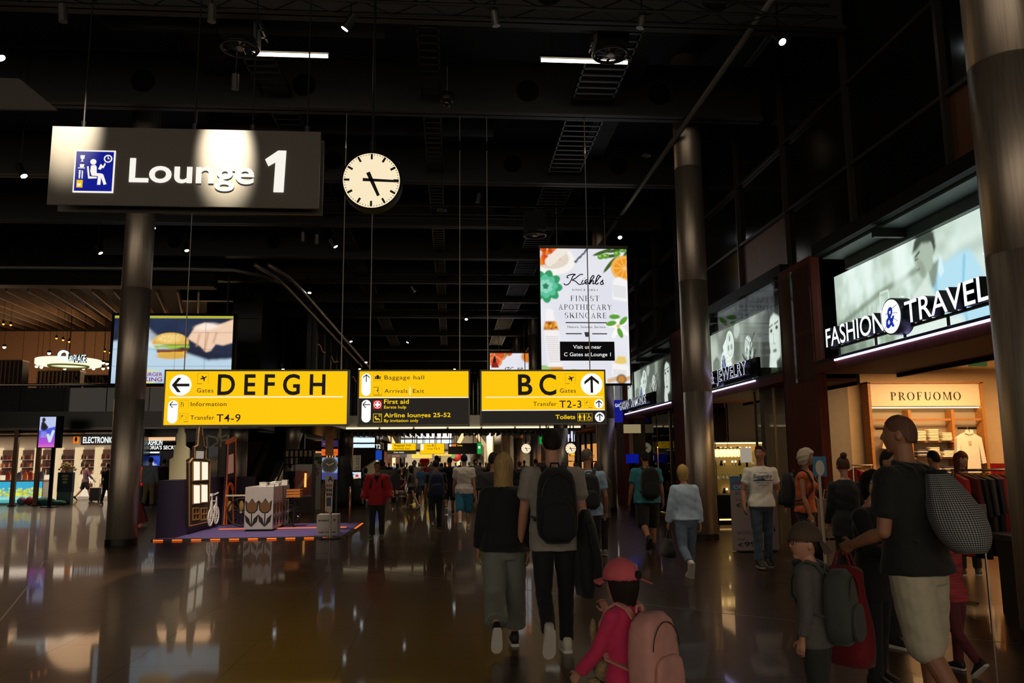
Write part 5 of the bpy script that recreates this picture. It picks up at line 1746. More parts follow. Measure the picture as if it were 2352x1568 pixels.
t = thing('shop_sign', 'bent steel fascia tube over the left shop entrance', 'fascia', (0, YM - .1, 0))
MB().cyl((SX0, 0, 2.78), (SX1, 0, 2.78), .05, n=8).build('tube', STEEL, t)
MB().cyl((SX0, .12, 2.93), (SX1, .12, 2.93), .07, n=8).build('reflector', CHROME, t)
for x in (SX0, SX1):
 box('end_post', STEEL, t, x - .05, x + .05, -.05, .05, 0, 2.9)
for px, lb in ((33, 'leftmost'), (86, 'right')):
 p = on_y(px, 1160, 34)
 t = thing('shop_post', lb + ' of the two slim bronze posts before the left shop', 'post', (p.x, 33.8, 0))
 box('shaft', mat('bronze_post', '#5d4634', .35, metal=.7), t, -.08, .08, -.06, .06, -.0, 3.03)
 box('foot', STEEL_D, t, -.12, .12, -.1, .1, 0, .04)
# screen totem
p = on_z(113, 1165)
q = q_at(p.y)
a, b = q(89, 1027), q(131, 957)
t = thing('screen_totem', 'free-standing pole with a tall pink and blue advert screen', 'screen', (p.x, p.y, 0))
W, H = b[0] - a[0], b[1] - a[1]
pt = Paint(60, 100, '#4a56d8', W / H)
pt.put(smooth01((.5 - pt.v) * 3), '#b04ad0')
pt.put(smooth01((.16 - pt.v) * 6), '#e06ac8')
pt.put(pt.poly([(0, .55), (1, .68), (1, 1), (0, 1)], .01), '#b9c6ec')
pt.put(pt.poly([(.08, .58), (.1, .8), (.2, .86), (.35, .8), (.55, .66), (.5, .6), (.3, .55)], .01), '#12131f')
pt.put(pt.ell(.24, .9, .055, .075), '#1b1820')
pt.put(pt.line([(.56, .4), (.7, .2), (.88, .52)], .09), '#cfe0ff')
for k in range(6):
 pt.put(pt.line([(.12, .5 - .035 * k), (.45, .5 - .035 * k)], .012), '#c9cdf2', .8)
pt.build('screen_face', POST, t, (a[0] - p.x, -.06, a[1]), (W, 0, 0), (0, 0, H))
box('screen_body', BLACK, t, a[0] - p.x - .03, b[0] - p.x + .22, -.05, .12, a[1] - .03, b[1] + .03)
box('pole', BLACK, t, -.06, .06, -.04, .06, .04, a[1])
box('base', STEEL_D, t, -.25, .25, -.2, .2, 0, .04)
# promo counter, board, lumps
x0, x1, z0, z1 = rect(5, 105, 1095, 1148, 35.4)
t = thing('promo_counter', 'promotional counter with a yellow flowers and sea graphic', 'counter', (x0, 35.4, 0))
W = x1 - x0
pt = Paint(120, 60, '#35a9cf', W / .9)
pt.put(pt.poly([(0, 0), (1, 0), (1, .32), (0, .28)], .04), '#9fdcd2')
r = np.random.RandomState(8)
for k in range(170):
 pt.put(pt.ell(r.rand(), .32 + .38 * r.rand() ** 1.4, .05, .04, r.rand() * 3, .03), ('#d9d42a', '#b3c22c', '#efe75a')[k % 3], .8)
pt.put(pt.poly([(0, 0), (1, 0), (1, .16), (0, .14)], .03), '#49b0b2')
pt.build('graphic', POST, t, (0, -.31, .08), (W, 0, 0), (0, 0, .85))
box('body', WHITE, t, -.03, W + .03, -.3, .3, 0, .95)
box('top', mat('counter_peach', '#d9a06a', .5), t, -.06, W + .06, -.34, .34, .95, 1.0)
for k in range(7):
 xx = .2 + k * (W - .4) / 6
 m = (mat('pack_red', '#b8402a', .5), mat('pack_cream', '#d8c7a0', .5), mat('pack_blue', '#5d6a92', .5), mat('pack_orange', '#d97a3a', .5))[k % 4]
 g = thing('gift_pack', 'packet on the yellow and blue promotional counter, ' + ORD[k] + ' from the left', 'packet', (x0 + xx, 35.4, 1.0), group='packets on the promo counter')
 MB().cbox((0, 0, .14), (.16, .1, .28)).build('carton', m, g)
 MB().cbox((0, 0, .3), (.1, .06, .04)).build('flap', m, g)
p = on_y(151, 1115, 35)
t = thing('info_board', 'dark blue display board with a pale dried bouquet on top', 'board', (p.x, 35, 0))
box('panel', mat('board_blue', '#1f3546', .6), t, -.3, .3, -.1, .1, .5, 1.3)
box('stand', mat('board_teal', '#4f6b66', .6), t, -.28, .28, -.12, .12, 0, .5)
for k in range(3):
 MB().prism(ngon(0, 1.15 - .13 * k, .14 - .02 * k, 12, .05), -.112, -.1).build('printed_mark', mat('board_gold', '#b9a878', .6), t)
rq = random.Random(2)
for k in range(26):
 aa = rq.uniform(-1, 1)
 pp_ = (aa * .32, rq.uniform(-.1, .1), 1.3 + .4 * math.cos(aa * 1.2) * rq.uniform(.6, 1))
 MB().tube([(0, 0, 1.3), pp_], .008, 4).build('stem', mat('straw', '#b59a5c', .7), t)
 MB().sph(pp_, .05, 6, 5).build('seed_head', mat('straw_pale', '#cdbb82', .7), t)
t = thing('floor_cushion', 'teal draped floor cushion by the pole of the screen', 'cushion', on_y(102, 1150, 34.3))
t.location.z = 0
MB().sph((0, 0, .12), (.45, .3, .2), 20, 10).build('cover', mat('teal_cloth', '#1f6a5c', .7, noise=.2), t, smooth=True)
MB().sph((.5, .1, .08), (.3, .25, .12), 16, 8).build('fold', mat('teal_cloth', '#1f6a5c', .7, noise=.2), t, smooth=True)
for px, c, nm in ((68, '#b8322f', 'red'), (50, '#8b93a8', 'grey blue')):
 p = on_y(px, 1145, 34.6)
 t = thing('floor_ball', nm + ' ball on the floor before the promotional counter', 'ball', (p.x, 34.6, 0))
 MB().sph((0, 0, .17), .17, 16, 10).build('skin', mat('ball_' + nm, c, .5), t, smooth=True)
 MB().cyl((0, 0, .33), (0, 0, .345), .03, n=8).build('valve', WHITE, t)
# farther fashion shop between the column and the booth
YV = 34.9
x0, x1, z0, z1 = rect(300, 420, 990, 1120, YV)
wv = box('wall_fashion_left', mat('vs_black', '#0f0d0d', .4), None, SX1 + .15, x1 + 2.5, YV, YV + .3, 0, 3.05, kind='structure')
t = thing('shop_sign', 'lit FASHION lettering over the black shop left of the booth', 'sign', (0, YV - .3, 0))
q = q_at(YV - .3)
x, z = q(337, 1022)
text('lettering', 'FASHION', EW, t, x, z, -.02, q(337, 1009)[1] - z, width=q(373, 1022)[0] - x, offset=.02)
box('strip_light', glow('strip_warm', (1, .8, .6), .9), t, q(318, 1003)[0], q(402, 1003)[0], -.02, .05, q(318, 1012)[1], q(318, 1004)[1])
box('bracket', STEEL_D, t, x, x + 1, 0, .3, z + .1, z + .14)
t = thing('shop_sign', 'white VICTORIA\'S SECRET lettering on the black shop front', 'sign', (0, YV - .06, 0))
q = q_at(YV - .06)
x, z = q(317, 1032)
text('lettering', "VICTORIA'S SECRET", glow('vs_white', (1, .98, .95), 1.2), t, x, z, -.02, q(317, 1023.5)[1] - z, width=q(411, 1032)[0] - x, offset=.02)
box('backing', BLACK, t, x - .1, x + 2.6, -.015, .06, z - .05, z + .3)
t = thing('screen', 'blue lit window screen under the VICTORIA\'S SECRET lettering', 'screen', (0, YV - .05, 0))
x0, x1, z0, z1 = rect(326, 368, 1046, 1070, YV - .05)
pt = Paint(50, 30, '#0a1770', 1.7)
pt.put(pt.noise(4, 3), '#2a5ad8', .8)
pt.put(pt.poly([(.4, .0), (.55, .6), (.7, .2), (.9, .1)], .06), '#bcd8ff', .8)
pt.build('screen_face', POST, t, (x0, -.01, z0), (x1 - x0, 0, 0), (0, 0, z1 - z0))
box('housing', BLACK, t, x0, x1, 0, .05, z0, z1)
box('caption_strip', EW, t, x0 + .05, x1 - .05, -.01, 0, z1 + .1, z1 + .16)
t = thing('sale_sign', 'small red sale panel beside the black fashion shop', 'sign', on_y(322, 1095, 34))
t.location.z = 0
box('panel', glow('sale_red', (.75, .12, .06), .7), t, -.18, .18, -.02, .02, .75, 1.5)
text('lettering', 'SALE', SWHT, t, -.13, .95, -.024, .1, width=.26)
box('foot', STEEL_D, t, -.15, .15, -.1, .1, 0, .75)
# dark red shop trolley bag edge behind the left column
t = thing('red_banner', 'dark red curved banner sticking out behind the left column', 'banner', on_z(312, 1208))
MB().add([(-.1, 0, .0), (.28, 0, .12), (.3, .03, .12), (.1, 0, .62), (-.1, .02, .75), (-.1, .1, .0), (.28, .1, .12), (.1, .1, .62), (-.1, .1, .75)], [(0, 1, 3, 4), (5, 8, 7, 6), (1, 6, 7, 3), (3, 7, 8, 4), (0, 5, 6, 1), (0, 4, 8, 5)]).build('cloth', mat('banner_red', '#7d1414', .7), t)
MB().cyl((-.1, .05, 0), (-.1, .05, .78), .02, n=8).build('pole', STEEL_D, t)
# ================================================================== purple booth
PURP = mat('booth_purple', '#2a1c3a', .55, noise=.08)
PCARP = mat('booth_carpet', '#5b4a80', .8, noise=.25, nscale=40)
GOLD = mat('booth_gold', '#b98a4c', .5)
ORNG = mat('booth_orange', '#e0651f', .5, emit=.08, ecol='#e0651f')
CREAM = mat('booth_cream', '#cfc499', .6)
BRNH = mat('booth_brown', '#33241f', .6)
ORL = glow('orange_led', (1, .42, .12), 1.6)
A, B, C = on_z(362, 1240), on_z(778, 1240), on_z(838, 1203)
bx0, by0, bx1, by1 = A.x, 18.3, B.x, C.y
t = thing('booth_platform', 'low purple carpeted platform edged with orange lights', 'platform', (0, 0, 0))
MB().add([(bx0, by0, 0), (bx1, by0, 0), (bx1 + .0, by1, 0), (bx0, by1, 0), (bx0, by0, .04), (bx1, by0, .04), (bx1, by1, .04), (bx0, by1, .04)],
         [(0, 3, 2, 1), (4, 5, 6, 7), (0, 1, 5, 4), (1, 2, 6, 5), (2, 3, 7, 6), (3, 0, 4, 7)]).build('carpet_deck', PCARP, t)
mb = MB().box(bx0 - .05, bx1 + .1, by0 - .12, by0, 0, .035)
mb.box(bx1, bx1 + .12, by0, by1, 0, .035).build('edge_ramp', mat('ramp_dark', '#33291f', .4, metal=.4), t)
n = 10
for k in range(n):
 x = bx0 + .0 + k * (bx1 - bx0) / n
 box('edge_light', ORL, t, x, x + .21, by0 - .125, by0 - .115, .008, .03)
for k in range(8):
 y = by1 - .3 - k * .22
 box('edge_light', ORL, t, bx1 + .03, bx1 + .09, y, y + .1, .035, .04)
box('light_line', ORL, t, on_y(503, 1205, 20.6).x, bx1 - .2, 20.55, 20.72, .04, .045)
# wall with canal house, arch, windmill and tower cut-outs
wx = on_z(413, 1236).x
t = thing('booth_wall', 'low dark purple booth wall carrying the canal house front', 'wall', (0, 0, 0))
WZ = on_y(392, 1103, 18.5).z
box('wall_core', PURP, t, on_z(372, 1236).x, wx, 18.45, 22.2, .04, WZ)
def LX(px, py):
 v = on_x(px, py, wx)
 return v.y, v.z
# panel drawn on the plane x = wx, facing +x (local x runs along +Y)
def side_root(name, label, cat):
 return thing(name, label, cat, (wx, 0, 0), PI / 2)
def poly_side(t, name, m, pts, y0, y1):
 return MB().prism([LX(a, b) for a, b in pts], y0, y1).build(name, m, t)
h = side_root('canal_house', 'dark canal house cut-out with gold outline and four lit windows', 'cut-out')
out = [(428, 1208), (428, 1063), (436, 1052), (441, 1052), (441, 1026), (448, 1022), (450, 995), (453, 975), (456, 965), (458, 975), (459, 998), (462, 1024), (467, 1028), (467, 1054), (476, 1058), (475, 1197)]
poly_side(h, 'house_panel', BRNH, out, -.06, 0)
ga = [LX(a, b) for a, b in out]
mb = MB()
for (a, b), (c, d_) in zip(ga, ga[1:] + ga[:1]):
 mb.bar((a, -.065, b), (c, -.065, d_), .035, .02)
mb.build('gold_outline', GOLD, h)
LITW = glow('booth_window', (1, .96, .86), 1.0)
for (px0, px1, pa, pb) in ((437, 450, 1060, 1103), (456, 469, 1061, 1102), (437, 450, 1114, 1156), (455, 468, 1113, 1153)):
 pts = [(px0, pb), (px0, pa), (px1, pa + .5), (px1, pb - 1)]
 cxp, cyp = (px0 + px1) / 2, (pa + pb) / 2
 f = poly_side(h, 'window_frame', GOLD, [(cxp + (a - cxp) * 1.28, cyp + (b - cyp) * 1.09) for a, b in pts], -.08, -.06)
 MB().prism([LX(a, b) for a, b in pts], -.09, -.08).build('window_pane', LITW, f)
for (px0, px1) in ((436, 450), (455, 468)):
 pa, pb = 1167, 1194
 mb = MB()
 P4 = [LX(px0, pb), LX(px0, pa), LX(px1, pa - 1), LX(px1, pb - 2)]
 for (a, b), (c, d_) in zip(P4, P4[1:] + P4[:1]):
  mb.bar((a, -.07, b), (c, -.07, d_), .03, .02)
 m1, m2 = [(P4[0][i] + P4[3][i]) / 2 for i in (0, 1)], [(P4[1][i] + P4[2][i]) / 2 for i in (0, 1)]
 mb.bar((m1[0], -.07, m1[1]), (m2[0], -.07, m2[1]), .025, .02)
 m1, m2 = [(P4[0][i] + P4[1][i]) / 2 for i in (0, 1)], [(P4[3][i] + P4[2][i]) / 2 for i in (0, 1)]
 mb.bar((m1[0], -.07, m1[1]), (m2[0], -.07, m2[1]), .025, .02)
 mb.build('low_window', GOLD, h)
a, b = LX(444, 1053), LX(461, 1036)
box('house_plaque', glow('plaque', (.8, .75, .7), .5), h, a[0], b[0], -.075, -.06, a[1], b[1])
# white bicycle outline on the wall
bk = side_root('bicycle_cutout', 'white bicycle cut-out leaning on the canal house', 'cut-out')
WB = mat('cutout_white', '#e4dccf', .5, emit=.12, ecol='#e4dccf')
for cxp, cyp in ((471, 1188), (485, 1183)):
 c_, r_ = LX(cxp, cyp), abs(LX(cxp, cyp - 20)[1] - LX(cxp, cyp)[1])
 wdt = abs(LX(cxp + 6, cyp)[0] - c_[0])
 MB().band(ngon(c_[0], c_[1], wdt, 24, r_), ngon(c_[0], c_[1], wdt * .78, 24, r_ * .86), -.14, -.12).build('wheel', WB, bk)
 mb = MB()
 for k in range(6):
  aa = k * PI / 6
  mb.bar((c_[0] - wdt * math.cos(aa), -.13, c_[1] - r_ * math.sin(aa)), (c_[0] + wdt * math.cos(aa), -.13, c_[1] + r_ * math.sin(aa)), .008)
 mb.build('spokes', WB, bk)
mb = MB()
for p0, p1 in (((471, 1188), (473, 1150)), ((473, 1150), (485, 1150)), ((485, 1150), (478, 1172)), ((478, 1172), (474, 1152)), ((485, 1183), (485, 1140)), ((474, 1150), (474, 1138)), ((481, 1135), (489, 1131))):
 a, b = LX(*p0), LX(*p1)
 mb.bar((a[0], -.13, a[1]), (b[0], -.13, b[1]), .03)
mb.build('frame', WB, bk)
a = LX(474, 1136)
MB().cbox((a[0], -.13, a[1]), (.16, .04, .06)).build('saddle', WB, bk)
# orange arch tower
ar = side_root('arch_tower', 'purple tower cut-out with orange outline and arched opening', 'cut-out')
out = [(499, 1205), (506, 1100), (509, 1015), (527, 1006), (527, 1110), (527, 1203), (521, 1203), (520, 1125), (517, 1112), (513, 1108), (509, 1115), (507, 1140), (505, 1205)]
poly_side(ar, 'tower_panel', PURP, out, -.16, -.1)
ga = [LX(a, b) for a, b in out]
mb = MB()
for (a, b), (c, d_) in zip(ga, ga[1:] + ga[:1]):
 mb.bar((a, -.17, b), (c, -.17, d_), .07, .02)
mb.build('orange_outline', ORNG, ar)
poly_side(ar, 'tower_cap', ORNG, [(508, 1020), (509, 1012), (527, 1003), (527, 1012)], -.18, -.1)
poly_side(ar, 'tower_window', mat('tower_pink', '#d9a08c', .5, emit=.2, ecol='#d9a08c'), [(509, 1088), (511, 1045), (520, 1042), (520, 1085)], -.19, -.16)
# cream tower and windmill standing behind the wall
YT = 19.6
q = q_at(YT)
t = thing('tower_cutout', 'cream stepped tower cut-out standing behind the purple booth wall', 'cut-out', (0, YT, 0))
MB().prism([q(a, b) for a, b in [(388, 1104), (389, 1055), (398, 1050), (400, 1025), (405, 1020), (405, 998), (409, 992), (410, 970), (421, 970), (422, 992), (425, 998), (425, 1024), (434, 1030), (434, 1052), (427, 1056), (427, 1104)]][::-1], 0, .08).build('tower_panel', CREAM, t)
box('foot', PURP, t, q(388, 1104)[0], q(427, 1104)[0], .08, .5, .04, q(400, 1104)[1] + .05)
YT = 22.6
q = q_at(YT)
t = thing('windmill_cutout', 'cream windmill cut-out with frame sails behind the booth', 'cut-out', (0, YT, 0))
MB().prism([q(a, b) for a, b in [(495, 1012), (503, 990), (504, 965), (507, 965), (508, 988), (511, 1012)]][::-1], 0, .08).build('mill_body', CREAM, t)
mb = MB()
for pts in ([(476, 1000), (478, 1032), (503, 1015), (500, 1006), (476, 1000)], [(506, 1006), (525, 997), (525, 1008), (508, 1013)]):
 for p0, p1 in zip(pts[:-1], pts[1:]):
  a, b = q(*p0), q(*p1)
  mb.bar((a[0], -.03, a[1]), (b[0], -.03, b[1]), .05)
mb.build('sail_frame', CREAM, t)
x0, x1, z0, z1 = rect(472, 536, 1095, 1178, YT)
box('back_wall', PURP, t, x0, x1 + .5, .1, .3, .0, z1)
box('mill_mast', CREAM, t, q(504, 1010)[0], q(509, 1010)[0], .02, .06, z1 - .2, q(505, 1010)[1])
x0, x1, z0, z1 = rect(478, 500, 1025, 1098, YT - .2)
t = thing('photo_panel', 'booth back panel printed with tan figures behind the arch tower', 'panel', (0, YT - .2, 0))
pt = Paint(30, 60, '#5c5648', .4)
pt.put(pt.poly([(0, .6), (1, .7), (1, 1), (0, 1)], .05), '#8fa0a8')
for k in range(4):
 pt.put(pt.ell(.15 + .25 * k, .4, .05, .2, 0, .03), '#c9a86a')
pt.build('print', print_mat('dull_print', lit=False), t, (x0, 0, z0), (x1 - x0, 0, 0), (0, 0, z1 - z0))
box('panel_back', BLACK, t, x0, x1, .002, .06, z0, z1)
box('panel_post', BLACK, t, (x0 + x1) / 2 - .05, (x0 + x1) / 2 + .05, .06, .1, 0, z0 + .1)
# glass railing behind
t = thing('glass_rail', 'low clear railing behind the tulip counter', 'railing', (on_y(518, 1150, 21.6).x, 21.6, .04))
for k in range(3):
 box('glass_pane', GLASS, t, k * .5, k * .5 + .48, 0, .015, 0, .75)
box('top_rail', CREAM, t, 0, 1.5, -.02, .04, .75, .79)
for k in range(5):
 MB().sph((.1 + k * .3, .02, .5), (.06, .02, .14), 8, 6).build('tulip_print', mat('tulip_tan', '#a9803f', .6), t)
# ---- tulip counter
p = on_z(595, 1224)
fx0, fx1 = on_y(562, 1170, p.y).x, on_y(627, 1170, p.y).x
zt = on_y(594, 1118, p.y).z
t = thing('tulip_counter', 'white booth counter printed with brown tulips', 'counter', (fx0, p.y, .04))
L, D = fx1 - fx0, 1.9
CW = mat('counter_white', '#b9b1a8', .5, noise=.04)
box('body', CW, t, 0, L, 0, D, .05, zt - .04)
box('plinth', STEEL_D, t, .08, L - .05, .05, D - .05, 0, .05)
TUL, LEAF, TIN = mat('tulip_brown', '#6e4a22', .6), mat('tulip_leaf', '#1c120c', .6), mat('tulip_ink', '#120c08', .6)
def tulip(t, M, s, pre):
 fl = [(-.17, .62), (-.2, .92), (-.1, .82), (0, .98), (.1, .82), (.2, .92), (.17, .62), (.08, .52), (-.08, .52)]
 mb = MB().prism([(a * 1.22 * s, (.74 + (b - .74) * 1.15) * s) for a, b in fl][::-1], -.002, -.0005).tf(M)
 o = mb.build('tulip_outline', TIN, t)
 MB().prism([(a * s, b * s) for a, b in fl][::-1], -.004, -.002).tf(M).build('tulip_flower', TUL, o)
 MB().prism([(a * s, b * s) for a, b in [(-.02, .05), (.02, .05), (.02, .53), (-.02, .53)]], -.003, -.0005).tf(M).build('tulip_stem', TIN, o)
 for g in (-1, 1):
  pts = [(0, .0), (g * .2, .2), (g * .24, .45), (g * .08, .3)]
  MB().prism([(a * s, b * s) for a, b in (pts if g > 0 else pts[::-1])], -.003, -.0005).tf(M).build('tulip_leaf', LEAF, o)
for f in (.25, .72):
 tulip(t, Matrix.Translation((f * L, 0, .1)), .66, '')
for k in range(5):
 tulip(t, Matrix.Translation((L, .2 + k * .36, .1)) @ Matrix.Rotation(PI / 2, 4, 'Z'), .62, '')
for k, (x, y, w, hh) in enumerate(((.35, .3, .16, .09), (.55, .7, .2, .06), (.7, 1.1, .14, .12), (.45, 1.4, .2, .08), (.6, .12, .1, .05))):
 g = thing('gift_box', ('front left', 'middle', 'tall right', 'rear', 'small front right')[k] + ' white gift box on the tulip counter', 'box', (fx0 + x, p.y + y, zt))
 MB().cbox((0, 0, hh / 2), (w, w, hh)).build('carton', WHITE, g)
 MB().cbox((0, 0, hh + .008), (w * 1.06, w * 1.06, .016)).build('lid', WHITE, g)
# ---- real bicycle with wooden crate
def bicycle(loc, label):
 t = thing('bicycle', label, 'bicycle', loc)
 TY, FR = mat('tyre', '#1b1310', .7), mat('bike_frame', '#3b2a22', .4)
 for x in (0, 1.12):
  MB().tube([(x + .34 * math.cos(a), 0, .36 + .34 * math.sin(a)) for a in np.linspace(0, 2 * PI, 33)[:-1]], .02, 8, closed=True).build('tyre', TY, t, smooth=True)
  mb = MB()
  for k in range(16):
   a = k * PI / 8
   mb.cyl((x, 0, .36), (x + .33 * math.cos(a), 0, .36 + .33 * math.sin(a)), .003, n=4)
  mb.build('spokes', CHROME, t)
  MB().cyl((x, -.04, .36), (x, .04, .36), .025, n=8).build('hub', CHROME, t)
 mb = MB()
 for a, b in (((0, .36), (.42, .36)), ((.42, .36), (.3, .88)), ((0, .36), (.32, .78)), ((.42, .36), (.92, .82)), ((.34, .72), (.9, .9)), ((1.12, .36), (.9, .98))):
  mb.cyl((a[0], 0, a[1]), (b[0], 0, b[1]), .018, n=8)
 mb.build('frame', FR, t)
 MB().tube([(.9, 0, .98), (.88, 0, 1.08), (.86, -.25, 1.1), (.7, -.28, 1.08)], .014, 6).build('handlebar', CHROME, t)
 MB().tube([(.88, 0, 1.08), (.86, .25, 1.1), (.7, .28, 1.08)], .014, 6).build('handlebar', CHROME, t)
 MB().sph((.27, 0, .92), (.13, .08, .04), 12, 6).build('saddle', BLACK, t, smooth=True)
 MB().cyl((.42, -.12, .36), (.42, .12, .36), .012, n=6).build('pedal_axle', CHROME, t)
 return t
p = on_z(562, 1212)
bicycle((p.x, 21.0, .06), 'dark bicycle parked behind the tulip counter')
a, b = on_y(657, 1142, 20.8), on_y(692, 1122, 20.8)
t = thing('wooden_crate', 'slatted wooden crate on the front of the bicycle', 'crate', ((a.x + b.x) / 2, 20.9, a.z))
w, hh = (b.x - a.x) / 2, b.z - a.z
CRW = mat('crate_wood', '#c47a35', .5, noise=.2)
for k in range(3):
 for y in (-.16, .15):
  box('slat', CRW, t, -w, w, y, y + .015, k * hh / 3 + .01, (k + 1) * hh / 3 - .015)
 for x in (-w, w - .015):
  box('slat', CRW, t, x, x + .015, -.16, .16, k * hh / 3 + .01, (k + 1) * hh / 3 - .015)
box('base', CRW, t, -w, w, -.16, .16, 0, .012)
box('crate_stand', STEEL_D, t, -.02, .02, -.02, .02, -a.z + .04, 0)
spot('booth_lamp', (-4.2, 16.2, 8.3), (-4.6, 19.6, .8), 2600, 34, (1, .84, .7))  # fill lights added to brighten the booth, without fixtures
spot('booth_lamp', (on_y(680, 1000, 21).x, 20.2, 3.6), (on_y(660, 1150, 21).x, 20.6, .8), 28, 70, (1, .6, .3))
# ---- giant watch stand, white cube, posters
p = on_z(757, 1237)
q = q_at(p.y)
def WQ(px, py):
 a = q(px, py)
 return a[0] - p.x, a[1]
t = thing('watch_stand', 'giant wrist watch standing upright on a steel pole', 'display', (p.x, p.y, 0))
MB().lathe([(.22, 0), (.22, .02), (.05, .03)], n=24).build('base_disc', STEEL_D, t)
MB().cyl((0, .03, .02), (0, .03, 1.2), .022, n=10).build('pole', STEEL, t)
STRAP = mat('strap_white', '#cbbfae', .5)
c = WQ(757, 1068)
rr_ = WQ(772, 1068)[0] - c[0]
MB().prism([WQ(a, b) for a, b in [(751, 1175), (757, 1178), (763, 1175), (765, 1120), (768, 1092), (746, 1092), (749, 1120)]][::-1], -.03, 0).build('strap', STRAP, t)
MB().prism([WQ(a, b) for a, b in [(748, 1046), (766, 1046), (767, 965), (747, 965)]][::-1], -.03, 0).build('strap', mat('strap_orange', '#b9702f', .5, noise=.4, nscale=14), t)
case = MB().prism(ngon(c[0], c[1], rr_ * 1.22, 32), -.06, .02).build('case', ALU, t)
MB().prism(ngon(c[0], c[1], rr_, 32), -.065, -.06).build('dial', mat('dial_navy', '#121a2e', .3), case)
mb = MB()
for k in range(12):
 a = k * PI / 6
 mb.bar((c[0] + rr_ * .78 * math.sin(a), -.067, c[1] + rr_ * .78 * math.cos(a)), (c[0] + rr_ * .94 * math.sin(a), -.067, c[1] + rr_ * .94 * math.cos(a)), .008)
mb.build('tick', WHITE, case)
for ang, L in ((-1.05, .55), (1.1, .8)):
 MB().bar((c[0], -.069, c[1]), (c[0] + rr_ * L * math.sin(ang), -.069, c[1] + rr_ * L * math.cos(ang)), .012).build('hand', mat('hand_gold', '#c9a24a', .3, metal=.8), case)
text('print_letter', 'A', TIN, t, WQ(753, 1105)[0], WQ(753, 1105)[1], -.032, .11, offset=.04)
for k in range(3):
 for j in range(3):
  x, z = WQ(752 + 4.6 * j, 1115 + 10 * k)
  MB().prism(ngon(x, z, .018, 8, .04), -.033, -.03).build('strap_print', TIN if k else mat('print_red', '#9a3a2a', .5), t)
a, b = WQ(750, 1162), WQ(761, 1142)
box('strap_print', mat('print_blue', '#2a3358', .5), t, a[0], b[0], -.033, -.03, a[1], b[1])
p2 = on_z(752, 1234)
x0, x1, z0, z1 = rect(727, 775, 1182, 1236, p2.y + .15)
t = thing('display_cube', 'white cube with swatch lettering behind the giant watch', 'cube', (x0, p2.y + .15, 0))
L = x1 - x0
box('body', mat('cube_white', '#a39a90', .5), t, 0, L, 0, .5, 0, z1)
text('lettering', 'swatch', TIN, t, .04, z1 - .14, -.002, .05, width=L * .62, offset=.03)
MB().box(L * .8, L * .9, -.003, 0, z1 - .135, z1 - .085).build('logo_mark', mat('logo_red', '#8e2a22', .5), t)
text('lettering', 'AMSTERDAM', TIN, t, .04, .08, -.002, .04, width=L * .82, offset=.02)
text('lettering', 'AVAILABLE ONLY IN', mat('faint_ink', '#756c64', .5), t, .05, .15, -.002, .025, width=L * .8)
q = q_at(19.4)
t = thing('poster_stand', 'blue poster on a dark stand behind the giant watch', 'poster', (0, 19.4, 0))
a, b = q(739, 1101), q(776, 1050)
pt = Paint(36, 50, '#3b54a0', .72)
pt.put(pt.noise(6, 9), '#9fc4e0', .8)
pt.put(pt.poly([(0, 0), (1, 0), (1, .3), (0, .35)], .03), '#2a2f7a')
for k in range(5):
 pt.put(pt.ell(.2 + .15 * k, .75, .06, .05), '#e8e8ee', .7)
pt.build('print', POST, t, (a[0], -.01, a[1]), (b[0] - a[0], 0, 0), (0, 0, b[1] - a[1]))
box('panel', BLACK, t, a[0], b[0], 0, .04, a[1], b[1])
for px in (743, 773):
 x = q(px, 1100)[0]
 box('leg', STEEL_D, t, x - .02, x + .02, .02, .05, 0, 2.4)
for i, (m, s_, pa, pb, c_) in enumerate(((mat('tag_purple', '#3a2a6a', .5, emit=.3), 'I', 1026, 1011, '#e0c23a'), (glow('tag_orange', (1, .42, .08), .8), 'AMSTERDAM', 1046, 1031, '#2a1408'))):
 a, b = q(739, pa), q(776.5, pb)
 o = box('name_plate', m, t, a[0], b[0], -.05, -.02, a[1], b[1])
 text('lettering', 'Amsterdam' if i else 's', mat('plate_ink%d' % i, c_, .5), o, a[0] + .04, (a[1] + b[1]) / 2 - .025, -.053, .05, width=(b[0] - a[0]) * (.8 if i else .12))
# rope post
p = on_z(803, 1205)
t = thing('rope_post', 'slim copper-coloured barrier post right of the booth', 'post', (p.x, p.y, 0))
MB().lathe([(.19, 0), (.19, .015), (.05, .03)], n=20).build('base', CHROME, t)
MB().cyl((0, 0, .02), (0, 0, .98), .03, n=12).build('tube', mat('copper', '#c98a5c', .3, metal=.9), t, smooth=True)
MB().lathe([(.034, .94), (.036, 1.0), (.02, 1.01)], n=12).build('cap', CHROME, t)
# draped black covers
def draped(px, py, prof, label, m):
 p = on_z(px, py)
 t = thing('draped_stand', label, 'cover', (p.x, p.y, 0))
 n = 28
 rs = []
 for r_, z in prof:
  rs.append([(r_ * (1 + .1 * math.sin(5 * a + z * 2)) * math.cos(a), .8 * r_ * (1 + .1 * math.sin(5 * a + z * 2)) * math.sin(a), z) for a in [2 * PI * k / n for k in range(n)]])
 MB().rings(rs).build('cloth', m, t, smooth=True)
 MB().lathe([(prof[0][0] * .6, 0), (prof[0][0] * .6, .03)], n=16).build('foot', STEEL_D, t)
BCL = mat('cover_black', '#0d0c0b', .7, noise=.2)
draped(713, 1163, [(.22, .0), (.24, .12), (.14, .2), (.26, .42), (.36, .7), (.35, 1.2), (.28, 1.42), (.1, 1.5)], 'black draped bulb-shaped cover behind the watch stand', BCL)
draped(783, 1165, [(.45, .0), (.48, .3), (.42, .9), (.34, 1.4), (.26, 1.75), (.1, 1.85)], 'tall black draped cover right of the watch stand', BCL)
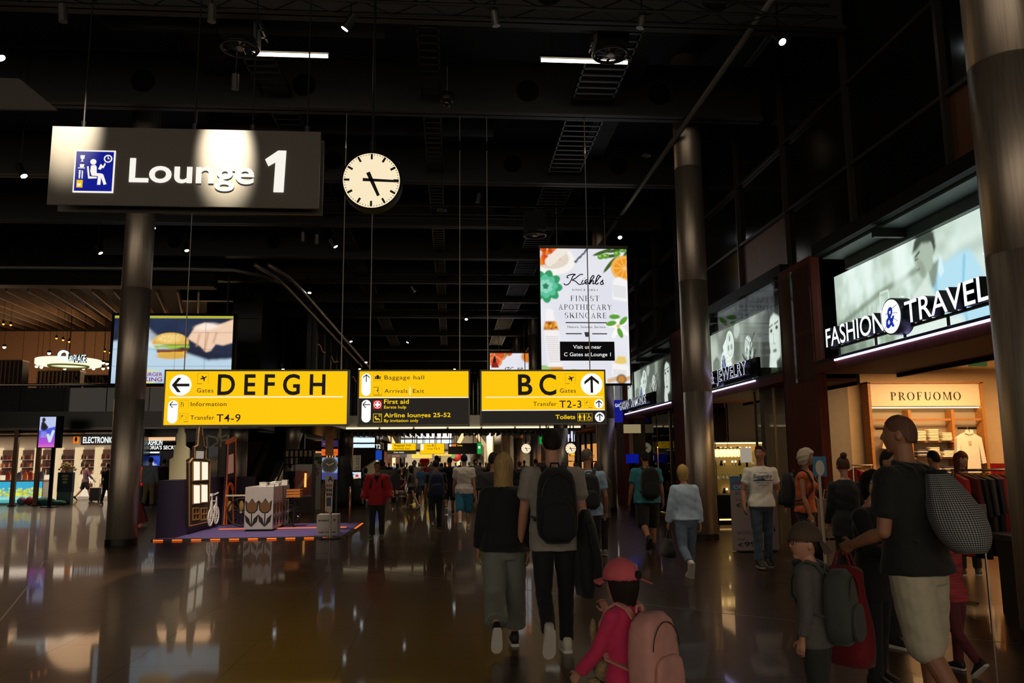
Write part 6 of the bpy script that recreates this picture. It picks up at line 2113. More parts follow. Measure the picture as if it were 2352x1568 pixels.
draped(822, 1160, [(.4, .0), (.42, .3), (.36, .7), (.3, .95), (.1, 1.0)], 'dark green draped cover beside the barrier post', mat('cover_green', '#232a20', .7, noise=.2))
# kiosk with orange graphic, black grid shelf
x0, x1, z0, z1 = rect(678, 716, 1066, 1140, 27)
t = thing('drinks_kiosk', 'round kiosk with white and orange-red graphic', 'kiosk', (0, 27, 0))
pt = Paint(40, 70, '#c9bdb0', (x1 - x0) / (z1 - z0))
pt.put(pt.poly([(0, .0), (1, .05), (1, .78), (0, .82)], .01), '#b5452c')
pt.put(pt.line([(.1, .2), (.5, .45), (.9, .75)], .1, .04), '#d8a08a')
pt.build('graphic', print_mat('dull_print', lit=False), t, (x0, -.01, z0), (x1 - x0, 0, 0), (0, 0, z1 - z0))
box('body', mat('kiosk_body', '#5a4f45', .6), t, x0, x1, 0, .8, 0, z1)
box('lit_shelf', glow('kiosk_lamp', (1, .75, .4), 1.2), t, x0 + .3, x0 + .36, -.03, -.011, z0 + .3, z0 + .75)
x0, x1, z0, z1 = rect(653, 717, 1033, 1066, 28)
t = thing('grid_shelf', 'black open grid shelf above the orange kiosk', 'shelf', (0, 28, 0))
for k in range(7):
 x = x0 + k * (x1 - x0) / 6
 box('upright', BLACK, t, x - .02, x + .02, 0, .3, 0 if k in (0, 6) else z0, z1)
for z in (z0, (z0 + z1) / 2, z1):
 box('board', BLACK, t, x0, x1, 0, .3, z - .02, z + .02)
for k in range(6):
 box('tin', mat('tin_tan', '#a98a5e', .5), t, x0 + (k + .2) * (x1 - x0) / 6, x0 + (k + .8) * (x1 - x0) / 6, .05, .25, (z0 + z1) / 2 + .02, (z0 + z1) / 2 + .24)
x0, x1, z0, z1 = rect(718, 738, 1040, 1090, 29)
t = thing('plant_panel', 'pale panel printed with green leaves and red script', 'panel', (0, 29, 0))
box('panel', mat('panel_grey', '#8d8b84', .6), t, x0, x1, 0, .06, 0, z1)
for k in range(4):
 MB().sph((x0 + .2 + .1 * k, -.02, z1 - .15 - .12 * k), (.14, .01, .04), 8, 5).build('leaf_print', mat('leaf_green', '#3c5a22', .6), t)
text('lettering', 'S', mat('logo_red', '#8e2a22', .5), t, x0 + .1, z0, -.01, .25)
# ================================================================== escalator
t = thing('escalator', 'escalator rising away behind the booth', 'escalator', (0, 0, 0))
E0 = on_y(604, 1110, 40)
ex = E0.x
STEP = mat('step_dark', '#4a433b', .5, metal=.4, noise=.2)
for k in range(17):
 y = 40 + k * .36
 z = .1 + k * .2
 box('step', STEP, t, ex - .5, ex + .5, y, y + .4, z - .2, z)
 box('riser', mat('riser_dark', '#2a2620', .5, metal=.3), t, ex - .5, ex + .5, y - .012, y, z - .2, z - .02)
PALEB = mat('balustrade_pale', '#b9ac90', .4, metal=.3)
for s in (-1, 1):
 x = ex + s * .66
 mb = MB()
 mb.add([(x - .12, 39.2, 0), (x + .12, 39.2, 0), (x + .12, 40, .0), (x - .12, 40, .0), (x - .12, 46.4, 3.45), (x + .12, 46.4, 3.45), (x - .12, 39.2, .55), (x + .12, 39.2, .55), (x + .12, 40, .75), (x - .12, 40, .75), (x + .12, 46.4, 4.25), (x - .12, 46.4, 4.25)],
           [(0, 1, 2, 3), (6, 9, 8, 7), (9, 11, 10, 8), (0, 6, 7, 1), (0, 3, 9, 6), (1, 7, 8, 2), (3, 4, 11, 9), (2, 8, 10, 5), (3, 2, 5, 4)]).build('balustrade', PALEB, t)
 MB().tube([(x, 39.1, .5), (x, 39.2, .85), (x, 40, 1.0), (x, 46.4, 4.5)], .05, 8).build('handrail', BLACK, t, smooth=True)
g = MB().sph((ex - .75, 39.1, .9), .06, 10, 8).build('signal_lamp', glow('green_lamp', (.1, 1, .3), 1.5), t)
box('signal_post', STEEL, t, ex - .82, ex - .68, 39.1, 39.3, 0, 1.3)
box('truss_skin', mat('truss_dark', '#2a2621', .5), t, ex - .8, ex + .8, 46.2, 46.6, 0, 3.4)
# ================================================================== far end of the hall
CRM = mat('far_cream', '#bfae8c', .7, noise=.05)
wf = box('wall_far', mat('far_wall', '#b8a88c', .7, noise=.1), None, -34, 20, 100, 100.3, 0, 4.6, kind='structure')
box('wall_far_upper', BLACK, None, -34, 20, 99.9, 100.2, 4.6, 10.6, kind='structure')  # upper part set black, darkness put into its colour
br = box('floor_bridge', BLACK, None, on_y(797, 980, 38).x, on_y(1330, 980, 38).x, 37.4, 40.5, on_y(1060, 991, 38).z, on_y(1060, 984, 38).z, kind='structure')
bz = on_y(1060, 984, 38).z
bxx0, bxx1 = on_y(797, 980, 38).x, on_y(1330, 980, 38).x
box('fascia', mat('bridge_fascia', '#b5ad9c', .6), br, bxx0, bxx1, 37.35, 37.4, bz, on_y(1060, 955, 38).z)
nseg = 7
for k in range(nseg):
 a = bxx0 + k * (bxx1 - bxx0) / nseg
 box('light_tube', glow('bridge_light', (1, .9, .72), 1.6), br, a + .05, a + (bxx1 - bxx0) / nseg - .05, 37.28, 37.34, bz - .02, bz + .05)
for k in range(40):
 x = bxx0 + k * (bxx1 - bxx0) / 40
 box('underside_slat', mat('slat_dark', '#241d17', .6), br, x, x + .06, 37.4, 40.5, bz - .3, bz - .16)
# far cream beam structure: V struts and back wall lit warm
for i, (px0, px1, pya, pyb, px2) in enumerate(((868, 883, 1022, 988, 905), (1053, 1076, 1018, 988, 1115))):
 Y = 78
 t = thing('v_strut', ('left', 'right')[i] + ' cream V-shaped roof strut at the far end', 'strut', (0, Y, 0))
 a, b, c = on_y(px0, pya, Y), on_y(px1, pyb - 14, Y), on_y(px2, pya + (0, 6)[i], Y)
 MB().bar((a.x, 0, a.z), (b.x, 0, b.z), .38).build('leg', CRM, t)
 MB().bar((c.x, 0, c.z), (b.x, 0, b.z), .38).build('leg', CRM, t)
 for e in (a, c):
  MB().bar((e.x, 0, e.z), (e.x + .0, 0, 0), .3).build('post', CRM, t)
# far screens
r = random.Random(4)
for i, (px0, px1, pyt, pyb, s_, lab) in enumerate(((921, 956, 978, 1006, 'WE REACH', 'dark WE REACH screen at the far end'), (959, 998, 978, 1006, 'CONFLICT AFRICA', 'white middle screen at the far end'), (1001, 1040, 978, 1006, '', 'right screen with an eye picture at the far end'), (803, 826, 988, 1016, '', 'tall pale screen left of the far hall'), (826, 861, 988, 1016, '1-HOUR', 'screen with partly hidden 1-HOUR wording left of the far hall'))):
 Y = 80 if i < 3 else 55
 x0, x1, z0, z1 = rect(px0, px1, pyt, pyb, Y)
 t = thing('screen', lab, 'screen', (0, Y, 0))
 pt = Paint(40, 26, ('#1a1414', '#dfe6f2', '#e8d6cf', '#a9c4d8', '#16181c')[i], (x1 - x0) / (z1 - z0))
 if i == 0:
  pt.put(pt.ell(.8, .5, .4, .5, soft=.3), '#5a2e28', .8)
 if i == 2:
  pt.put(pt.ell(.45, .6, .3, .14, 0, .06), '#2a3a4a')
  pt.put(pt.ell(.45, .6, .1, .1, 0, .04), '#5a8aa8')
 if i >= 3:
  pt.put(pt.poly([(0, 0), (1, 0), (1, .4), (0, .4)]), '#cfe4ef')
 pt.build('screen_face', print_mat('far_print', 1.3), t, (x0, 0, z0), (x1 - x0, 0, 0), (0, 0, z1 - z0))
 box('housing', BLACK, t, x0 - .1, x1 + .1, .02, .3, z0 - .1, z1 + .1)
 box('lower_strip', glow('strip_blue_white', (.8, .9, 1), 1.2), t, x0, x1, 0, .05, z0 - (z1 - z0) * .42, z0 - (z1 - z0) * .12)
 for f in (.1, .9):
  xx = x0 + f * (x1 - x0)
  box('hanger', BLACK, t, xx - .06, xx + .06, .1, .2, z0 - (z1 - z0) * .42, 10.6)
 if i in (0, 4):
  ww = s_.split() if i == 0 else [s_]
  for j, w in enumerate(ww):
   text('lettering', w, SWHT, t, x0 + .08 * (x1 - x0), z0 + (.5 - .42 * j + (0 if i == 0 else .05)) * (z1 - z0), -.03, (z1 - z0) * .32, offset=.03)
def far_sign(px0, px1, pyt, pyb, Y, label, rows, m=YEL, top=None, cap=.14):
 x0, x1, z0, z1 = rect(px0, px1, pyt, pyb, Y)
 t = thing('gate_sign', label, 'sign', (0, Y, 0))
 box('face', m, t, x0, x1, 0, .02, z0, z1)
 box('housing', FRAME, t, x0 - .02, x1 + .02, .02, .2, z0 - .02, z1 + .02)
 for f in (.12, .88):
  xx = x0 + f * (x1 - x0)
  MB().cyl((xx, .1, z1), (xx, .1, 10.65 if not top or top < 3.6 else top), .03, n=5).build('hanger', BLACK, t)
 H = z1 - z0
 for s_, u0, v0, c_, w_, mm in rows:
  text('lettering', s_, mm, t, x0 + u0 * (x1 - x0), z0 + v0 * H, -.004, c_ * H, width=w_ * (x1 - x0), offset=.012)
 return t, (x0, x1, z0, z1)
GRY = mat('sign_grey', '#6d675f', .5, emit=.15, ecol='#6d675f')
t, (x0, x1, z0, z1) = far_sign(890, 955, 1018, 1034, 60, 'far yellow sign reading Baggage hall and Arrivals Exit', [('Baggage hall', .24, .6, .3, .58, INK), ('Arrivals Exit', .24, .12, .3, .55, INK)])
box('pill_mark', SWHT, t, x0 + .03, x0 + .16 * (x1 - x0), -.004, 0, z0 + .06, z1 - .06)
far_sign(890, 955, 1035, 1042, 60.3, 'far grey strip reading Crew centre under the yellow sign', [('Crew centre', .22, .3, .5, .36, SWHT)], GRY, top=3.2)
t, (x0, x1, z0, z1) = far_sign(965, 1020, 1018, 1042, 60, 'far yellow gate sign reading B C and T2-3', [('B C', .5, .7, .24, .18, INK), ('Gates', .28, .72, .14, .18, INK), ('Transfer', .28, .42, .14, .26, INK), ('T2-3', .57, .4, .2, .24, INK)])
box('pill_mark', SWHT, t, x0 + .05, x0 + .14 * (x1 - x0), -.004, 0, z0 + .35 * (z1 - z0), z1 - .06)
t, (x0, x1, z0, z1) = far_sign(1030, 1095, 1018, 1042, 60, 'far black hanging sign reading Toilets', [('Toilets', .3, .74, .16, .19, TYEL)], SBLK)
MB().prism(ngon(x0 + .07 * (x1 - x0), z0 + .82 * (z1 - z0), .09, 16), -.004, 0).build('arrow_disc', SWHT, t)
box('pictogram_strip', glow('picto_orange', (1, .5, .08), .8), t, x0 + .13 * (x1 - x0), x0 + .27 * (x1 - x0), -.004, 0, z0 + .72 * (z1 - z0), z0 + .94 * (z1 - z0))
t, (x0, x1, z0, z1) = far_sign(1097, 1105, 1017, 1042, 60, 'tall green far exit sign beside the black Toilets sign', [], glow('exit_bright', (.02, .7, .25), .9))
box('runner_mark', SWHT, t, x0 + .05, x1 - .05, -.004, 0, z0 + .4, z0 + .56)
far_sign(892, 934, 1043, 1050, 66, 'far black strip sign with orange baby room wording', [('Baby room', .2, .3, .5, .4, glow('text_orange', (1, .5, .1), .9))], SBLK, top=3.5)
far_sign(946, 992, 1040, 1052, 70, 'far plain yellow panel hanging below the gate signs', [], YEL)
far_sign(998, 1037, 1041, 1046, 70, 'far thin yellow strip sign left of the small green sign', [('Toilets', .5, .3, .5, .3, INK)], YEL)
t, (x0, x1, z0, z1) = far_sign(1038, 1044, 1041, 1052, 70, 'small green far sign below the black Toilets sign', [], glow('exit_bright', (.02, .7, .25), .9))
t, (x0, x1, z0, z1) = far_sign(1239, 1258, 1003, 1020, 36, 'green exit sign left of the tall man\'s head', [], glow('exit_bright2', (.02, .62, .22), .9), top=3.2)
box('runner_mark', SWHT, t, x0 + .15, x1 - .03, -.004, 0, z0 + .05, z1 - .05)
t, (x0, x1, z0, z1) = far_sign(1302, 1320, 990, 1014, 38, 'white square lit panel right of the tall man\'s head', [], glow('panel_white', (.9, .92, 1), .95), top=3.3)
far_sign(1310, 1320, 1030, 1046, 37, 'small yellow gate panel at the right shops', [('B C', .2, .6, .2, .6, INK)], YEL, top=2.2)
# T2 cylinder, blue screen, LASSES panel, poster stand
p = on_y(871, 1025, 56)
t = thing('pillar_sign', 'rounded grey T2 sign on the far left', 'sign', (p.x, 56, p.z))
MB().lathe([(.3, -.24), (.32, -.2), (.32, .2), (.3, .24)], n=20).build('drum', ALU, t)
text('lettering', 'T2', SWHT, t, -.22, -.14, -.33, .28, width=.34, offset=.02)
box('arm', STEEL_D, t, -.04, .04, -.04, .04, .24, 3)
p = on_y(870, 1045, 54)
t = thing('screen', 'tilted blue flight screen under the T2 sign', 'screen', (p.x, 54, p.z))
box('screen_face', glow('flight_blue', (.12, .3, .75), .7), t, -.2, .2, -.04, 0, -.3, .3)
box('housing', BLACK, t, -.22, .22, 0, .1, -.32, .32)
box('pole', BLACK, t, -.03, .03, .04, .08, -p.z, -.3)
x0, x1, z0, z1 = rect(811, 828, 1045, 1080, 40)
t = thing('banner_panel', 'upright pale panel with vertical ASSES lettering', 'banner', (0, 40, 0))
box('panel', mat('banner_cream', '#c9b695', .5, emit=.12, ecol='#c9b695'), t, x0, x1, 0, .08, z0, z1)
text('lettering', 'GLASSES', INK, t, 0, 0, 0, (x1 - x0) * .5, width=(z1 - z0) * .96, M=Matrix.Translation((x1 - .05, -.006, z0 + .02)) @ Matrix.Rotation(-PI / 2, 4, 'Y'), offset=.004)
box('stand', STEEL_D, t, x0, x1, .02, .06, 0, z0)
x0, x1, z0, z1 = rect(806, 829, 1084, 1105, 33)
t = thing('poster_stand', 'small lit poster with red and blue shapes on a low stand', 'poster', (0, 33, 0))
pt = Paint(30, 26, '#d8dbe0', 1.1)
for u_, v_, a_, c_ in ((.6, .6, .2, '#c0392f'), (.35, .3, .18, '#e0b030'), (.2, .75, .15, '#2a9ac0'), (.8, .3, .14, '#c0392f')):
 pt.put(pt.ell(u_, v_, a_, a_ * .8), c_)
pt.build('print', POST, t, (x0, -.01, z0), (x1 - x0, 0, 0), (0, 0, z1 - z0))
box('panel', BLACK, t, x0 - .04, x1 + .04, 0, .06, z0 - .04, z1 + .04)
box('cabinet', mat('cabinet_green', '#3a3d33', .6), t, x0 - .3, x1 + .5, .0, .5, 0, z0 - .04)
# glowing kiosks and shop bands far away on both sides (flat glowing backs stand in for lit rooms)
FARW = glow('far_shop_warm', (1, .68, .36), .7)
for i, (x, y0, y1, lab) in enumerate(((6.6, 37.5, 44, 'lit warm shop window row far on the right'), (6.6, 46, 56, 'farthest lit shop windows on the right'), (-9.6, 62, 74, 'lit shop windows far on the left side'))):
 t = thing('shop_window', lab, 'window', (x, y0, 0))
 L = y1 - y0
 n = int(L / 1.5)
 for k in range(n):
  box('lit_back', FARW, t, (.5 if x > 0 else -.55), (.55 if x > 0 else -.5), k * L / n + .1, (k + 1) * L / n - .1, .9, 2.4)
  box('mullion', BLACK, t, -.05, .05, k * L / n - .05, k * L / n + .05, 0, 2.9)
  box('shelf', BLACK, t, .1 if x > 0 else -.4, .4 if x > 0 else -.1, k * L / n + .1, (k + 1) * L / n - .1, 1.5, 1.55)
 box('plinth', BLACK, t, -.1, .1, 0, L, 0, .5)
for i, px in enumerate((900, 948, 985, 1030, 1063)):
 p = on_y(px, 1065, 92)
 t = thing('far_kiosk', ('leftmost', 'second from left', 'middle', 'second from right', 'rightmost')[i] + ' of the tiny lit kiosks at the far end', 'kiosk', (p.x, 92, 0))
 box('lit_front', glow('kiosk_%d' % i, ((.5, .3, .2), (.9, .8, .65), (.75, .6, .45), (.9, .75, .5), (.7, .65, .6))[i], .6), t, -.85, .85, -.02, 0, .9, 2.6)
 box('body', mat('kiosk_dark', '#3a2a22', .6), t, -.9, .9, 0, 1, 0, 2.8)
for px, py in ((975, 1060), (1048, 1048)):
 p = on_y(px, py, 72)
 t = thing('paper_lantern', ('left' if px < 1000 else 'right') + ' red round lantern far down the hall', 'lantern', p)
 MB().sph((0, 0, 0), .45, 14, 10).build('globe', mat('lantern_red', '#8a1a12', .6, emit=.1), t, smooth=True)
 MB().cyl((0, 0, .4), (0, 0, 10.65 - p.z), .02, n=4).build('cord', BLACK, t)
# luggage trolleys
def trolley(px, py, rz, label):
 p = on_z(px, py)
 t = thing('luggage_trolley', label, 'trolley', (p.x, p.y, 0), rz)
 box('deck', CHROME, t, -.3, .3, -.4, .4, .2, .23)
 for x in (-.27, .27):
  MB().tube([(x, -.4, .22), (x, .3, .22), (x, .42, .5), (x, .46, 1.0)], .018, 6).build('side_tube', CHROME, t)
  MB().cyl((x, -.3, 0), (x, -.3, .16), .03, n=6).build('caster', BLACK, t)
  MB().cyl((x - .02, .3, .08), (x + .02, .3, .08), .08, n=12).build('wheel', BLACK, t)
 MB().tube([(-.27, .46, 1.0), (-.2, .5, 1.04), (.2, .5, 1.04), (.27, .46, 1.0)], .02, 6).build('handle', BLACK, t)
 box('advert_panel', mat('trolley_red', '#a3221c', .5), t, -.24, .24, .4, .42, .45, .85)
 box('basket', CHROME, t, -.24, .24, .3, .5, .86, .9)
 return t
trolley(918, 1152, .2, 'steel luggage trolley with red panel behind the red-jacket man')
trolley(938, 1142, -.4, 'luggage trolley beside the girl with long hair')
trolley(905, 1148, .7, 'luggage trolley nearest the dark umbrella')
# ================================================================== lamps under the ceiling
TUBE = glow('fluorescent', (1, .94, .82), 6, 'FRONT_BACK')
for (px0, px1, py, lab) in ((580, 753, 126, 'bright fluorescent tube above the Lounge sign'), (1243, 1441, 140, 'bright fluorescent tube at top right of centre')):
 a, b = on_y(px0, py - 2, 13.6), on_y(px1, py + 4, 13.6)
 t = thing('tube_lamp', lab, 'lamp', (a.x, 13.6, a.z))
 L = b.x - a.x
 MB().cyl((0, 0, 0), (L, 0, 0), .032, n=10).build('tube', TUBE, t)
 box('batten', STEEL_D, t, -.03, L + .03, -.05, .05, .04, .09)
 for x in (.2, L - .2):
  MB().cyl((x, 0, .09), (x, 0, 10.59 - a.z), .006, n=4).build('wire', STEEL_D, t)
for (px, py, lab) in ((551, 110, 'round black ceiling fan ring left of the fluorescent tube'), (1402, 125, 'round black ceiling fan ring at the end of the right tube'), (1228, 540, 'small round fan ring above the tall advert')):
 Y = 13.0 if py < 300 else 21
 p = on_y(px, py, Y)
 t = thing('ceiling_fan', lab, 'fan', p)
 R = .3
 MB().tube([(R * math.cos(a), R * math.sin(a), 0) for a in np.linspace(0, 2 * PI, 29)[:-1]], .03, 6, closed=True).build('ring', STEEL_D, t, smooth=True)
 for k in range(10):
  a = k * PI / 5
  MB().bar((.05 * math.cos(a), .05 * math.sin(a), 0), (R * math.cos(a + .3), R * math.sin(a + .3), .03), .05, .006).build('blade', STEEL_D, t)
 MB().lathe([(.07, -.03), (.08, .08)], n=12).build('hub', STEEL, t)
 box('mount', CEIL, t, -.28, .28, -.28, .28, .1, 10.6 - p.z if py < 300 else .6)
SPG = 'spotlights under the dark ceiling'
LENS = glow('spot_lens', (.95, .97, 1), 14)
def ceil_spot(px, py, Y, lit=True, tilt=(.5, .0), li=0):
 p = on_y(px, py, Y)
 t = thing('spotlight', ('lit' if lit else 'unlit') + ' black spotlight under the dark ceiling, ' + ORD[li] + ' from the left', 'spotlight', p, group=SPG + ('' if lit else ', unlit'))
 d = Vector((tilt[0], tilt[1], -1)).normalized()
 r = .055 * (1 + .008 * max(0, Y - 14))
 L = .26
 MB().cyl((0, 0, 0), tuple(-d * L), r * 1.15, n=12).build('can', STEEL_D if lit else ALU, t)
 if lit:
  MB().cyl(tuple(d * .012), (0, 0, 0), r, n=12).build('lens', LENS, t)
 MB().cyl(tuple(-d * L * .6), (-d.x * L * .6, -d.y * L * .6, 10.65 - p.z), .012, n=5).build('stem', STEEL_D, t)
for li, (px, py, Y, tl) in enumerate(sorted(((792, 66, 11.4, (-.7, .2)), (1797, 96, 11.4, (.2, -.7)), (1424, 545, 22, (0, -.6)), (1071, 733, 38, (0, -.7)), (711, 672, 30, (0, -.3)), (352, 524, 22, (.4, -.2)), (429, 575, 24, (.3, -.2)), (231, 581, 24, (.6, 0)),
                      (771, 566, 22, (.6, 0)), (936, 786, 46, (-.5, -.2)), (841, 832, 46, (0, -.4)), (806, 784, 40, (.3, -.3)), (562, 815, 34, (0, -.4)), (591, 801, 36, (0, -.3)), (606, 810, 36, (.3, -.3)), (55, 404, 15, (.6, -.1)), (2, 133, 11, (.7, 0)), (1044, 848, 52, (0, -.4)), (757, 847, 48, (.2, -.2)), (826, 847, 50, (.2, -.2)), (575, 848, 36, (0, -.3)), (650, 848, 38, (.1, -.2))))):
 ceil_spot(px, py, Y, True, tl, li)
for li, (px, py, Y, tl) in enumerate(sorted(((1140, 60, 11.4, (.15, .1)), (1470, 65, 11.4, (-.2, .1)), (540, 205, 13, (.02, .0)), (486, 50, 11.4, (0, 0)), (696, 555, 22, (0, 0)), (728, 560, 22, (0, 0)), (2065, 120, 11.4, (.5, 0)), (1097, 465, 21, (-.2, 0)), (953, 670, 32, (.6, 0)), (145, 50, 11.4, (.1, 0))))):
 ceil_spot(px, py, Y, False, tl, li)
# dome camera
p = on_y(1027, 225, 14)
t = thing('dome_camera', 'black dome camera hanging on a thin wire right of the clock', 'camera', p)
MB().lathe([(.1, -.08), (.125, -.05), (.125, .06), (.09, .1)], n=20).build('housing', STEEL_D, t, smooth=True)
MB().sph((0, 0, -.1), .08, 14, 8).build('dome', mat('dome_glass', '#1a1a1a', .08), t, smooth=True)
MB().cyl((0, 0, .1), (0, 0, 8.9 - p.z), .008, n=5).build('wire', CABLE, t)
for px, py, lab in ((1484, 357, 'pale smoke detector ring nearest the long pipe'), (1660, 238, 'octagonal detector plate below the right spotlight'), (1015, 484, 'small detector ring right of the clock')):
 p = on_y(px, py, 18)
 t = thing('smoke_detector', lab, 'detector', p)
 MB().lathe([(.1, 0), (.11, .03)], n=8).build('plate', STEEL_D, t)
 MB().tube([(.105 * math.cos(a), .105 * math.sin(a), -.005) for a in np.linspace(0, 2 * PI, 17)[:-1]], .008, 5, closed=True).build('rim', ALU, t)
 MB().cyl((0, 0, .03), (0, 0, 10.6 - p.z), .006, n=4).build('stem', STEEL_D, t)
for fx_, fp_ in ((-4, 20000), (3, 22000), (0, 28000)):
 spot('far_spot', (fx_, 54, 7.9), (fx_ * 1.3, 88, -1.5), fp_, 36, (1, .86, .66), .9, .2)  # fill lights added to brighten the far end, without fixtures
spot('column_spot', tuple(on_y(1797, 96, 11.4)), (5.2, 6.9, 7.0), 6000, 16, (1, .92, .78), .8)
# upper left pale panel
p0, p1, p2 = on_y(0, 252, 14), on_y(132, 252, 14), on_y(44, 180, 14)
t = thing('ceiling_baffle', 'faint grey sloped panel in the upper left corner', 'panel', (0, 14, 0))
MB().prism([(p0.x - .8, p0.z), (p1.x, p1.z), (p2.x, p2.z), (p0.x - .8, p2.z)], 0, .06).build('board', mat('baffle_grey', '#57524b', .7), t)
MB().cyl((p2.x, .03, p2.z - .05), (p2.x, .03, 10.6), .01, n=4).build('wire', STEEL_D, t)
# -------- ceiling spots of the hall, plus one added to brighten the escalator
for x, y, pw in ((-3.5, 12, 70), (1.5, 12, 60), (3.2, 9.5, 60), (-2, 20, 80), (2.5, 19, 80), (-3.5, 27, 90), (1.5, 27, 90), (-2, 36, 100), (2, 36, 100), (0, 46, 500), (-1, 56, 1500), (2, 66, 2200), (-3, 76, 2600), (2, 88, 3000), (-14, 24, 60), (-12, 14, 40), (-9, 38, 320)):
 spot('hall_spot', (x, y, 8.4), (x, y + .4, 0), pw * 6, 75, (1, .84, .64), .9, .12)
# ================================================================== people
REM = []                      # meshes that get one continuous voxel skin at the end
SKIN = {'fair': mat('skin_fair', '#b98468', .55, noise=.08), 'tan': mat('skin_tan', '#9c6a4c', .55, noise=.08), 'dark': mat('skin_dark', '#6b4530', .55, noise=.08)}
def cloth(c, n=.12):
 return mat('cloth_' + c.strip('#'), c, .85, noise=n, nscale=18, sheen=.1)
def hairm(c):
 return mat('hair_' + c.strip('#'), c, .75, spec=.25, noise=.35, nscale=30, stretch=(3, 3, .3))
def rot(ax, a):
 return Matrix.Rotation(a, 3, ax)
def ellring(c, rx, ry, n=20, M=None, sq=1.0):
 out = []
 for k in range(n):
  a = 2 * PI * k / n
  ca, sa = math.cos(a), math.sin(a)
  if sq != 1.0:
   ca, sa = math.copysign(abs(ca) ** sq, ca), math.copysign(abs(sa) ** sq, sa)
  p = Vector((ca * rx, sa * ry, 0))
  if M is not None:
   p = M @ p
  out.append(Vector(c) + p)
 return out
def chain(mb, pts, rs, n=12):
 """a tapering limb with round ends"""
 pts = [Vector(p) for p in pts]
 mb.tube(pts, list(rs), n)
 mb.sph(pts[0], rs[0], n, 8)
 mb.sph(pts[-1], rs[-1], n, 8)
 for p, r in zip(pts[1:-1], rs[1:-1]):
  mb.sph(p, r, n, 8)
def head_shape(mb, T, s, child=False):
 n, m = 26, 18
 a, b, c = .078, .098, .12
 vs = []
 for i in range(m + 1):
  t = -PI / 2 + PI * i / m
  for k in range(n):
   f = 2 * PI * k / n
   x, y, z = a * math.cos(t) * math.sin(f), b * math.cos(t) * math.cos(f), c * math.sin(t)
   if z < 0:
    w = -z / c
    x *= 1 - .22 * w
    if y < 0:
     y *= 1 - .45 * w
    else:
     y = y * (1 - .05 * w) + .018 * w
   if y > 0 and -.02 < z < .03:
    y -= .006 * math.exp(-((abs(x) - .032) / .014) ** 2)
   vs.append(T @ (Vector((x, y, z)) * s))
 fs = []
 for i in range(m):
  fs += [(i * n + k, i * n + (k + 1) % n, (i + 1) * n + (k + 1) % n, (i + 1) * n + k) for k in range(n)]
 mb.add(vs, [f[::-1] for f in fs])
 def E(cn, r, nn=10):
  q = MB().sph((0, 0, 0), (r[0] * s, r[1] * s, r[2] * s), nn, 8)
  mb.add([T @ (Vector(cn) * s + Vector(v)) for v in q.v], q.f)
 nz = .7 if child else 1.0
 q = MB().tube([Vector((0, .086, .022)) * s, Vector((0, .096 + .006 * nz, -.006)) * s, Vector((0, .098 + .01 * nz, -.022)) * s, Vector((0, .09, -.031)) * s], [.007 * s, .0085 * s, .0115 * s * nz, .008 * s], 8)
 mb.add([T @ Vector(v) for v in q.v], q.f)
 E((0, .08, -.06), (.02, .009, .007))
 E((0, .064, -.092), (.027, .022, .02))
 for g in (-1, 1):
  E((g * .076, -.008, -.008), (.01, .02, .032))
  E((g * .03, .08, .035), (.02, .012, .007))
def hand_shape(mb, W, fd, up, s, side, curl=.5, thumb=True):
 """W wrist, fd finger direction, up = direction the palm's back faces"""
 fd = fd.normalized()
 up = (up - fd * up.dot(fd)).normalized()
 sd = fd.cross(up).normalized()
 pc = W + fd * .05 * s
 rs = []
 for d_, w, th in ((-.01, .024, .02), (.02, .034, .02), (.06, .041, .018), (.095, .04, .014)):
  c_ = W + fd * d_ * s
  rs.append([c_ + sd * math.cos(a) * w * s + up * math.sin(a) * th * s for a in [2 * PI * k / 12 for k in range(12)]])
 mb.rings(rs)
 for i, (o, L) in enumerate(((-.03, .065), (-.01, .075), (.011, .07), (.031, .055))):
  b = W + fd * .088 * s + sd * o * s
  k1, k2 = curl * .7, curl * 1.7
  p1 = b + (fd * math.cos(k1) - up * math.sin(k1)) * L * .5 * s
  p2 = p1 + (fd * math.cos(k2) - up * math.sin(k2)) * L * .5 * s
  chain(mb, [b - fd * .02 * s, p1, p2], [.0095 * s, .0088 * s, .0075 * s], 7)
 g = side
 b = W + fd * .025 * s + sd * g * .03 * s
 p1 = b + (fd * .6 + sd * g * .7 - up * .25).normalized() * .04 * s
 p2 = p1 + (fd * .9 + sd * g * .15 - up * .35).normalized() * .035 * s
 chain(mb, [b, p1, p2], [.013 * s, .011 * s, .009 * s], 7)
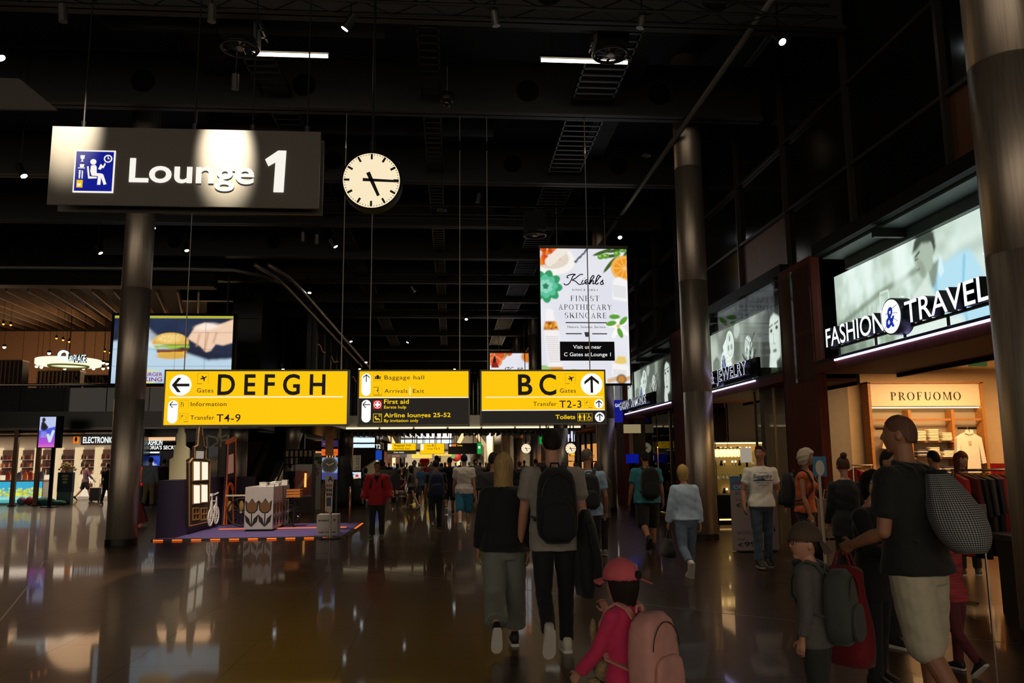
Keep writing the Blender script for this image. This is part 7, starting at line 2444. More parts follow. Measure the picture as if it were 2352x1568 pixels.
def person(label, x, y, H, heading=0.0, sex='m', skin='fair', hair=('short', '#2a1c12'), top=None, bottom=None, shoes='#1a1512', sole='#c9c2b6',
           legs=((8, 6), (-14, 28)), arms=((6, 5, 12), (-8, 5, 10)), lean=2, head=(0, 0), bulk=1.0, vox=.012, extras=(), curl=.5, group=None, face=False, child=False, armtw=None):
 """legs/arms: right then left. leg = (hip forward, knee); arm = (forward, out, elbow)"""
 s = H / 1.8
 hs = s * (1.0 if not child else 1.28)                 # children have larger heads
 f = sex == 'f'
 R = math.radians
 root = thing('person', label, 'person', (x, y, 0), R(heading), group)
 PZ = .94
 if child:
  PZ = .90
 pel = Vector((0, 0, PZ)) * s
 ML = rot('X', -R(lean))
 def T(px_, py_, pz_):
  return pel + ML @ (Vector((px_, py_, pz_ - PZ)) * s)
 shw = .165 if f else .195
 shw *= (.5 + .5 * bulk)
 body, topm, botm, shs, sls = MB(), MB(), MB(), [], []
 tors = [(.80, .13, .105), (.88, .168 if f else .16, .12), (.96, .17 if f else .16, .115), (1.08, .128 if f else .148, .098), (1.2, .142 if f else .16, .108), (1.32, .155 if f else .178, .115), (1.4, .148 if f else .172, .1), (1.455, .1 if f else .115, .08), (1.505, .062, .06)]
 tors = [(z, rx * bulk, ry * bulk) for z, rx, ry in tors]
 body.rings([ellring(T(0, 0, z), rx * s, ry * s, 20, ML) for z, rx, ry in tors])
 if f and not child:
  for g in (-1, 1):
   body.sph(T(g * .07, .085, 1.27), .065 * s * bulk, 12, 8)
 hsz = 1.8 * s - .118 * hs
 drop = 0
 HC = T(0, .02, 1.8 - .118 * hs / s)
 chain(body, [T(0, -.005, 1.46), T(0, .008, 1.53), HC - Vector((0, .01, .05)) * s], [.066 * s, .058 * s, .056 * s] if not f else [.056 * s, .048 * s, .048 * s], 12)
 HM = Matrix.Translation(HC) @ (ML @ rot('Z', R(head[0])) @ rot('X', R(head[1]))).to_4x4()
 head_shape(body, HM, hs, child)
 # ---- arms
 hands, elbows = [], []
 for g, (fw, ab, el), i in ((1, arms[0], 0), (-1, arms[1], 1)):
  sh = T(g * shw, 0, 1.405)
  def dr(p, a):
   v = Vector((math.sin(R(a)) * g, math.sin(R(p)) * math.cos(R(a)), -math.cos(R(p)) * math.cos(R(a))))
   return v
  tw = (armtw[i] if armtw else 0)
  u = dr(fw, ab)
  elb = sh + u * .3 * s
  v = dr(fw + el, ab * .5 - tw)
  wr_ = elb + v * .25 * s
  hands.append((wr_, v))
  elbows.append(elb)
  chain(body, [T(g * shw * .7, 0, 1.395), sh, (sh + elb) / 2, elb, (elb * .65 + wr_ * .35), wr_], [k * s * (.5 + .5 * bulk) for k in ((.052, .052, .048, .04, .04, .026) if not f else (.044, .044, .04, .034, .034, .023))])
  nrm = Vector((g, 0, 0))
  hand_shape(body, wr_, v, nrm, s * (.95 if not child else 1.0), 1 if True else -1, curl)
  if top:
   L = top.get('sleeve', .5)
   lo = top.get('loose', .016) * s
   if L > 0:
    tot = [T(g * shw * .6, 0, 1.405), sh, (sh + elb) / 2, elb, (elb + wr_) / 2, wr_]
    rad = [k * s * (.5 + .5 * bulk) + lo for k in ((.06, .056, .052, .044, .042, .034) if not f else (.052, .048, .044, .038, .036, .03))]
    fr = L * 5
    k = int(fr)
    pts, rr = tot[:k + 1], rad[:k + 1]
    if k < 5:
     w_ = fr - k
     pts = pts + [tot[k].lerp(tot[k + 1], max(w_, .05))]
     rr = rr + [rad[k] + (rad[k + 1] - rad[k]) * w_ + (.008 * s if L < .7 else 0)]
    topm.tube(pts, rr, 14)
    topm.sph(pts[0], rr[0], 12, 8)
    topm.sph(pts[1], rr[1] * 1.02, 12, 8)
    for p_, r_ in zip(pts[2:-1], rr[2:-1]):
     topm.sph(p_, r_ * 1.0, 12, 8)
 # ---- legs
 for g, (hp, kn), i in ((1, legs[0], 0), (-1, legs[1], 1)):
  hj = T(g * .088 * bulk, 0, PZ - .03)
  th = .44 if not child else .42
  d1 = Vector((g * .03, math.sin(R(hp)), -math.cos(R(hp)))).normalized()
  kne = hj + d1 * th * s
  a2 = hp - kn
  d2 = Vector((0, math.sin(R(a2)), -math.cos(R(a2))))
  ank = kne + d2 * (.40 if not child else .38) * s
  B = (.6 + .4 * bulk)
  chain(body, [hj, hj.lerp(kne, .5), kne, kne.lerp(ank, .35), ank], [k * s * B for k in ((.088, .075, .055, .056, .037) if not f else (.09, .074, .052, .052, .034))])
  # foot: pitch so that the leading foot is flat and the trailing one rolls onto its toe
  fp = 0 if a2 > -12 else min(62, (-a2 - 8) * 1.25)
  if a2 > 14:
   fp = -(a2 - 10)
  FM = rot('X', -R(fp))
  fl = .265 * (1 if not child else 1.1)
  bot_ = -.075 * s
  rings = []
  for yy, w, z0, z1 in ((-.075, .026, -.06, -.005), (-.06, .036, -.075, .035), (-.02, .04, -.075, .06), (.03, .041, -.075, .035), (.09, .046, -.075, -.005), (.14, .046, -.075, -.022), (.175, .034, -.072, -.035), (.19, .012, -.066, -.05)):
   cz, hh = (z0 + z1) / 2, (z1 - z0) / 2
   rings.append([ank + FM @ (Vector((w * math.copysign(abs(math.cos(a)) ** .7, math.cos(a)), yy, cz + hh * math.copysign(abs(math.sin(a)) ** .7, math.sin(a)))) * s) for a in [2 * PI * k / 14 for k in range(14)]])
  shs.append(MB().rings(rings))
  out = []
  for yy, w in ((-.08, .028), (-.06, .04), (0, .044), (.09, .05), (.145, .05), (.18, .036), (.197, .012)):
   out.append((yy, w))
  poly = [(w, yy) for yy, w in out] + [(-w, yy) for yy, w in out[::-1]]
  sv = [ank + FM @ (Vector((a, b, -.088)) * s) for a, b in poly] + [ank + FM @ (Vector((a, b, -.062)) * s) for a, b in poly]
  nn = len(poly)
  sls.append(MB().add(sv, [tuple(range(nn)), tuple(range(2 * nn - 1, nn - 1, -1))] + [(k, nn + k, nn + (k + 1) % nn, (k + 1) % nn) for k in range(nn)]))
  if bottom and bottom.get('kind', 'pants') != 'skirt':
   L = bottom.get('len', 1.0)
   lo = bottom.get('loose', .016) * s
   wide = bottom.get('wide', 0.0) * s
   tot = [hj + Vector((0, 0, .06)) * s, hj.lerp(kne, .5), kne, kne.lerp(ank, .5), ank + Vector((0, 0, .0))]
   rad = [k * s * B + lo for k in ((.094, .08, .06, .056, .05) if not f else (.097, .08, .058, .052, .046))]
   rad = [r_ + wide * q for r_, q in zip(rad, (0, .4, .8, 1.0, 1.1))]
   fr = L * 4
   k = min(int(fr), 3)
   w_ = fr - k
   pts, rr = tot[:k + 1] + [tot[k].lerp(tot[k + 1], max(w_, .05))], rad[:k + 1] + [rad[k] + (rad[k + 1] - rad[k]) * w_]
   botm.tube(pts, rr, 16)
   botm.sph(pts[0], rr[0], 14, 8)
   for p_, r_ in zip(pts[1:-1], rr[1:-1]):
    botm.sph(p_, r_, 14, 8)
 if bottom:
  lo = bottom.get('loose', .016) * s
  rs = [(z, rx, ry) for z, rx, ry in tors if z <= 1.1]
  if bottom.get('kind') == 'skirt':
   zb = bottom.get('hem', .55)
   rs = [(zb, .21 * bulk, .17 * bulk), ((zb + .88) / 2, .2 * bulk, .15 * bulk)] + rs[1:]
  botm.rings([ellring(T(0, 0, min(z, 1.06)), rx * s + lo, ry * s + lo, 20, ML) for z, rx, ry in rs])
 if top:
  lo = top.get('loose', .016) * s
  hem = top.get('hem', .84)
  rs = [(hem, None, None)] + [(z, rx, ry) for z, rx, ry in tors if z > hem + .02 and z < 1.49]
  rings = []
  fl = top.get('flare', .02)
  for z, rx, ry in rs:
   if rx is None:
    rx, ry = np.interp(z, [q[0] for q in tors], [q[1] for q in tors]), np.interp(z, [q[0] for q in tors], [q[2] for q in tors])
    rx, ry = rx + fl, ry + fl
   ex = top.get('box', .35)
   if bottom and z < 1.04:
    q_ = bottom.get('loose', .016) + .014 - top.get('loose', .016)
    rx, ry = max(rx, .088 * bulk + .096 * (.6 + .4 * bulk) + q_), max(ry, .1 * (.6 + .4 * bulk) + q_ + .012)
   rx = rx * (1 - ex) + (.175 if not f else .16) * bulk * ex if 1.0 < z < 1.4 else rx
   rings.append(ellring(T(0, 0, z), rx * s + lo, ry * s + lo, 24, ML, .92))
  rings.append(ellring(T(0, -.002, 1.49), .085 * s, .078 * s, 24, ML))
  topm.rings(rings)
  if f and not child:
   for g in (-1, 1):
    topm.sph(T(g * .07, .088, 1.27), .068 * s * bulk + lo * .6, 12, 8)
 # ---- put the soles on the floor
 mz_ = min(v[2] for q in sls for v in q.v)
 allm = [body, topm, botm] + shs + sls
 for q in allm:
  q.v = [(v[0], v[1], v[2] - mz_) for v in q.v]
 dz = Vector((0, 0, -mz_))
 HM = Matrix.Translation(dz) @ HM
 def Tz(a, b, c):
  return T(a, b, c) + dz
 bo = body.build('body', SKIN[skin], root, smooth=True)
 REM.append((bo, vox * .62, 2, 0))
 if top:
  o = topm.build(top.get('name', 'shirt'), top['mat'] if 'mat' in top else cloth(top['c']), root, smooth=True)
  REM.append((o, vox, 5, .0028 * s))
 if bottom:
  o = botm.build(bottom.get('name', 'trousers'), bottom['mat'] if 'mat' in bottom else cloth(bottom['c']), root, smooth=True)
  REM.append((o, vox, 5, .0028 * s))
 for q, w in zip(shs, sls):
  o = q.build('shoe', mat('shoe_' + shoes.strip('#'), shoes, .6), root, smooth=True)
  w.build('sole', mat('sole_' + sole.strip('#'), sole, .6), o)
 # ---- hair
 st, hc = hair
 if st:
  hm = hairm(hc)
  hb = MB()
  n, m = 48, 14
  a, b, c = .078, .098, .12
  th = {'short': .075, 'crop': .05, 'bald': .03, 'bob': .2, 'long': .24, 'bun': .09, 'wavy': .26}[st]
  rnd = random.Random(len(label))
  rings = []
  for i in range(m + 1):
   v = i / m
   ring = []
   for k in range(n):
    ph = 2 * PI * k / n
    ad = abs((ph + PI) % (2 * PI) - PI)             # 0 at the front
    back = smooth01((ad - .75) / .75)
    lowb = {'short': -.065, 'crop': -.06, 'bald': -.05, 'bob': -.13, 'long': -.30, 'bun': -.05, 'wavy': -.115}[st]
    side = smooth01((ad - 1.0) / .5)
    zl = .062 * (1 - back) + back * (lowb * side + (-.01) * (1 - side))
    if st in ('short', 'crop', 'bald'):
     zl = float(np.interp(ad, [0, .7, 1.0, 1.3, 1.8, 2.2, PI], [.072, .066, .036, .016, .012, -.052, lowb]))
    if st in ('long', 'bob', 'wavy'):
     zl += .012 * math.sin(ph * 9 + rnd.random() * .5)
    z = c * (1 + th * .75) * (1 - v) ** 1.0 + zl * v
    z = c * (1 + th * .75) + (zl - c * (1 + th * .75)) * (v ** .8)
    zz = z / (c * (1 + th * .75))
    rho = math.sqrt(max(0.0, 1 - min(1, abs(zz)) ** 2)) if zz > 0 else (1 - .1 * min(1, -zz))
    if zz < -.25:
     rho *= 1 - .1 * min(1, (-zz - .25)) if st in ('long',) else 1 - .3 * min(1, (-zz - .25))
    w_ = 1 + (.022 * math.sin(ph * 11 + z * 30) + .014 * math.sin(ph * 23 + z * 12)) * (0 if st in ('bald', 'crop') else 1)
    if st == 'wavy':
     w_ += .05 * math.sin(z * 90 + ph * 3)
    X, Yy = a * (1 + th) * rho * w_ * math.sin(ph), b * (1 + th) * rho * w_ * math.cos(ph)
    if st == 'long' and z < -.05:
     Yy = min(Yy, .03) - .015 * (-z - .05) / .2
     X *= 1 + 1.5 * (-z - .05)
    if Yy > .07 and z < .03:
     Yy = .07
    ring.append(HM @ (Vector((X, Yy, z)) * hs))
   rings.append(ring)
  last = rings[-1]
  cen = sum(last, Vector()) / n
  rings.append([p_.lerp(cen, .18) for p_ in last])
  hb.rings(rings)
  if st == 'bun':
   q = MB().sph((0, 0, 0), (.045 * hs, .045 * hs, .042 * hs), 14, 10)
   hb.add([HM @ (Vector((0, -.05, .135)) * hs + Vector(v)) for v in q.v], q.f)
  hb.build('hair', hm, root, smooth=True)
 if face:
  for g in (-1, 1):
   o = MB().sph(HM @ (Vector((g * .031, .0825, .008)) * hs), .009 * hs, 10, 8).build('eye', mat('eye_white', '#cfc6bb', .3), root, smooth=True)
   MB().sph(HM @ (Vector((g * .031, .0885, .008)) * hs), .0052 * hs, 8, 6).build('iris', mat('iris', '#1c120c', .2), o, smooth=True)
   q = MB().bar(Vector((g * .016, .093, .031)) * hs, Vector((g * .045, .084, .032)) * hs, .004 * hs, .006 * hs)
   q.tf(HM).build('eyebrow', hairm(hc if st else '#2a1c12'), root)
  q = MB().sph((0, .0885 * hs, -.06 * hs), (.02 * hs, .005 * hs, .005 * hs), 12, 6)
  q.tf(HM).build('lips', mat('lips', '#8a4a40', .45), root, smooth=True)
 if 'glasses' in extras:
  o = None
  q = MB()
  for g in (-1, 1):
   q.tube([Vector((g * .032 + .024 * math.cos(a), .101, .008 + .019 * math.sin(a))) * hs for a in np.linspace(0, 2 * PI, 17)[:-1]], .0022 * hs, 5, closed=True)
   q.bar(Vector((g * .056, .1, .012)) * hs, Vector((g * .078, .0, .012)) * hs, .004 * hs)
  q.bar(Vector((-.008, .102, .012)) * hs, Vector((.008, .102, .012)) * hs, .003 * hs)
  q.tf(HM).build('glasses', BLACK, root)
 if 'belt' in extras:
  MB().rings([ellring(Tz(0, 0, z), .172 * s * bulk, .132 * s * bulk, 24, ML) for z in (.985, 1.02)]).build('belt', mat('belt_brown', '#2a1a10', .5), root, smooth=True)
 return dict(root=root, s=s, hs=hs, T=Tz, HM=HM, hands=[(h[0] + dz, h[1]) for h in hands], elbows=[e + dz for e in elbows], loc=root.location, rz=R(heading), ML=ML)
def at_person(p, name, label, cat):
 return thing(name, label, cat, p['loc'], p['rz'])
def strapped(p, t, m, w=.055, sides=(1, -1), yb=-.14):
 s = p['s']
 for g in sides:
  pts = [p['T'](g * .07, yb, 1.40), p['T'](g * .085, -.09, 1.475), p['T'](g * .1, -.01, 1.508), p['T'](g * .11, .075, 1.46), p['T'](g * .125, .135, 1.35), p['T'](g * .14, .14, 1.22), p['T'](g * .165, .06, 1.1), p['T'](g * .15, yb, 1.05)]
  rs = []
  for i, q in enumerate(pts):
   d_ = (pts[min(i + 1, 7)] - pts[max(i - 1, 0)]).normalized()
   xx = Vector((1, 0, 0))
   nn = d_.cross(xx).normalized()
   hw, ht = w * s / 2, .009 * s
   rs.append([q + xx * hw + nn * ht, q - xx * hw + nn * ht, q - xx * hw - nn * ht, q + xx * hw - nn * ht])
  MB().rings(rs).build('strap', m, t)
def backpack(p, label, c, w=.3, h=.48, d=.17, zc=1.2, pocket=True, strap=None, yoff=.14, zipc='#050505'):
 t = at_person(p, 'backpack', label, 'backpack')
 s, T = p['s'], p['T']
 m = cloth(c)
 def shell(w_, h_, d_, yc, zc_, rnd=.35):
  rs = []
  for i in range(11):
   v = -1 + 2 * i / 10
   e = (1 - abs(v) ** 6) ** .35 if abs(v) < 1 else .02
   e = max(e, .55)
   top = 1 - .14 * max(0, v)
   rs.append([T(0, 0, 1.0) + p['ML'] @ (Vector((math.copysign(abs(math.cos(a)) ** .45, math.cos(a)) * w_ / 2 * e * top, yc + math.copysign(abs(math.sin(a)) ** .6, math.sin(a)) * d_ / 2 * e * top, zc_ + v * h_ / 2 - 1.0)) * s) for a in [2 * PI * k / 28 for k in range(28)]])
  return MB().rings(rs)
 o = shell(w, h, d, -yoff - d / 2, zc).build('pack_body', m, t, smooth=True)
 if pocket:
  shell(w * .8, h * .48, .06, -yoff - d - .012, zc - h * .2).build('front_pocket', m, t, smooth=True)
  pts = [(math.cos(a) * w * .4, -yoff - d * .98, zc + h * .08 + math.sin(a) * h * .33) for a in np.linspace(.1, PI - .1, 13)]
  MB().tube([T(0, 0, 1.0) + p['ML'] @ (Vector((a, b, c_ - 1.0)) * s) for a, b, c_ in pts], .004 * s, 5).build('zip', mat('zip_' + zipc.strip('#'), zipc, .4), t)
 pts = [(-.04, -yoff - .02, zc + h * .48), (-.03, -yoff - .02, zc + h * .56), (.03, -yoff - .02, zc + h * .56), (.04, -yoff - .02, zc + h * .48)]
 MB().tube([T(0, 0, 1.0) + p['ML'] @ (Vector((a, b, c_ - 1.0)) * s) for a, b, c_ in pts], .009 * s, 6).build('grab_handle', m, t)
 strapped(p, t, cloth(strap) if strap else m)
 return t
def cap(p, label, c, back=False, strap=False):
 HM, hs = p['HM'], p['hs']
 root = p['root']
 m = cloth(c)
 n = 32
 rs = []
 for i in range(9):
  v = i / 8
  t_ = PI / 2 * (1 - v)
  z = .112 * math.sin(t_) * 1.08 + .03
  r_ = max(.03, math.cos(t_))
  rs.append([HM @ (Vector((.098 * r_ * math.sin(a) * (1 + .01 * math.cos(6 * a)), .121 * r_ * math.cos(a) - .002, z)) * hs) for a in [2 * PI * k / n for k in range(n)]])
 rs.append([HM @ (Vector((.09 * math.sin(a), .112 * math.cos(a) - .002, .018)) * hs) for a in [2 * PI * k / n for k in range(n)]])
 o = MB().rings(rs).build('cap', m, root, smooth=True)
 sg = -1 if back else 1
 up, dn = [], []
 br = []
 for j in range(6):
  v = j / 5
  row = []
  for k in range(13):
   u = -1 + 2 * k / 12
   x = .07 * u
   x *= 1.12
   y0 = math.sqrt(max(0, 1 - (x / .1) ** 2)) * .116
   y = y0 + v * .075 * math.sqrt(max(.05, 1 - u * u * .8))
   row.append(Vector((x, sg * y, .03 - .02 * v - .016 * u * u - (.055 * v if back else 0))))
  br.append(row)
 vs = [HM @ (q * hs) for r_ in br for q in r_] + [HM @ ((q + Vector((0, 0, -.006))) * hs) for r_ in br for q in r_]
 fs = []
 N = 6 * 13
 for j in range(5):
  for k in range(12):
   a = j * 13 + k
   fs += [(a, a + 1, a + 14, a + 13), (N + a + 13, N + a + 14, N + a + 1, N + a)]
 for k in range(12):
  a = 5 * 13 + k
  fs.append((a, a + 1, N + a + 1, N + a))
 for j in range(5):
  for k in (0, 12):
   a = j * 13 + k
   fs.append((a, a + 13, N + a + 13, N + a))
 MB().add(vs, fs).build('brim', m, o, smooth=True)
 MB().sph(HM @ (Vector((0, 0, .152)) * hs), .008 * hs, 8, 6).build('button', m, o)
 if strap:
  mb = MB().prism(ngon(0, .05, .03, 20, .026), -.13, -.112)
  mb.tf(HM @ Matrix.Scale(hs, 4)).build('back_opening', mat('cap_hole', '#0a0706', .8), o)
  MB().bar(HM @ (Vector((.02, -.115, .03)) * hs), HM @ (Vector((.03, -.2, .0)) * hs), .018 * hs, .005 * hs).build('tail_strap', m, o)
 return o
def tote(p, hand, label, c, w=.3, h=.28, d=.14, drop=.16, name='handbag', cat='bag', soft=True):
 t = at_person(p, name, label, cat)
 W, v = p['hands'][hand]
 g = W + v * .09 * p['s']
 m = cloth(c)
 z1 = g.z - drop
 rs = []
 for i in range(8):
  k = i / 7
  e = (.86 + .3 * math.sin(PI * min(1, k * 1.1 + .15)) * (1 - .35 * k)) if soft else 1
  rs.append([Vector((g.x + math.copysign(abs(math.cos(a)) ** .7, math.cos(a)) * d / 2 * e * (1 - .5 * k), g.y + math.copysign(abs(math.sin(a)) ** .7, math.sin(a)) * w / 2 * e, z1 - h + h * k + .02 * math.cos(2 * a) * k)) for a in [2 * PI * j / 24 for j in range(24)]])
 MB().rings(rs).build('bag_body', m, t, smooth=True)
 for q in (-1, 1):
  MB().tube([(g.x + q * .03, g.y - w * .25, z1 - .02), (g.x + q * .02, g.y - w * .12, z1 + drop * .75), (g.x, g.y, z1 + drop), (g.x + q * .02, g.y + w * .12, z1 + drop * .75), (g.x + q * .03, g.y + w * .25, z1 - .02)], .008, 6).build('bag_handle', m, t, smooth=True)
 return t
def foot(px, py):
 v = on_z(px, py)
 return v.x, v.y
def hgt(px, py, px2, top):
 """standing height that puts the top of the head on a pixel row"""
 v = on_z(px, py)
 return on_y(px2, top, v.y).z
# ------ foreground pair
x, y = foot(1160, 1488)
P = person('blonde woman in a black top and grey-green cropped trousers walking away', x, y, hgt(1160, 1488, 1165, 1043), 0, 'f', 'fair', ('long', '#a98a58'),
           dict(c='#0a0908', sleeve=.95, loose=.03, hem=.88, box=.8, flare=.05), dict(c='#6e7266', len=.9, loose=.022, wide=.035), '#14110f', '#d8d2c6',
           legs=((10, 4), (-14, 40)), arms=((-4, 8, 8), (8, 10, 14)), vox=.011, head=(-8, 0))
x, y = foot(1276, 1500)
P = person('tall dark-haired man in a grey t-shirt and black trousers walking away', x, y, hgt(1276, 1500, 1276, 988), 0, 'm', 'fair', ('short', '#16100c'),
           dict(c='#938b7f', sleeve=.44, loose=.026, hem=.8, box=.5, flare=.03), dict(c='#0b0a0a', len=1.0, loose=.008), '#cfc7ba', '#d8d0c2',
           legs=((6, 4), (-12, 42)), arms=((-10, 8, 10), (8, 9, 14)), vox=.011, bulk=1.0)
backpack(P, 'large black backpack on the tall man in grey', '#0c0b0b', .33, .6, .2, 1.17)
W, v = P['hands'][0]
t = at_person(P, 'jacket', 'black jacket draped over the tall man\'s right arm', 'jacket')
e0 = P['elbows'][0]
rs = []
for z, w, d_ in ((e0.z + .02, .05, .07), (e0.z - .1, .09, .12), (e0.z - .35, .1, .17), (e0.z - .6, .09, .2), (e0.z - .72, .07, .21)):
 rs.append([Vector((e0.x + .02 + w * math.cos(a) * (1 + .15 * math.sin(5 * a)), e0.y + .02 + d_ * math.sin(a), z)) for a in [2 * PI * k / 24 for k in range(24)]])
MB().rings(rs).build('cloth', cloth('#090808'), t, smooth=True)
MB().tube([(e0.x + .06, e0.y - .12, e0.z - .1), (e0.x + .1, e0.y - .2, e0.z - .4), (e0.x + .1, e0.y - .18, e0.z - .62)], .035, 8).build('sleeve', cloth('#090808'), t, smooth=True)
# girl with pink cap and backpack
g = on_y(1432, 1293, 4.0)
P = person('small girl in a pink jacket with a pale pink backpack', g.x + .02, 4.05, g.z - .03, 40, 'f', 'fair', ('bob', '#1e120c'),
           dict(c='#c92a56', sleeve=.97, loose=.02, hem=.74, flare=.03, name='jacket'), dict(c='#4a3a44', len=1.0), '#8a5a62',
           legs=((6, 4), (-6, 12)), arms=((28, -14, 132), (26, 6, 18)), vox=.008, head=(8, 0), child=True, curl=.9)
cap(P, '', '#c9565e', False, True)
backpack(P, 'pale pink school backpack on the girl with the pink cap', '#c78d80', .42, .64, .26, 1.13, strap='#c47f72', yoff=.12, zipc='#0c0808')
W, v = P['hands'][0]
t = at_person(P, 'stuffed_rabbit', 'fluffy beige stuffed animal held by the girl', 'toy')
FUR = mat('toy_fur', '#9a8460', .9, noise=.35, nscale=60, bump=.6)
B = P['T'](-.06, .2, 1.02)
for o_, r_, nm in (((0, 0, 0), (.05, .05, .075), 'toy_body'), ((0, .01, .11), (.05, .05, .048), 'toy_head'), ((.04, 0, .18), (.02, .02, .055), 'ear'), ((-.04, .02, .17), (.02, .02, .055), 'ear'), ((.05, .03, -.03), (.022, .05, .024), 'toy_arm'), ((-.02, .04, -.09), (.026, .045, .028), 'toy_leg'), ((.04, .03, -.1), (.026, .045, .028), 'toy_leg')):
 q = MB().sph(B + Vector(o_), r_, 18, 12)
 q.v = [tuple(Vector(v_) + (Vector(v_) - B - Vector(o_)) * .09 * math.sin(v_[0] * 210) * math.sin(v_[1] * 190 + v_[2] * 230)) for v_ in q.v]
 q.build(nm, FUR, t, smooth=True)
# boy with grey backpack
g = on_y(1858, 1203, 4.9)
P = person('boy in a backwards brown cap and grey hoodie facing left', g.x - .0, 4.9, g.z - .03, 50, 'm', 'fair', ('short', '#2a1a10'),
           dict(c='#54504b', sleeve=.95, loose=.022, hem=.78, name='hoodie'), dict(c='#26261f', len=1.0, loose=.03), '#2a2622',
           legs=((4, 4), (-4, 8)), arms=((2, 6, 10), (-2, 6, 12)), vox=.008, head=(36, 4), child=True, face=True, extras=('glasses',))
cap(P, '', '#4a3a2c', True)
backpack(P, 'grey-green backpack on the boy in the brown cap', '#3d4138', .4, .62, .24, 1.12, yoff=.12)
t = P['root']
MB().tube([P['T'](.1 * math.cos(a), .02 + .1 * math.sin(a), 1.46 + .02 * math.sin(a)) for a in np.linspace(0, 2 * PI, 17)[:-1]], .035 * P['s'], 8, closed=True).build('hood', cloth('#1a1817'), t, smooth=True)
# man with mesh bag
g = on_y(2046, 966, 5.0)
P = person('shaven-headed man in a black polo and cream shorts with a net bag', g.x + .1, 5.0, g.z, 28, 'm', 'tan', ('bald', '#6a4a38'),
           dict(c='#12110f', sleeve=.46, loose=.03, hem=.86, box=.7, flare=.04, name='polo_shirt'), dict(c='#b8ae92', len=.5, loose=.03, wide=.02, name='shorts'), '#4a3a2c',
           legs=((4, 4), (-10, 22)), arms=((18, 8, 55), (6, 6, 62)), vox=.009, head=(20, 2), bulk=1.08, armtw=(0, 10))
MB().tube([P['T'](.075 * math.cos(a), -.005 + .07 * math.sin(a), 1.5 + .015 * math.sin(a)) for a in np.linspace(0, 2 * PI, 17)[:-1]], .02, 8, closed=True).build('collar', cloth('#12110f'), P['root'], smooth=True)
t = at_person(P, 'net_bag', 'round grey woven net bag on the shaven-headed man\'s back', 'bag')
def netmat():
 m = bpy.data.materials.new('woven_net')
 m.use_nodes = True
 nt = m.node_tree
 b = nt.nodes['Principled BSDF']
 uv = nt.nodes.new('ShaderNodeAttribute')
 uv.attribute_name = 'weave'
 sp = nt.nodes.new('ShaderNodeSeparateXYZ')
 nt.links.new(uv.outputs['Vector'], sp.inputs[0])
 outs = []
 for i, k in ((0, 30), (1, 19)):
  mu = nt.nodes.new('ShaderNodeMath')
  mu.operation = 'MULTIPLY'
  mu.inputs[1].default_value = k * 2 * PI
  sn = nt.nodes.new('ShaderNodeMath')
  sn.operation = 'SINE'
  nt.links.new(sp.outputs[i], mu.inputs[0])
  nt.links.new(mu.outputs[0], sn.inputs[0])
  outs.append(sn)
 mm = nt.nodes.new('ShaderNodeMath')
 mm.operation = 'MULTIPLY'
 nt.links.new(outs[0].outputs[0], mm.inputs[0])
 nt.links.new(outs[1].outputs[0], mm.inputs[1])
 r = nt.nodes.new('ShaderNodeValToRGB')
 r.color_ramp.elements[0].color = (*srgb('#141312'), 1)
 r.color_ramp.elements[1].color = (*srgb('#9a9a97'), 1)
 r.color_ramp.elements[0].position, r.color_ramp.elements[1].position = .15, .6
 ma = nt.nodes.new('ShaderNodeMath')
 ma.operation = 'ABSOLUTE'
 nt.links.new(mm.outputs[0], ma.inputs[0])
 nt.links.new(ma.outputs[0], r.inputs['Fac'])
 nt.links.new(r.outputs[0], b.inputs['Base Color'])
 b.inputs['Roughness'].default_value = .8
 bp = nt.nodes.new('ShaderNodeBump')
 bp.inputs['Strength'].default_value = .5
 nt.links.new(ma.outputs[0], bp.inputs['Height'])
 nt.links.new(bp.outputs[0], b.inputs['Normal'])
 return m
rs, ww = [], []
n = 48
for i in range(17):
 v = i / 16
 zz = 1.45 - .46 * v
 r_ = .04 + .17 * math.sin(PI * min(1, v * .9 + .05)) ** .6 * (.45 + .6 * v)
 cy = -.15 - .13 * v ** .8
 ring = []
 for k in range(n):
  a = 2 * PI * k / n
  fold = 1 + .05 * math.sin(9 * a) * (1 - v)
  ring.append(P['T'](.02 + .03 * v + r_ * fold * math.cos(a), cy + r_ * .8 * fold * math.sin(a) - .02, zz))
  ww.append((k / n, v, 0))
 rs.append(ring)
o = MB().rings(rs).build('net_body', netmat(), t, smooth=True)
at = o.data.attributes.new('weave', 'FLOAT_VECTOR', 'POINT')
at.data.foreach_set('vector', np.array(ww).ravel())
strapped(P, t, cloth('#171615'), .03, yb=-.12)
MB().tube([P['T'](.05 * math.cos(a), -.18 + .05 * math.sin(a), 1.45) for a in np.linspace(0, 2 * PI, 13)[:-1]], .014, 6, closed=True).build('neck_cord', cloth('#0c0b0b'), t, smooth=True)
tote(P, 1, 'long dark red cloth bag hanging from the shaven-headed man\'s hand', '#7a0f18', .3, .6, .2, .12, 'red_bag')
# woman with glasses half hidden behind him
g = on_y(1990, 1085, 6.0)
P = person('dark-haired woman in black with glasses facing the shaven-headed man', g.x, 6.0, g.z, 212, 'f', 'fair', ('bob', '#120d0a'),
           dict(c='#0d0c0c', sleeve=.95, loose=.03, hem=.7), dict(c='#101010', len=1.0), legs=((3, 4), (-3, 4)), arms=((20, 6, 60), (20, 6, 60)), vox=.01, head=(-18, 0), face=True, extras=('glasses',))
g = on_y(1990, 1035, 7.5)
person('man in black standing behind the woman with glasses', g.x + .02, 7.2, g.z, 205, 'm', 'tan', ('crop', '#1c1410'), dict(c='#100f0f', sleeve=.95, loose=.03), dict(c='#141414', len=1.0), legs=((3, 4), (-3, 4)), vox=.012, face=True)
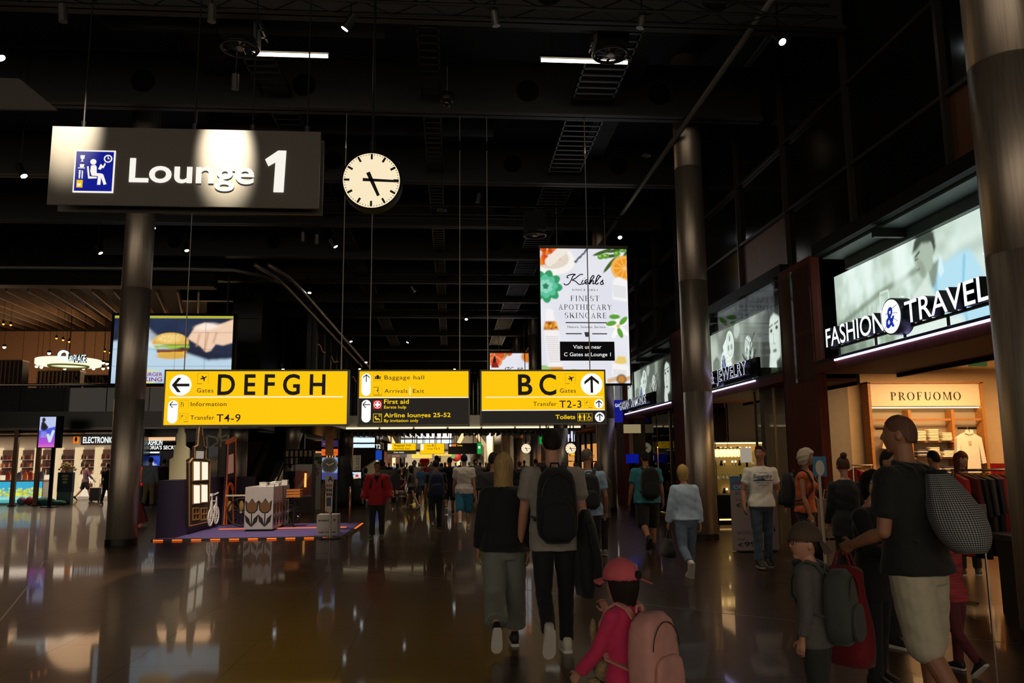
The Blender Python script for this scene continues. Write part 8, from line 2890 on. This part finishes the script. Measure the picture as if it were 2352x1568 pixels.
# child in red stripes behind
g = on_y(2172, 1180, 6.3)
person('small child in a red striped top behind the man in cream shorts', g.x, 6.3, 1.12, 20, 'f', 'fair', ('bob', '#2a1a12'), dict(mat=mat('red_stripes', '#a8343c', .8, noise=.6, nscale=26, stretch=(.2, .2, 4)), sleeve=.9), dict(c='#5a1a22', len=1.0), vox=.012, child=True)
# ------ middle distance, right
x, y = foot(1490, 1262)
P = person('stocky man in a teal shirt and black shorts walking away', x, y, hgt(1490, 1262, 1475, 1038), 4, 'm', 'tan', ('short', '#1a120e'),
           dict(c='#2f7d88', sleeve=.42, loose=.03, box=.8, hem=.84, flare=.04), dict(c='#0e0d0e', len=.52, loose=.035, wide=.02, name='shorts'), '#12100f', '#2a2622', legs=((8, 6), (-12, 38)), arms=((-6, 12, 8), (6, 12, 10)), bulk=1.22, vox=.012)
backpack(P, 'black backpack on the man in teal', '#0d0c0c', .36, .56, .2, 1.2)
x, y = foot(1580, 1330)
P = person('short-haired blonde woman in a pale blue shirt and jeans with a handbag', x, y, hgt(1580, 1330, 1580, 1068), 2, 'f', 'fair', ('bob', '#b08f4e'),
           dict(c='#a9bccc', sleeve=.97, loose=.03, hem=.92, box=.6), dict(c='#5b6b7d', len=.92, loose=.014), '#cdc6bb', '#b8b0a4', legs=((12, 4), (-16, 44)), arms=((-6, 10, 10), (4, 12, 12)), vox=.012, head=(-14, 0))
tote(P, 1, 'black leather handbag in the blonde woman\'s left hand', '#0f0d0c', .34, .24, .17, .15)
x, y = foot(1757, 1304)
P = person('man in a white printed t-shirt and blue jeans facing the camera', x, y, hgt(1757, 1304, 1757, 1028), 176, 'm', 'tan', ('crop', '#17100c'),
           dict(c='#e2dccb', sleeve=.42, loose=.014, hem=.88), dict(c='#3c4a5a', len=1.0, loose=.012), '#14110f', '#8a847a', legs=((6, 4), (-6, 10)), arms=((-4, 14, 32), (-8, 14, 44)), vox=.011, head=(-34, 0), face=True)
# print on the shirt
IK = mat('tee_navy', '#2a3350', .7)
pr = P['root']
for i, (s_, z, h_, w_, off, sh_) in enumerate((('VINTAGE', 1.385, .02, .13, .01, 0), ('Superdry', 1.315, .06, .3, .03, .3), ('THE REAL STUFF', 1.235, .02, .22, .01, 0), ('TOKYO JAPAN', 1.2, .016, .17, .01, 0))):
 vs, fs = glyphs(s_, h_, off, shear=sh_)
 xs = [v_[0] for v_ in vs]
 k = w_ / (max(xs) - min(xs))
 mb = MB()
 for v_ in vs:
  pass
 xx = [(-(v_[0] - min(xs)) * k + w_ / 2) for v_ in vs]
 mb.add([P['T'](a, .14 - 1.35 * a * a, z + v_[1]) for a, v_ in zip(xx, vs)], fs).build('shirt_print', IK, pr)
MB().add([P['T'](.15 - .03 * k, .125 + .028 * math.sin(PI * k / 10), 1.285 + .006 * k * (k < 6)) for k in range(11)] + [P['T'](.15 - .03 * k, .125 + .028 * math.sin(PI * k / 10), 1.272) for k in range(11)], [(k, k + 1, k + 12, k + 11) for k in range(10)]).build('shirt_print', IK, pr)
g = on_y(1842, 1033, 11.2)
P = person('white-haired woman in an orange sleeveless blouse looking right', g.x, 11.2, g.z, 232, 'f', 'tan', ('wavy', '#b5a88e'),
           dict(c='#b8501f', sleeve=0.12, loose=.02, hem=.9, name='blouse'), dict(c='#1a2028', len=1.0), legs=((4, 4), (-4, 6)), arms=((4, 8, 14), (10, 8, 20)), vox=.011, head=(12, 0), face=True)
backpack(P, 'black backpack on the woman in orange', '#0e0d0d', .3, .5, .18, 1.2)
t = at_person(P, 'water_bottle', 'clear water bottle beside the woman in orange', 'bottle')
W, v = P['hands'][0]
MB().lathe([(.03, -.16), (.032, -.1), (.032, .0), (.014, .04), (.014, .06)], tuple(W + v * .1 - Vector((0, 0, .05))), 14).build('bottle_body', mat('bottle_plastic', '#9aa0a4', .15, trans=.6), t, smooth=True)
MB().lathe([(.016, .06), (.016, .08)], tuple(W + v * .1 - Vector((0, 0, .05))), 10).build('cap', WHITE, t)
g = on_y(1937, 1040, 9.8)
P = person('woman in black with her hair in a high bun, seen from behind', g.x, 9.8, g.z - .06, -8, 'f', 'fair', ('bun', '#4a3020'), dict(c='#0b0a0b', sleeve=.95, loose=.02, hem=.74), dict(c='#0b0a0b', len=1.0), legs=((2, 2), (-2, 4)), arms=((8, 8, 30), (6, 8, 20)), vox=.011)
g = on_y(2148, 1037, 11.5)
person('dark-haired man in a brown shirt browsing inside the fashion shop', g.x, 11.5, g.z, 15, 'm', 'tan', ('short', '#15100c'), dict(c='#5a4430', sleeve=.9), dict(c='#1a1a1c', len=1.0), legs=((2, 2), (-2, 4)))
g = on_y(2205, 1040, 11.2)
person('woman with long auburn hair holding up a phone in the fashion shop', g.x, 11.2, g.z, 150, 'f', 'fair', ('long', '#6a3a1e'), dict(c='#2a2022', sleeve=.9), dict(c='#1a1a1c', len=1.0), legs=((2, 2), (-2, 4)), arms=((40, 5, 90), (10, 5, 20)), head=(40, 0), face=True)
# SPECIAL OFFER board
p = on_z(1722, 1266)
q = q_at(p.y)
t = thing('offer_board', 'white SPECIAL OFFER board with prices 30 and 99', 'sign', (0, p.y, 0))
a, b = q(1685, 1266), q(1781, 1092)
W_, H_ = b[0] - a[0], b[1] - a[1]
box('panel', mat('board_pink', '#a3938a', .6), t, a[0], b[0], 0, .04, .02, b[1])
box('foot', STEEL_D, t, a[0] + .1, b[0] - .1, -.15, .2, 0, .02)
box('header', mat('board_header', '#4d7f9a', .6), t, a[0], b[0], -.002, 0, b[1] - .19 * H_, b[1])
RI, WI, NI = mat('board_red', '#b03a48', .6), mat('board_white', '#d8d2cc', .6), mat('board_navy', '#22243f', .6)
for s_, u0, v0, c_, w_, m_ in (('SPECIAL', .06, .875, .045, .6, RI), ('OFFER', .06, .82, .05, .45, WI), ('BJORN BORG', .1, .76, .012, .42, NI), ("Men's shorts", .1, .74, .011, .34, NI), ('2 for', .1, .655, .022, .18, NI), ('30.-', .26, .58, .06, .36, NI), ('\u20ac', .1, .575, .05, .12, NI), ('LACOSTE', .1, .235, .014, .28, NI), ("Men's Polo", .1, .215, .012, .32, NI), ('2 for', .1, .135, .022, .18, NI), ('99.-', .24, .05, .065, .4, NI), ('\u20ac', .1, .05, .05, .12, NI)):
 text('lettering', s_, m_, t, a[0] + u0 * W_, v0 * H_ + .02, -.004, c_ * H_, width=w_ * W_, offset=.01)
MB().prism([(a[0] + u0 * W_, v0 * H_) for u0, v0 in ((.56, .5), (.66, .55), (.74, .52), (.82, .55), (.9, .5), (.86, .42), (.94, .26), (.54, .26), (.62, .42))][::-1], -.004, 0).build('dress_print', mat('dress_navy', '#33304a', .7, noise=.5, nscale=30), t)
# A-frame map stand and bags right of the woman in orange
g = on_y(1895, 1250, 10.4)
t = thing('map_stand', 'slim pole stand with a small blue and green oval sign', 'stand', (g.x, 10.4, 0))
zt = on_y(1886, 1048, 10.4).z
MB().cyl((0, 0, 0), (-.02, 0, zt - .2), .02, n=8).build('pole', mat('pole_cream', '#c9bfa4', .5), t)
box('plate', mat('plate_blue', '#3a7a9a', .5), t, -.1, .08, -.015, .0, zt - .26, zt)
MB().prism(ngon(-.01, zt - .15, .06, 20, .1), -.02, -.015).build('oval', mat('oval_cream', '#c9c4a8', .5), t)
MB().lathe([(.18, 0), (.18, .02)], n=20).build('base', STEEL_D, t)
for i, (dx, z0, w, h_, c1) in enumerate(((.1, .62, .26, .5, 'upper'), (.14, .12, .26, .46, 'lower'))):
 o = thing('paper_bag', c1 + ' pale carrier bag hanging on the pole stand', 'bag', (g.x + dx, 10.45, z0))
 MB().box(-w / 2, w / 2, -.05, .05, 0, h_).build('bag_body', mat('paper_bag', '#9a7c64', .7, noise=.15), o)
 box('print_mark', mat('bag_red_mark', '#8a2a2a', .6) if i == 0 else mat('bag_blue_mark', '#2a4a7a', .6), o, -.02, .06, -.054, -.05, h_ * .3, h_ * .5)
 MB().tube([(-.06, 0, h_), (-.04, 0, h_ + .12), (.04, 0, h_ + .12), (.06, 0, h_)], .006, 5).build('bag_handle', WHITE, o)
# ------ middle distance, centre
x, y = foot(1355, 1328)
P = person('grey-haired man in a light blue shirt with glasses walking away', x, y, hgt(1355, 1328, 1350, 1036), -4, 'm', 'tan', ('crop', '#5a5048'), dict(c='#7f97ad', sleeve=.46, loose=.02), dict(c='#16171c', len=1.0), '#1a1614', '#b8ae9c', legs=((10, 6), (-6, 14)), arms=((-4, 10, 30), (8, 8, 14)), head=(-48, 0), extras=('glasses',), face=True)
backpack(P, 'black backpack on the grey-haired man in light blue', '#0e0d0d', .3, .5, .18, 1.18)
x, y = foot(1380, 1278)
person('older woman in a khaki jacket and patterned trousers walking away', x, y, hgt(1380, 1278, 1385, 1064), 0, 'f', 'fair', ('bob', '#4a4036'), dict(c='#3a3022', sleeve=.97, loose=.04, hem=.7, box=.8, flare=.05, name='jacket'), dict(c='#1d1e1a', len=1.0), '#8a8478', '#a89f90', legs=((8, 4), (-10, 26)))
x, y = foot(1118, 1305)
person('man in a dark shirt with sunglasses on his head, mostly behind the blonde woman', x + .12, y, hgt(1118, 1305, 1135, 1040), 2, 'm', 'tan', ('short', '#1c1410'), dict(c='#1a1716', sleeve=.46, loose=.03), dict(c='#17161a', len=1.0), '#a8a296', legs=((8, 6), (-14, 34)), head=(-30, 0))
t = thing('carrier_bag', 'bright yellow-green carrier bag low beside the blonde woman', 'bag', (*foot(1110, 1258), .0))
MB().box(-.07, .1, -.05, .05, .02, .32).build('bag_body', mat('lime_bag', '#8fae1f', .6), t)
MB().tube([(-.04, 0, .3), (-.02, 0, .46), (.05, 0, .46), (.07, 0, .3)], .008, 5).build('bag_handle', mat('lime_bag', '#8fae1f', .6), t)
x, y = foot(1066, 1216)
person('young man in a cream t-shirt and blue shorts walking away', x, y, hgt(1066, 1216, 1062, 1044), 0, 'm', 'fair', ('short', '#120d0a'), dict(c='#cfc0b2', sleeve=.42, loose=.026, box=.6), dict(c='#2d7590', len=.5, loose=.035, wide=.02, name='shorts'), '#b8aca0', legs=((8, 6), (-12, 34)), arms=((-6, 8, 8), (4, 8, 20)))
x, y = foot(1040, 1180)
person('man in a black t-shirt and dark shorts beside the man in blue shorts', x - .1, y, hgt(1047, 1186, 1044, 1050), 0, 'm', 'tan', ('short', '#1a120c'), dict(c='#121011', sleeve=.42), dict(c='#1c1a20', len=.5, loose=.03, name='shorts'), legs=((8, 6), (-12, 34)))
x, y = foot(1000, 1220)
P = person('man in dark blue carrying a big navy backpack, walking away', x, y, hgt(1000, 1220, 993, 1057), 6, 'm', 'tan', ('short', '#15100c'), dict(c='#12151c', sleeve=.46), dict(c='#10131c', len=1.0), '#4a3c2c', '#8a7c60', legs=((8, 6), (-12, 34)), arms=((14, 14, 50), (4, 8, 20)), bulk=1.08)
backpack(P, 'big navy hiking backpack in the middle of the hall', '#101b38', .4, .62, .26, 1.16)
x, y = foot(945, 1170)
P = person('girl with long brown hair and bare legs striding left', x, y, hgt(945, 1170, 937, 1069), 60, 'f', 'fair', ('long', '#2a1a10'), dict(c='#4a4440', sleeve=0.1, hem=.9), dict(c='#15120f', kind='skirt', hem=.66, name='skirt'), '#a89a84', legs=((26, 4), (-26, 8)), arms=((-10, 8, 10), (20, 8, 30)))
x, y = foot(865, 1238)
P = person('man in a red jacket and dark trousers walking towards the camera', x, y, hgt(865, 1238, 868, 1063), 178, 'm', 'tan', ('short', '#140e0b'),
           dict(c='#a3121a', sleeve=.97, loose=.045, hem=.78, box=.9, flare=.03, name='jacket'), dict(c='#191a1e', len=1.0, loose=.016), '#4a4630', '#6a6650', legs=((5, 4), (-4, 10)), arms=((-6, 16, 46), (-6, 16, 46)), head=(6, 0), face=True, extras=('glasses',), bulk=1.05)
MB().prism([(P['T'](-.06, .165, 1.46).x, P['T'](0, 0, 1.47).z), (P['T'](.06, .165, 1.46).x, P['T'](0, 0, 1.47).z), (0, P['T'](0, 0, 1.3).z)], P['T'](0, .165, 1.4).y, P['T'](0, .17, 1.4).y).build('collar', cloth('#15110f'), P['root'])
t = at_person(P, 'backpack', 'dark backpack straps worn by the man in the red jacket', 'backpack')
strapped(P, t, cloth('#120e0d'), .05, yb=-.18)
MB().sph(P['T'](0, -.24, 1.22), (.15, .08, .24), 16, 10).build('pack_body', cloth('#120e0d'), t, smooth=True)
x, y = foot(826, 1165)
person('woman in black stepping away behind the man in the red jacket', x + .2, y, hgt(826, 1165, 840, 1074), 24, 'f', 'fair', ('bob', '#1a120d'), dict(c='#100e0e', sleeve=.9), dict(c='#121012', len=.9), '#b8ada0', legs=((14, 4), (-20, 44)))
p = on_y(900, 1095, 24)
t = thing('umbrella', 'dark open umbrella shape behind the man in the red jacket', 'umbrella', (p.x, 24, p.z))
MB().add([(.0, 0, .28), *[(.42 * math.cos(a), .3 * math.sin(a), -.12 + .04 * math.cos(4 * a)) for a in [2 * PI * k / 8 for k in range(8)]]], [(0, 1 + k, 1 + (k + 1) % 8) for k in range(8)]).tf(Matrix.Rotation(.7, 4, 'Y')).build('canopy', cloth('#2b2a28'), t)
MB().cyl((0, 0, .3), (.2, 0, -p.z), .012, n=6).build('shaft', STEEL_D, t)
# ------ left side
for (fx, fy, tp, hd, kw, lab) in ((193, 1150, 1062, -60, dict(hair=('bob', '#2a1c14'), sex='f', top=dict(c='#6a4450', sleeve=.9), bottom=dict(c='#15120f', len=.45, loose=.03, name='shorts'), legs=((20, 5), (-18, 20)), arms=((30, 10, 10), (0, 8, 10))), 'woman in a mauve top and dark shorts before the left shop'),
                                  (214, 1138, 1054, -50, dict(hair=('short', '#2a1c10'), top=dict(c='#26382f', sleeve=.45), bottom=dict(c='#14161c', len=1.0), legs=((16, 5), (-16, 20))), 'man in dark green pulling a black suitcase before the left shop'),
                                  (230, 1142, 1062, 20, dict(hair=('long', '#2a1a10'), sex='f', top=dict(c='#8a7a52', sleeve=.3, hem=.8), bottom=dict(c='#6a5a3c', len=.9), legs=((6, 4), (-10, 14))), 'woman in a mustard top just left of the left column'),
                                  (243, 1158, 1066, 0, dict(hair=('short', '#2a1c10'), top=dict(c='#1c1614', sleeve=.45), bottom=dict(c='#1a1817', len=1.0), legs=((6, 4), (-10, 14))), 'person in dark clothes cut off by the left column'),
                                  (340, 1166, 1052, 0, dict(hair=('short', '#1c140e'), top=dict(c='#8a98a0', sleeve=.97, loose=.03), bottom=dict(c='#8f8054', len=1.0, loose=.02), legs=((6, 4), (-8, 14))), 'man in a pale shirt and khaki trousers right of the left column'),
                                  (372, 1156, 1056, 10, dict(hair=('short', '#14100c'), top=dict(c='#10130f', sleeve=.9), bottom=dict(c='#0f0f12', len=1.0), legs=((6, 4), (-8, 14))), 'person in black between the khaki-trousered man and the booth'),
                                  (664, 1160, 1066, 40, dict(hair=('short', '#120d0a'), top=dict(c='#0f0d0d', sleeve=.46), bottom=dict(c='#100f10', len=1.0), legs=((3, 2), (-3, 4)), arms=((20, 8, 30), (20, 8, 30))), 'shop worker in black standing behind the wooden crate')):
 x, y = foot(fx, fy)
 person(lab, x, y, hgt(fx, fy, fx, tp), hd, vox=.018, **kw)
p = on_z(218, 1152)
t = thing('suitcase', 'black wheeled suitcase pulled across the left shop front', 'suitcase', (p.x, p.y, 0))
MB().box(-.2, .2, -.12, .12, .05, .6).build('shell', cloth('#0d0c0c'), t)
for x in (-.15, .15):
 MB().cyl((x, -.03, .03), (x, .03, .03), .03, n=8).build('wheel', BLACK, t)
MB().tube([(-.1, .1, .6), (-.1, .1, 1.0), (.1, .1, 1.0), (.1, .1, .6)], .01, 5).build('pull_handle', CHROME, t)
# upstairs silhouettes
for px, tp, hh in ((177, 838, 1.75), (206, 850, 1.6), (260, 850, 1.7), (242, 852, 1.6)):
 v = on_y(px, tp, 36.5)
 pr = person('dark figure in the upstairs restaurant, ' + {177: 'standing right under the oval canopy', 206: 'just right of the canopy', 260: 'nearest the column', 242: 'second from the column'}[px], v.x, 36.5, 1.7, 20 * (px % 7), 'm', 'dark', ('short', '#120d0a'), dict(c='#17110d', sleeve=.9), dict(c='#120e0c', len=1.0), vox=.03)
 pr['root'].location.z = MZ
# ------ far crowd
rc = random.Random(21)
TOPC = [('white', '#b5aca0'), ('grey', '#5a5652'), ('black', '#151314'), ('navy', '#1a2236'), ('red', '#8a1e1c'), ('pale green', '#8a9a78'), ('blue', '#3a5a7a'), ('tan', '#8a6e4c'), ('orange', '#a8501f'), ('brown', '#4a3222')]
HAIRC = [('dark', '#1a120d'), ('blond', '#9a7c48'), ('brown', '#3c2616'), ('grey', '#6a625a')]
STY = ['short', 'long', 'bob']
used = set()
spots = [(952, 1158, 1058), (970, 1160, 1068), (1094, 1158, 1056), (1002, 1150, 1047), (1014, 1150, 1064), (1124, 1150, 1062), (1194, 1165, 1060), (1232, 1160, 1055), (1090, 1128, 1055), (912, 1128, 1066), (924, 1122, 1064), (934, 1126, 1062), (963, 1120, 1068), (980, 1118, 1065), (1022, 1116, 1066), (1034, 1120, 1064), (1046, 1112, 1066), (1078, 1118, 1062), (1104, 1116, 1064), (1116, 1124, 1060), (1070, 1106, 1062), (905, 1112, 1064), (1150, 1130, 1058), (990, 1108, 1064), (1010, 1104, 1064), (1058, 1104, 1065), (893, 1118, 1064), (1135, 1120, 1062), (1166, 1140, 1060), (1205, 1128, 1058), (1322, 1150, 1062), (1250, 1138, 1060), (1530, 1160, 1075), (948, 1106, 1064), (1028, 1100, 1063), (882, 1108, 1066)]
fix = {0: ('white', 'blond', 'short', 170), 1: ('blue', 'dark', 'short', 175), 2: ('grey', 'dark', 'short', 180), 3: ('white', 'dark', 'short', 0), 6: ('black', 'brown', 'short', 0), 7: ('black', 'dark', 'short', 0), 8: ('pale green', 'dark', 'short', 0)}
for i, (px, py, tp) in enumerate(spots):
 x, y = foot(px, py)
 for _ in range(60):
  tc, hc, st, hd = rc.choice(TOPC), rc.choice(HAIRC), rc.choice(STY), rc.choice((0, 0, 10, -10, 180, 175, 90))
  if i in fix:
   f_ = fix[i]
   tc, hc, st, hd = [q for q in TOPC if q[0] == f_[0]][0], [q for q in HAIRC if q[0] == f_[1]][0], f_[2], f_[3]
  key = (tc[0], hc[0], st)
  if key not in used or i in fix:
   break
 used.add(key)
 H = min(1.95, max(1.5, hgt(px, py, px, tp)))
 shorts = rc.random() < .3
 ns = rc.choice(['#16171c', '#2a2c33', '#3a3c44', '#5a5040'])
 person('far crowd person with ' + {'short': 'short ', 'long': 'long ', 'bob': 'chin-length '}[st] + hc[0] + ' hair, ' + tc[0] + ' top' + (', facing the camera' if hd > 100 else ''), x, y, H, hd, 'f' if st != 'short' else 'm', rc.choice(['fair', 'tan', 'dark']), (st, hc[1]),
           dict(c=tc[1], sleeve=rc.choice([.42, .95]), loose=.025), dict(c=ns, len=.5 if shorts else 1.0, loose=.02), legs=((rc.choice([10, 16]), 5), (-14, rc.choice([20, 34]))), vox=.022 if y < 34 else .03, group='far crowd in the hall', bulk=rc.uniform(.95, 1.12))
# ================================================================== one continuous skin for every body and garment
for o, vx, it, amp in REM:
 m = o.modifiers.new('skin', 'REMESH')
 m.mode = 'VOXEL'
 m.voxel_size = vx
 m.use_smooth_shade = True
 if it:
  k = o.modifiers.new('relax', 'SMOOTH')
  k.iterations = it
  k.factor = .5
dg = bpy.context.evaluated_depsgraph_get()
done = []
for o, vx, it, amp in REM:
 me = bpy.data.meshes.new_from_object(o.evaluated_get(dg))
 done.append(me)
for (o, vx, it, amp), me in zip(REM, done):
 o.modifiers.clear()
 mt = o.data.materials[0]
 old = o.data
 o.data = me
 me.name = o.name
 me.materials.clear()
 me.materials.append(mt)
 bpy.data.meshes.remove(old)
 if amp > 0 and len(me.vertices):                       # soft cloth folds
  n = len(me.vertices)
  co = np.empty(n * 3)
  no = np.empty(n * 3)
  me.vertices.foreach_get('co', co)
  me.vertices.foreach_get('normal', no)
  co, no = co.reshape(-1, 3), no.reshape(-1, 3)
  ph = (sum(map(ord, o.name)) % 97) / 15
  x, y, z = co[:, 0], co[:, 1], co[:, 2]
  w = np.sin(x * 23 + z * 17 + ph) * np.sin(z * 31 - y * 19 + ph * 2) + .6 * np.sin(z * 47 + x * 29 + ph * 3) * np.sin(y * 41 - x * 13)
  co += no * (w * amp)[:, None]
  me.vertices.foreach_set('co', co.ravel())
  me.update()
 me.polygons.foreach_set('use_smooth', np.ones(len(me.polygons), bool))
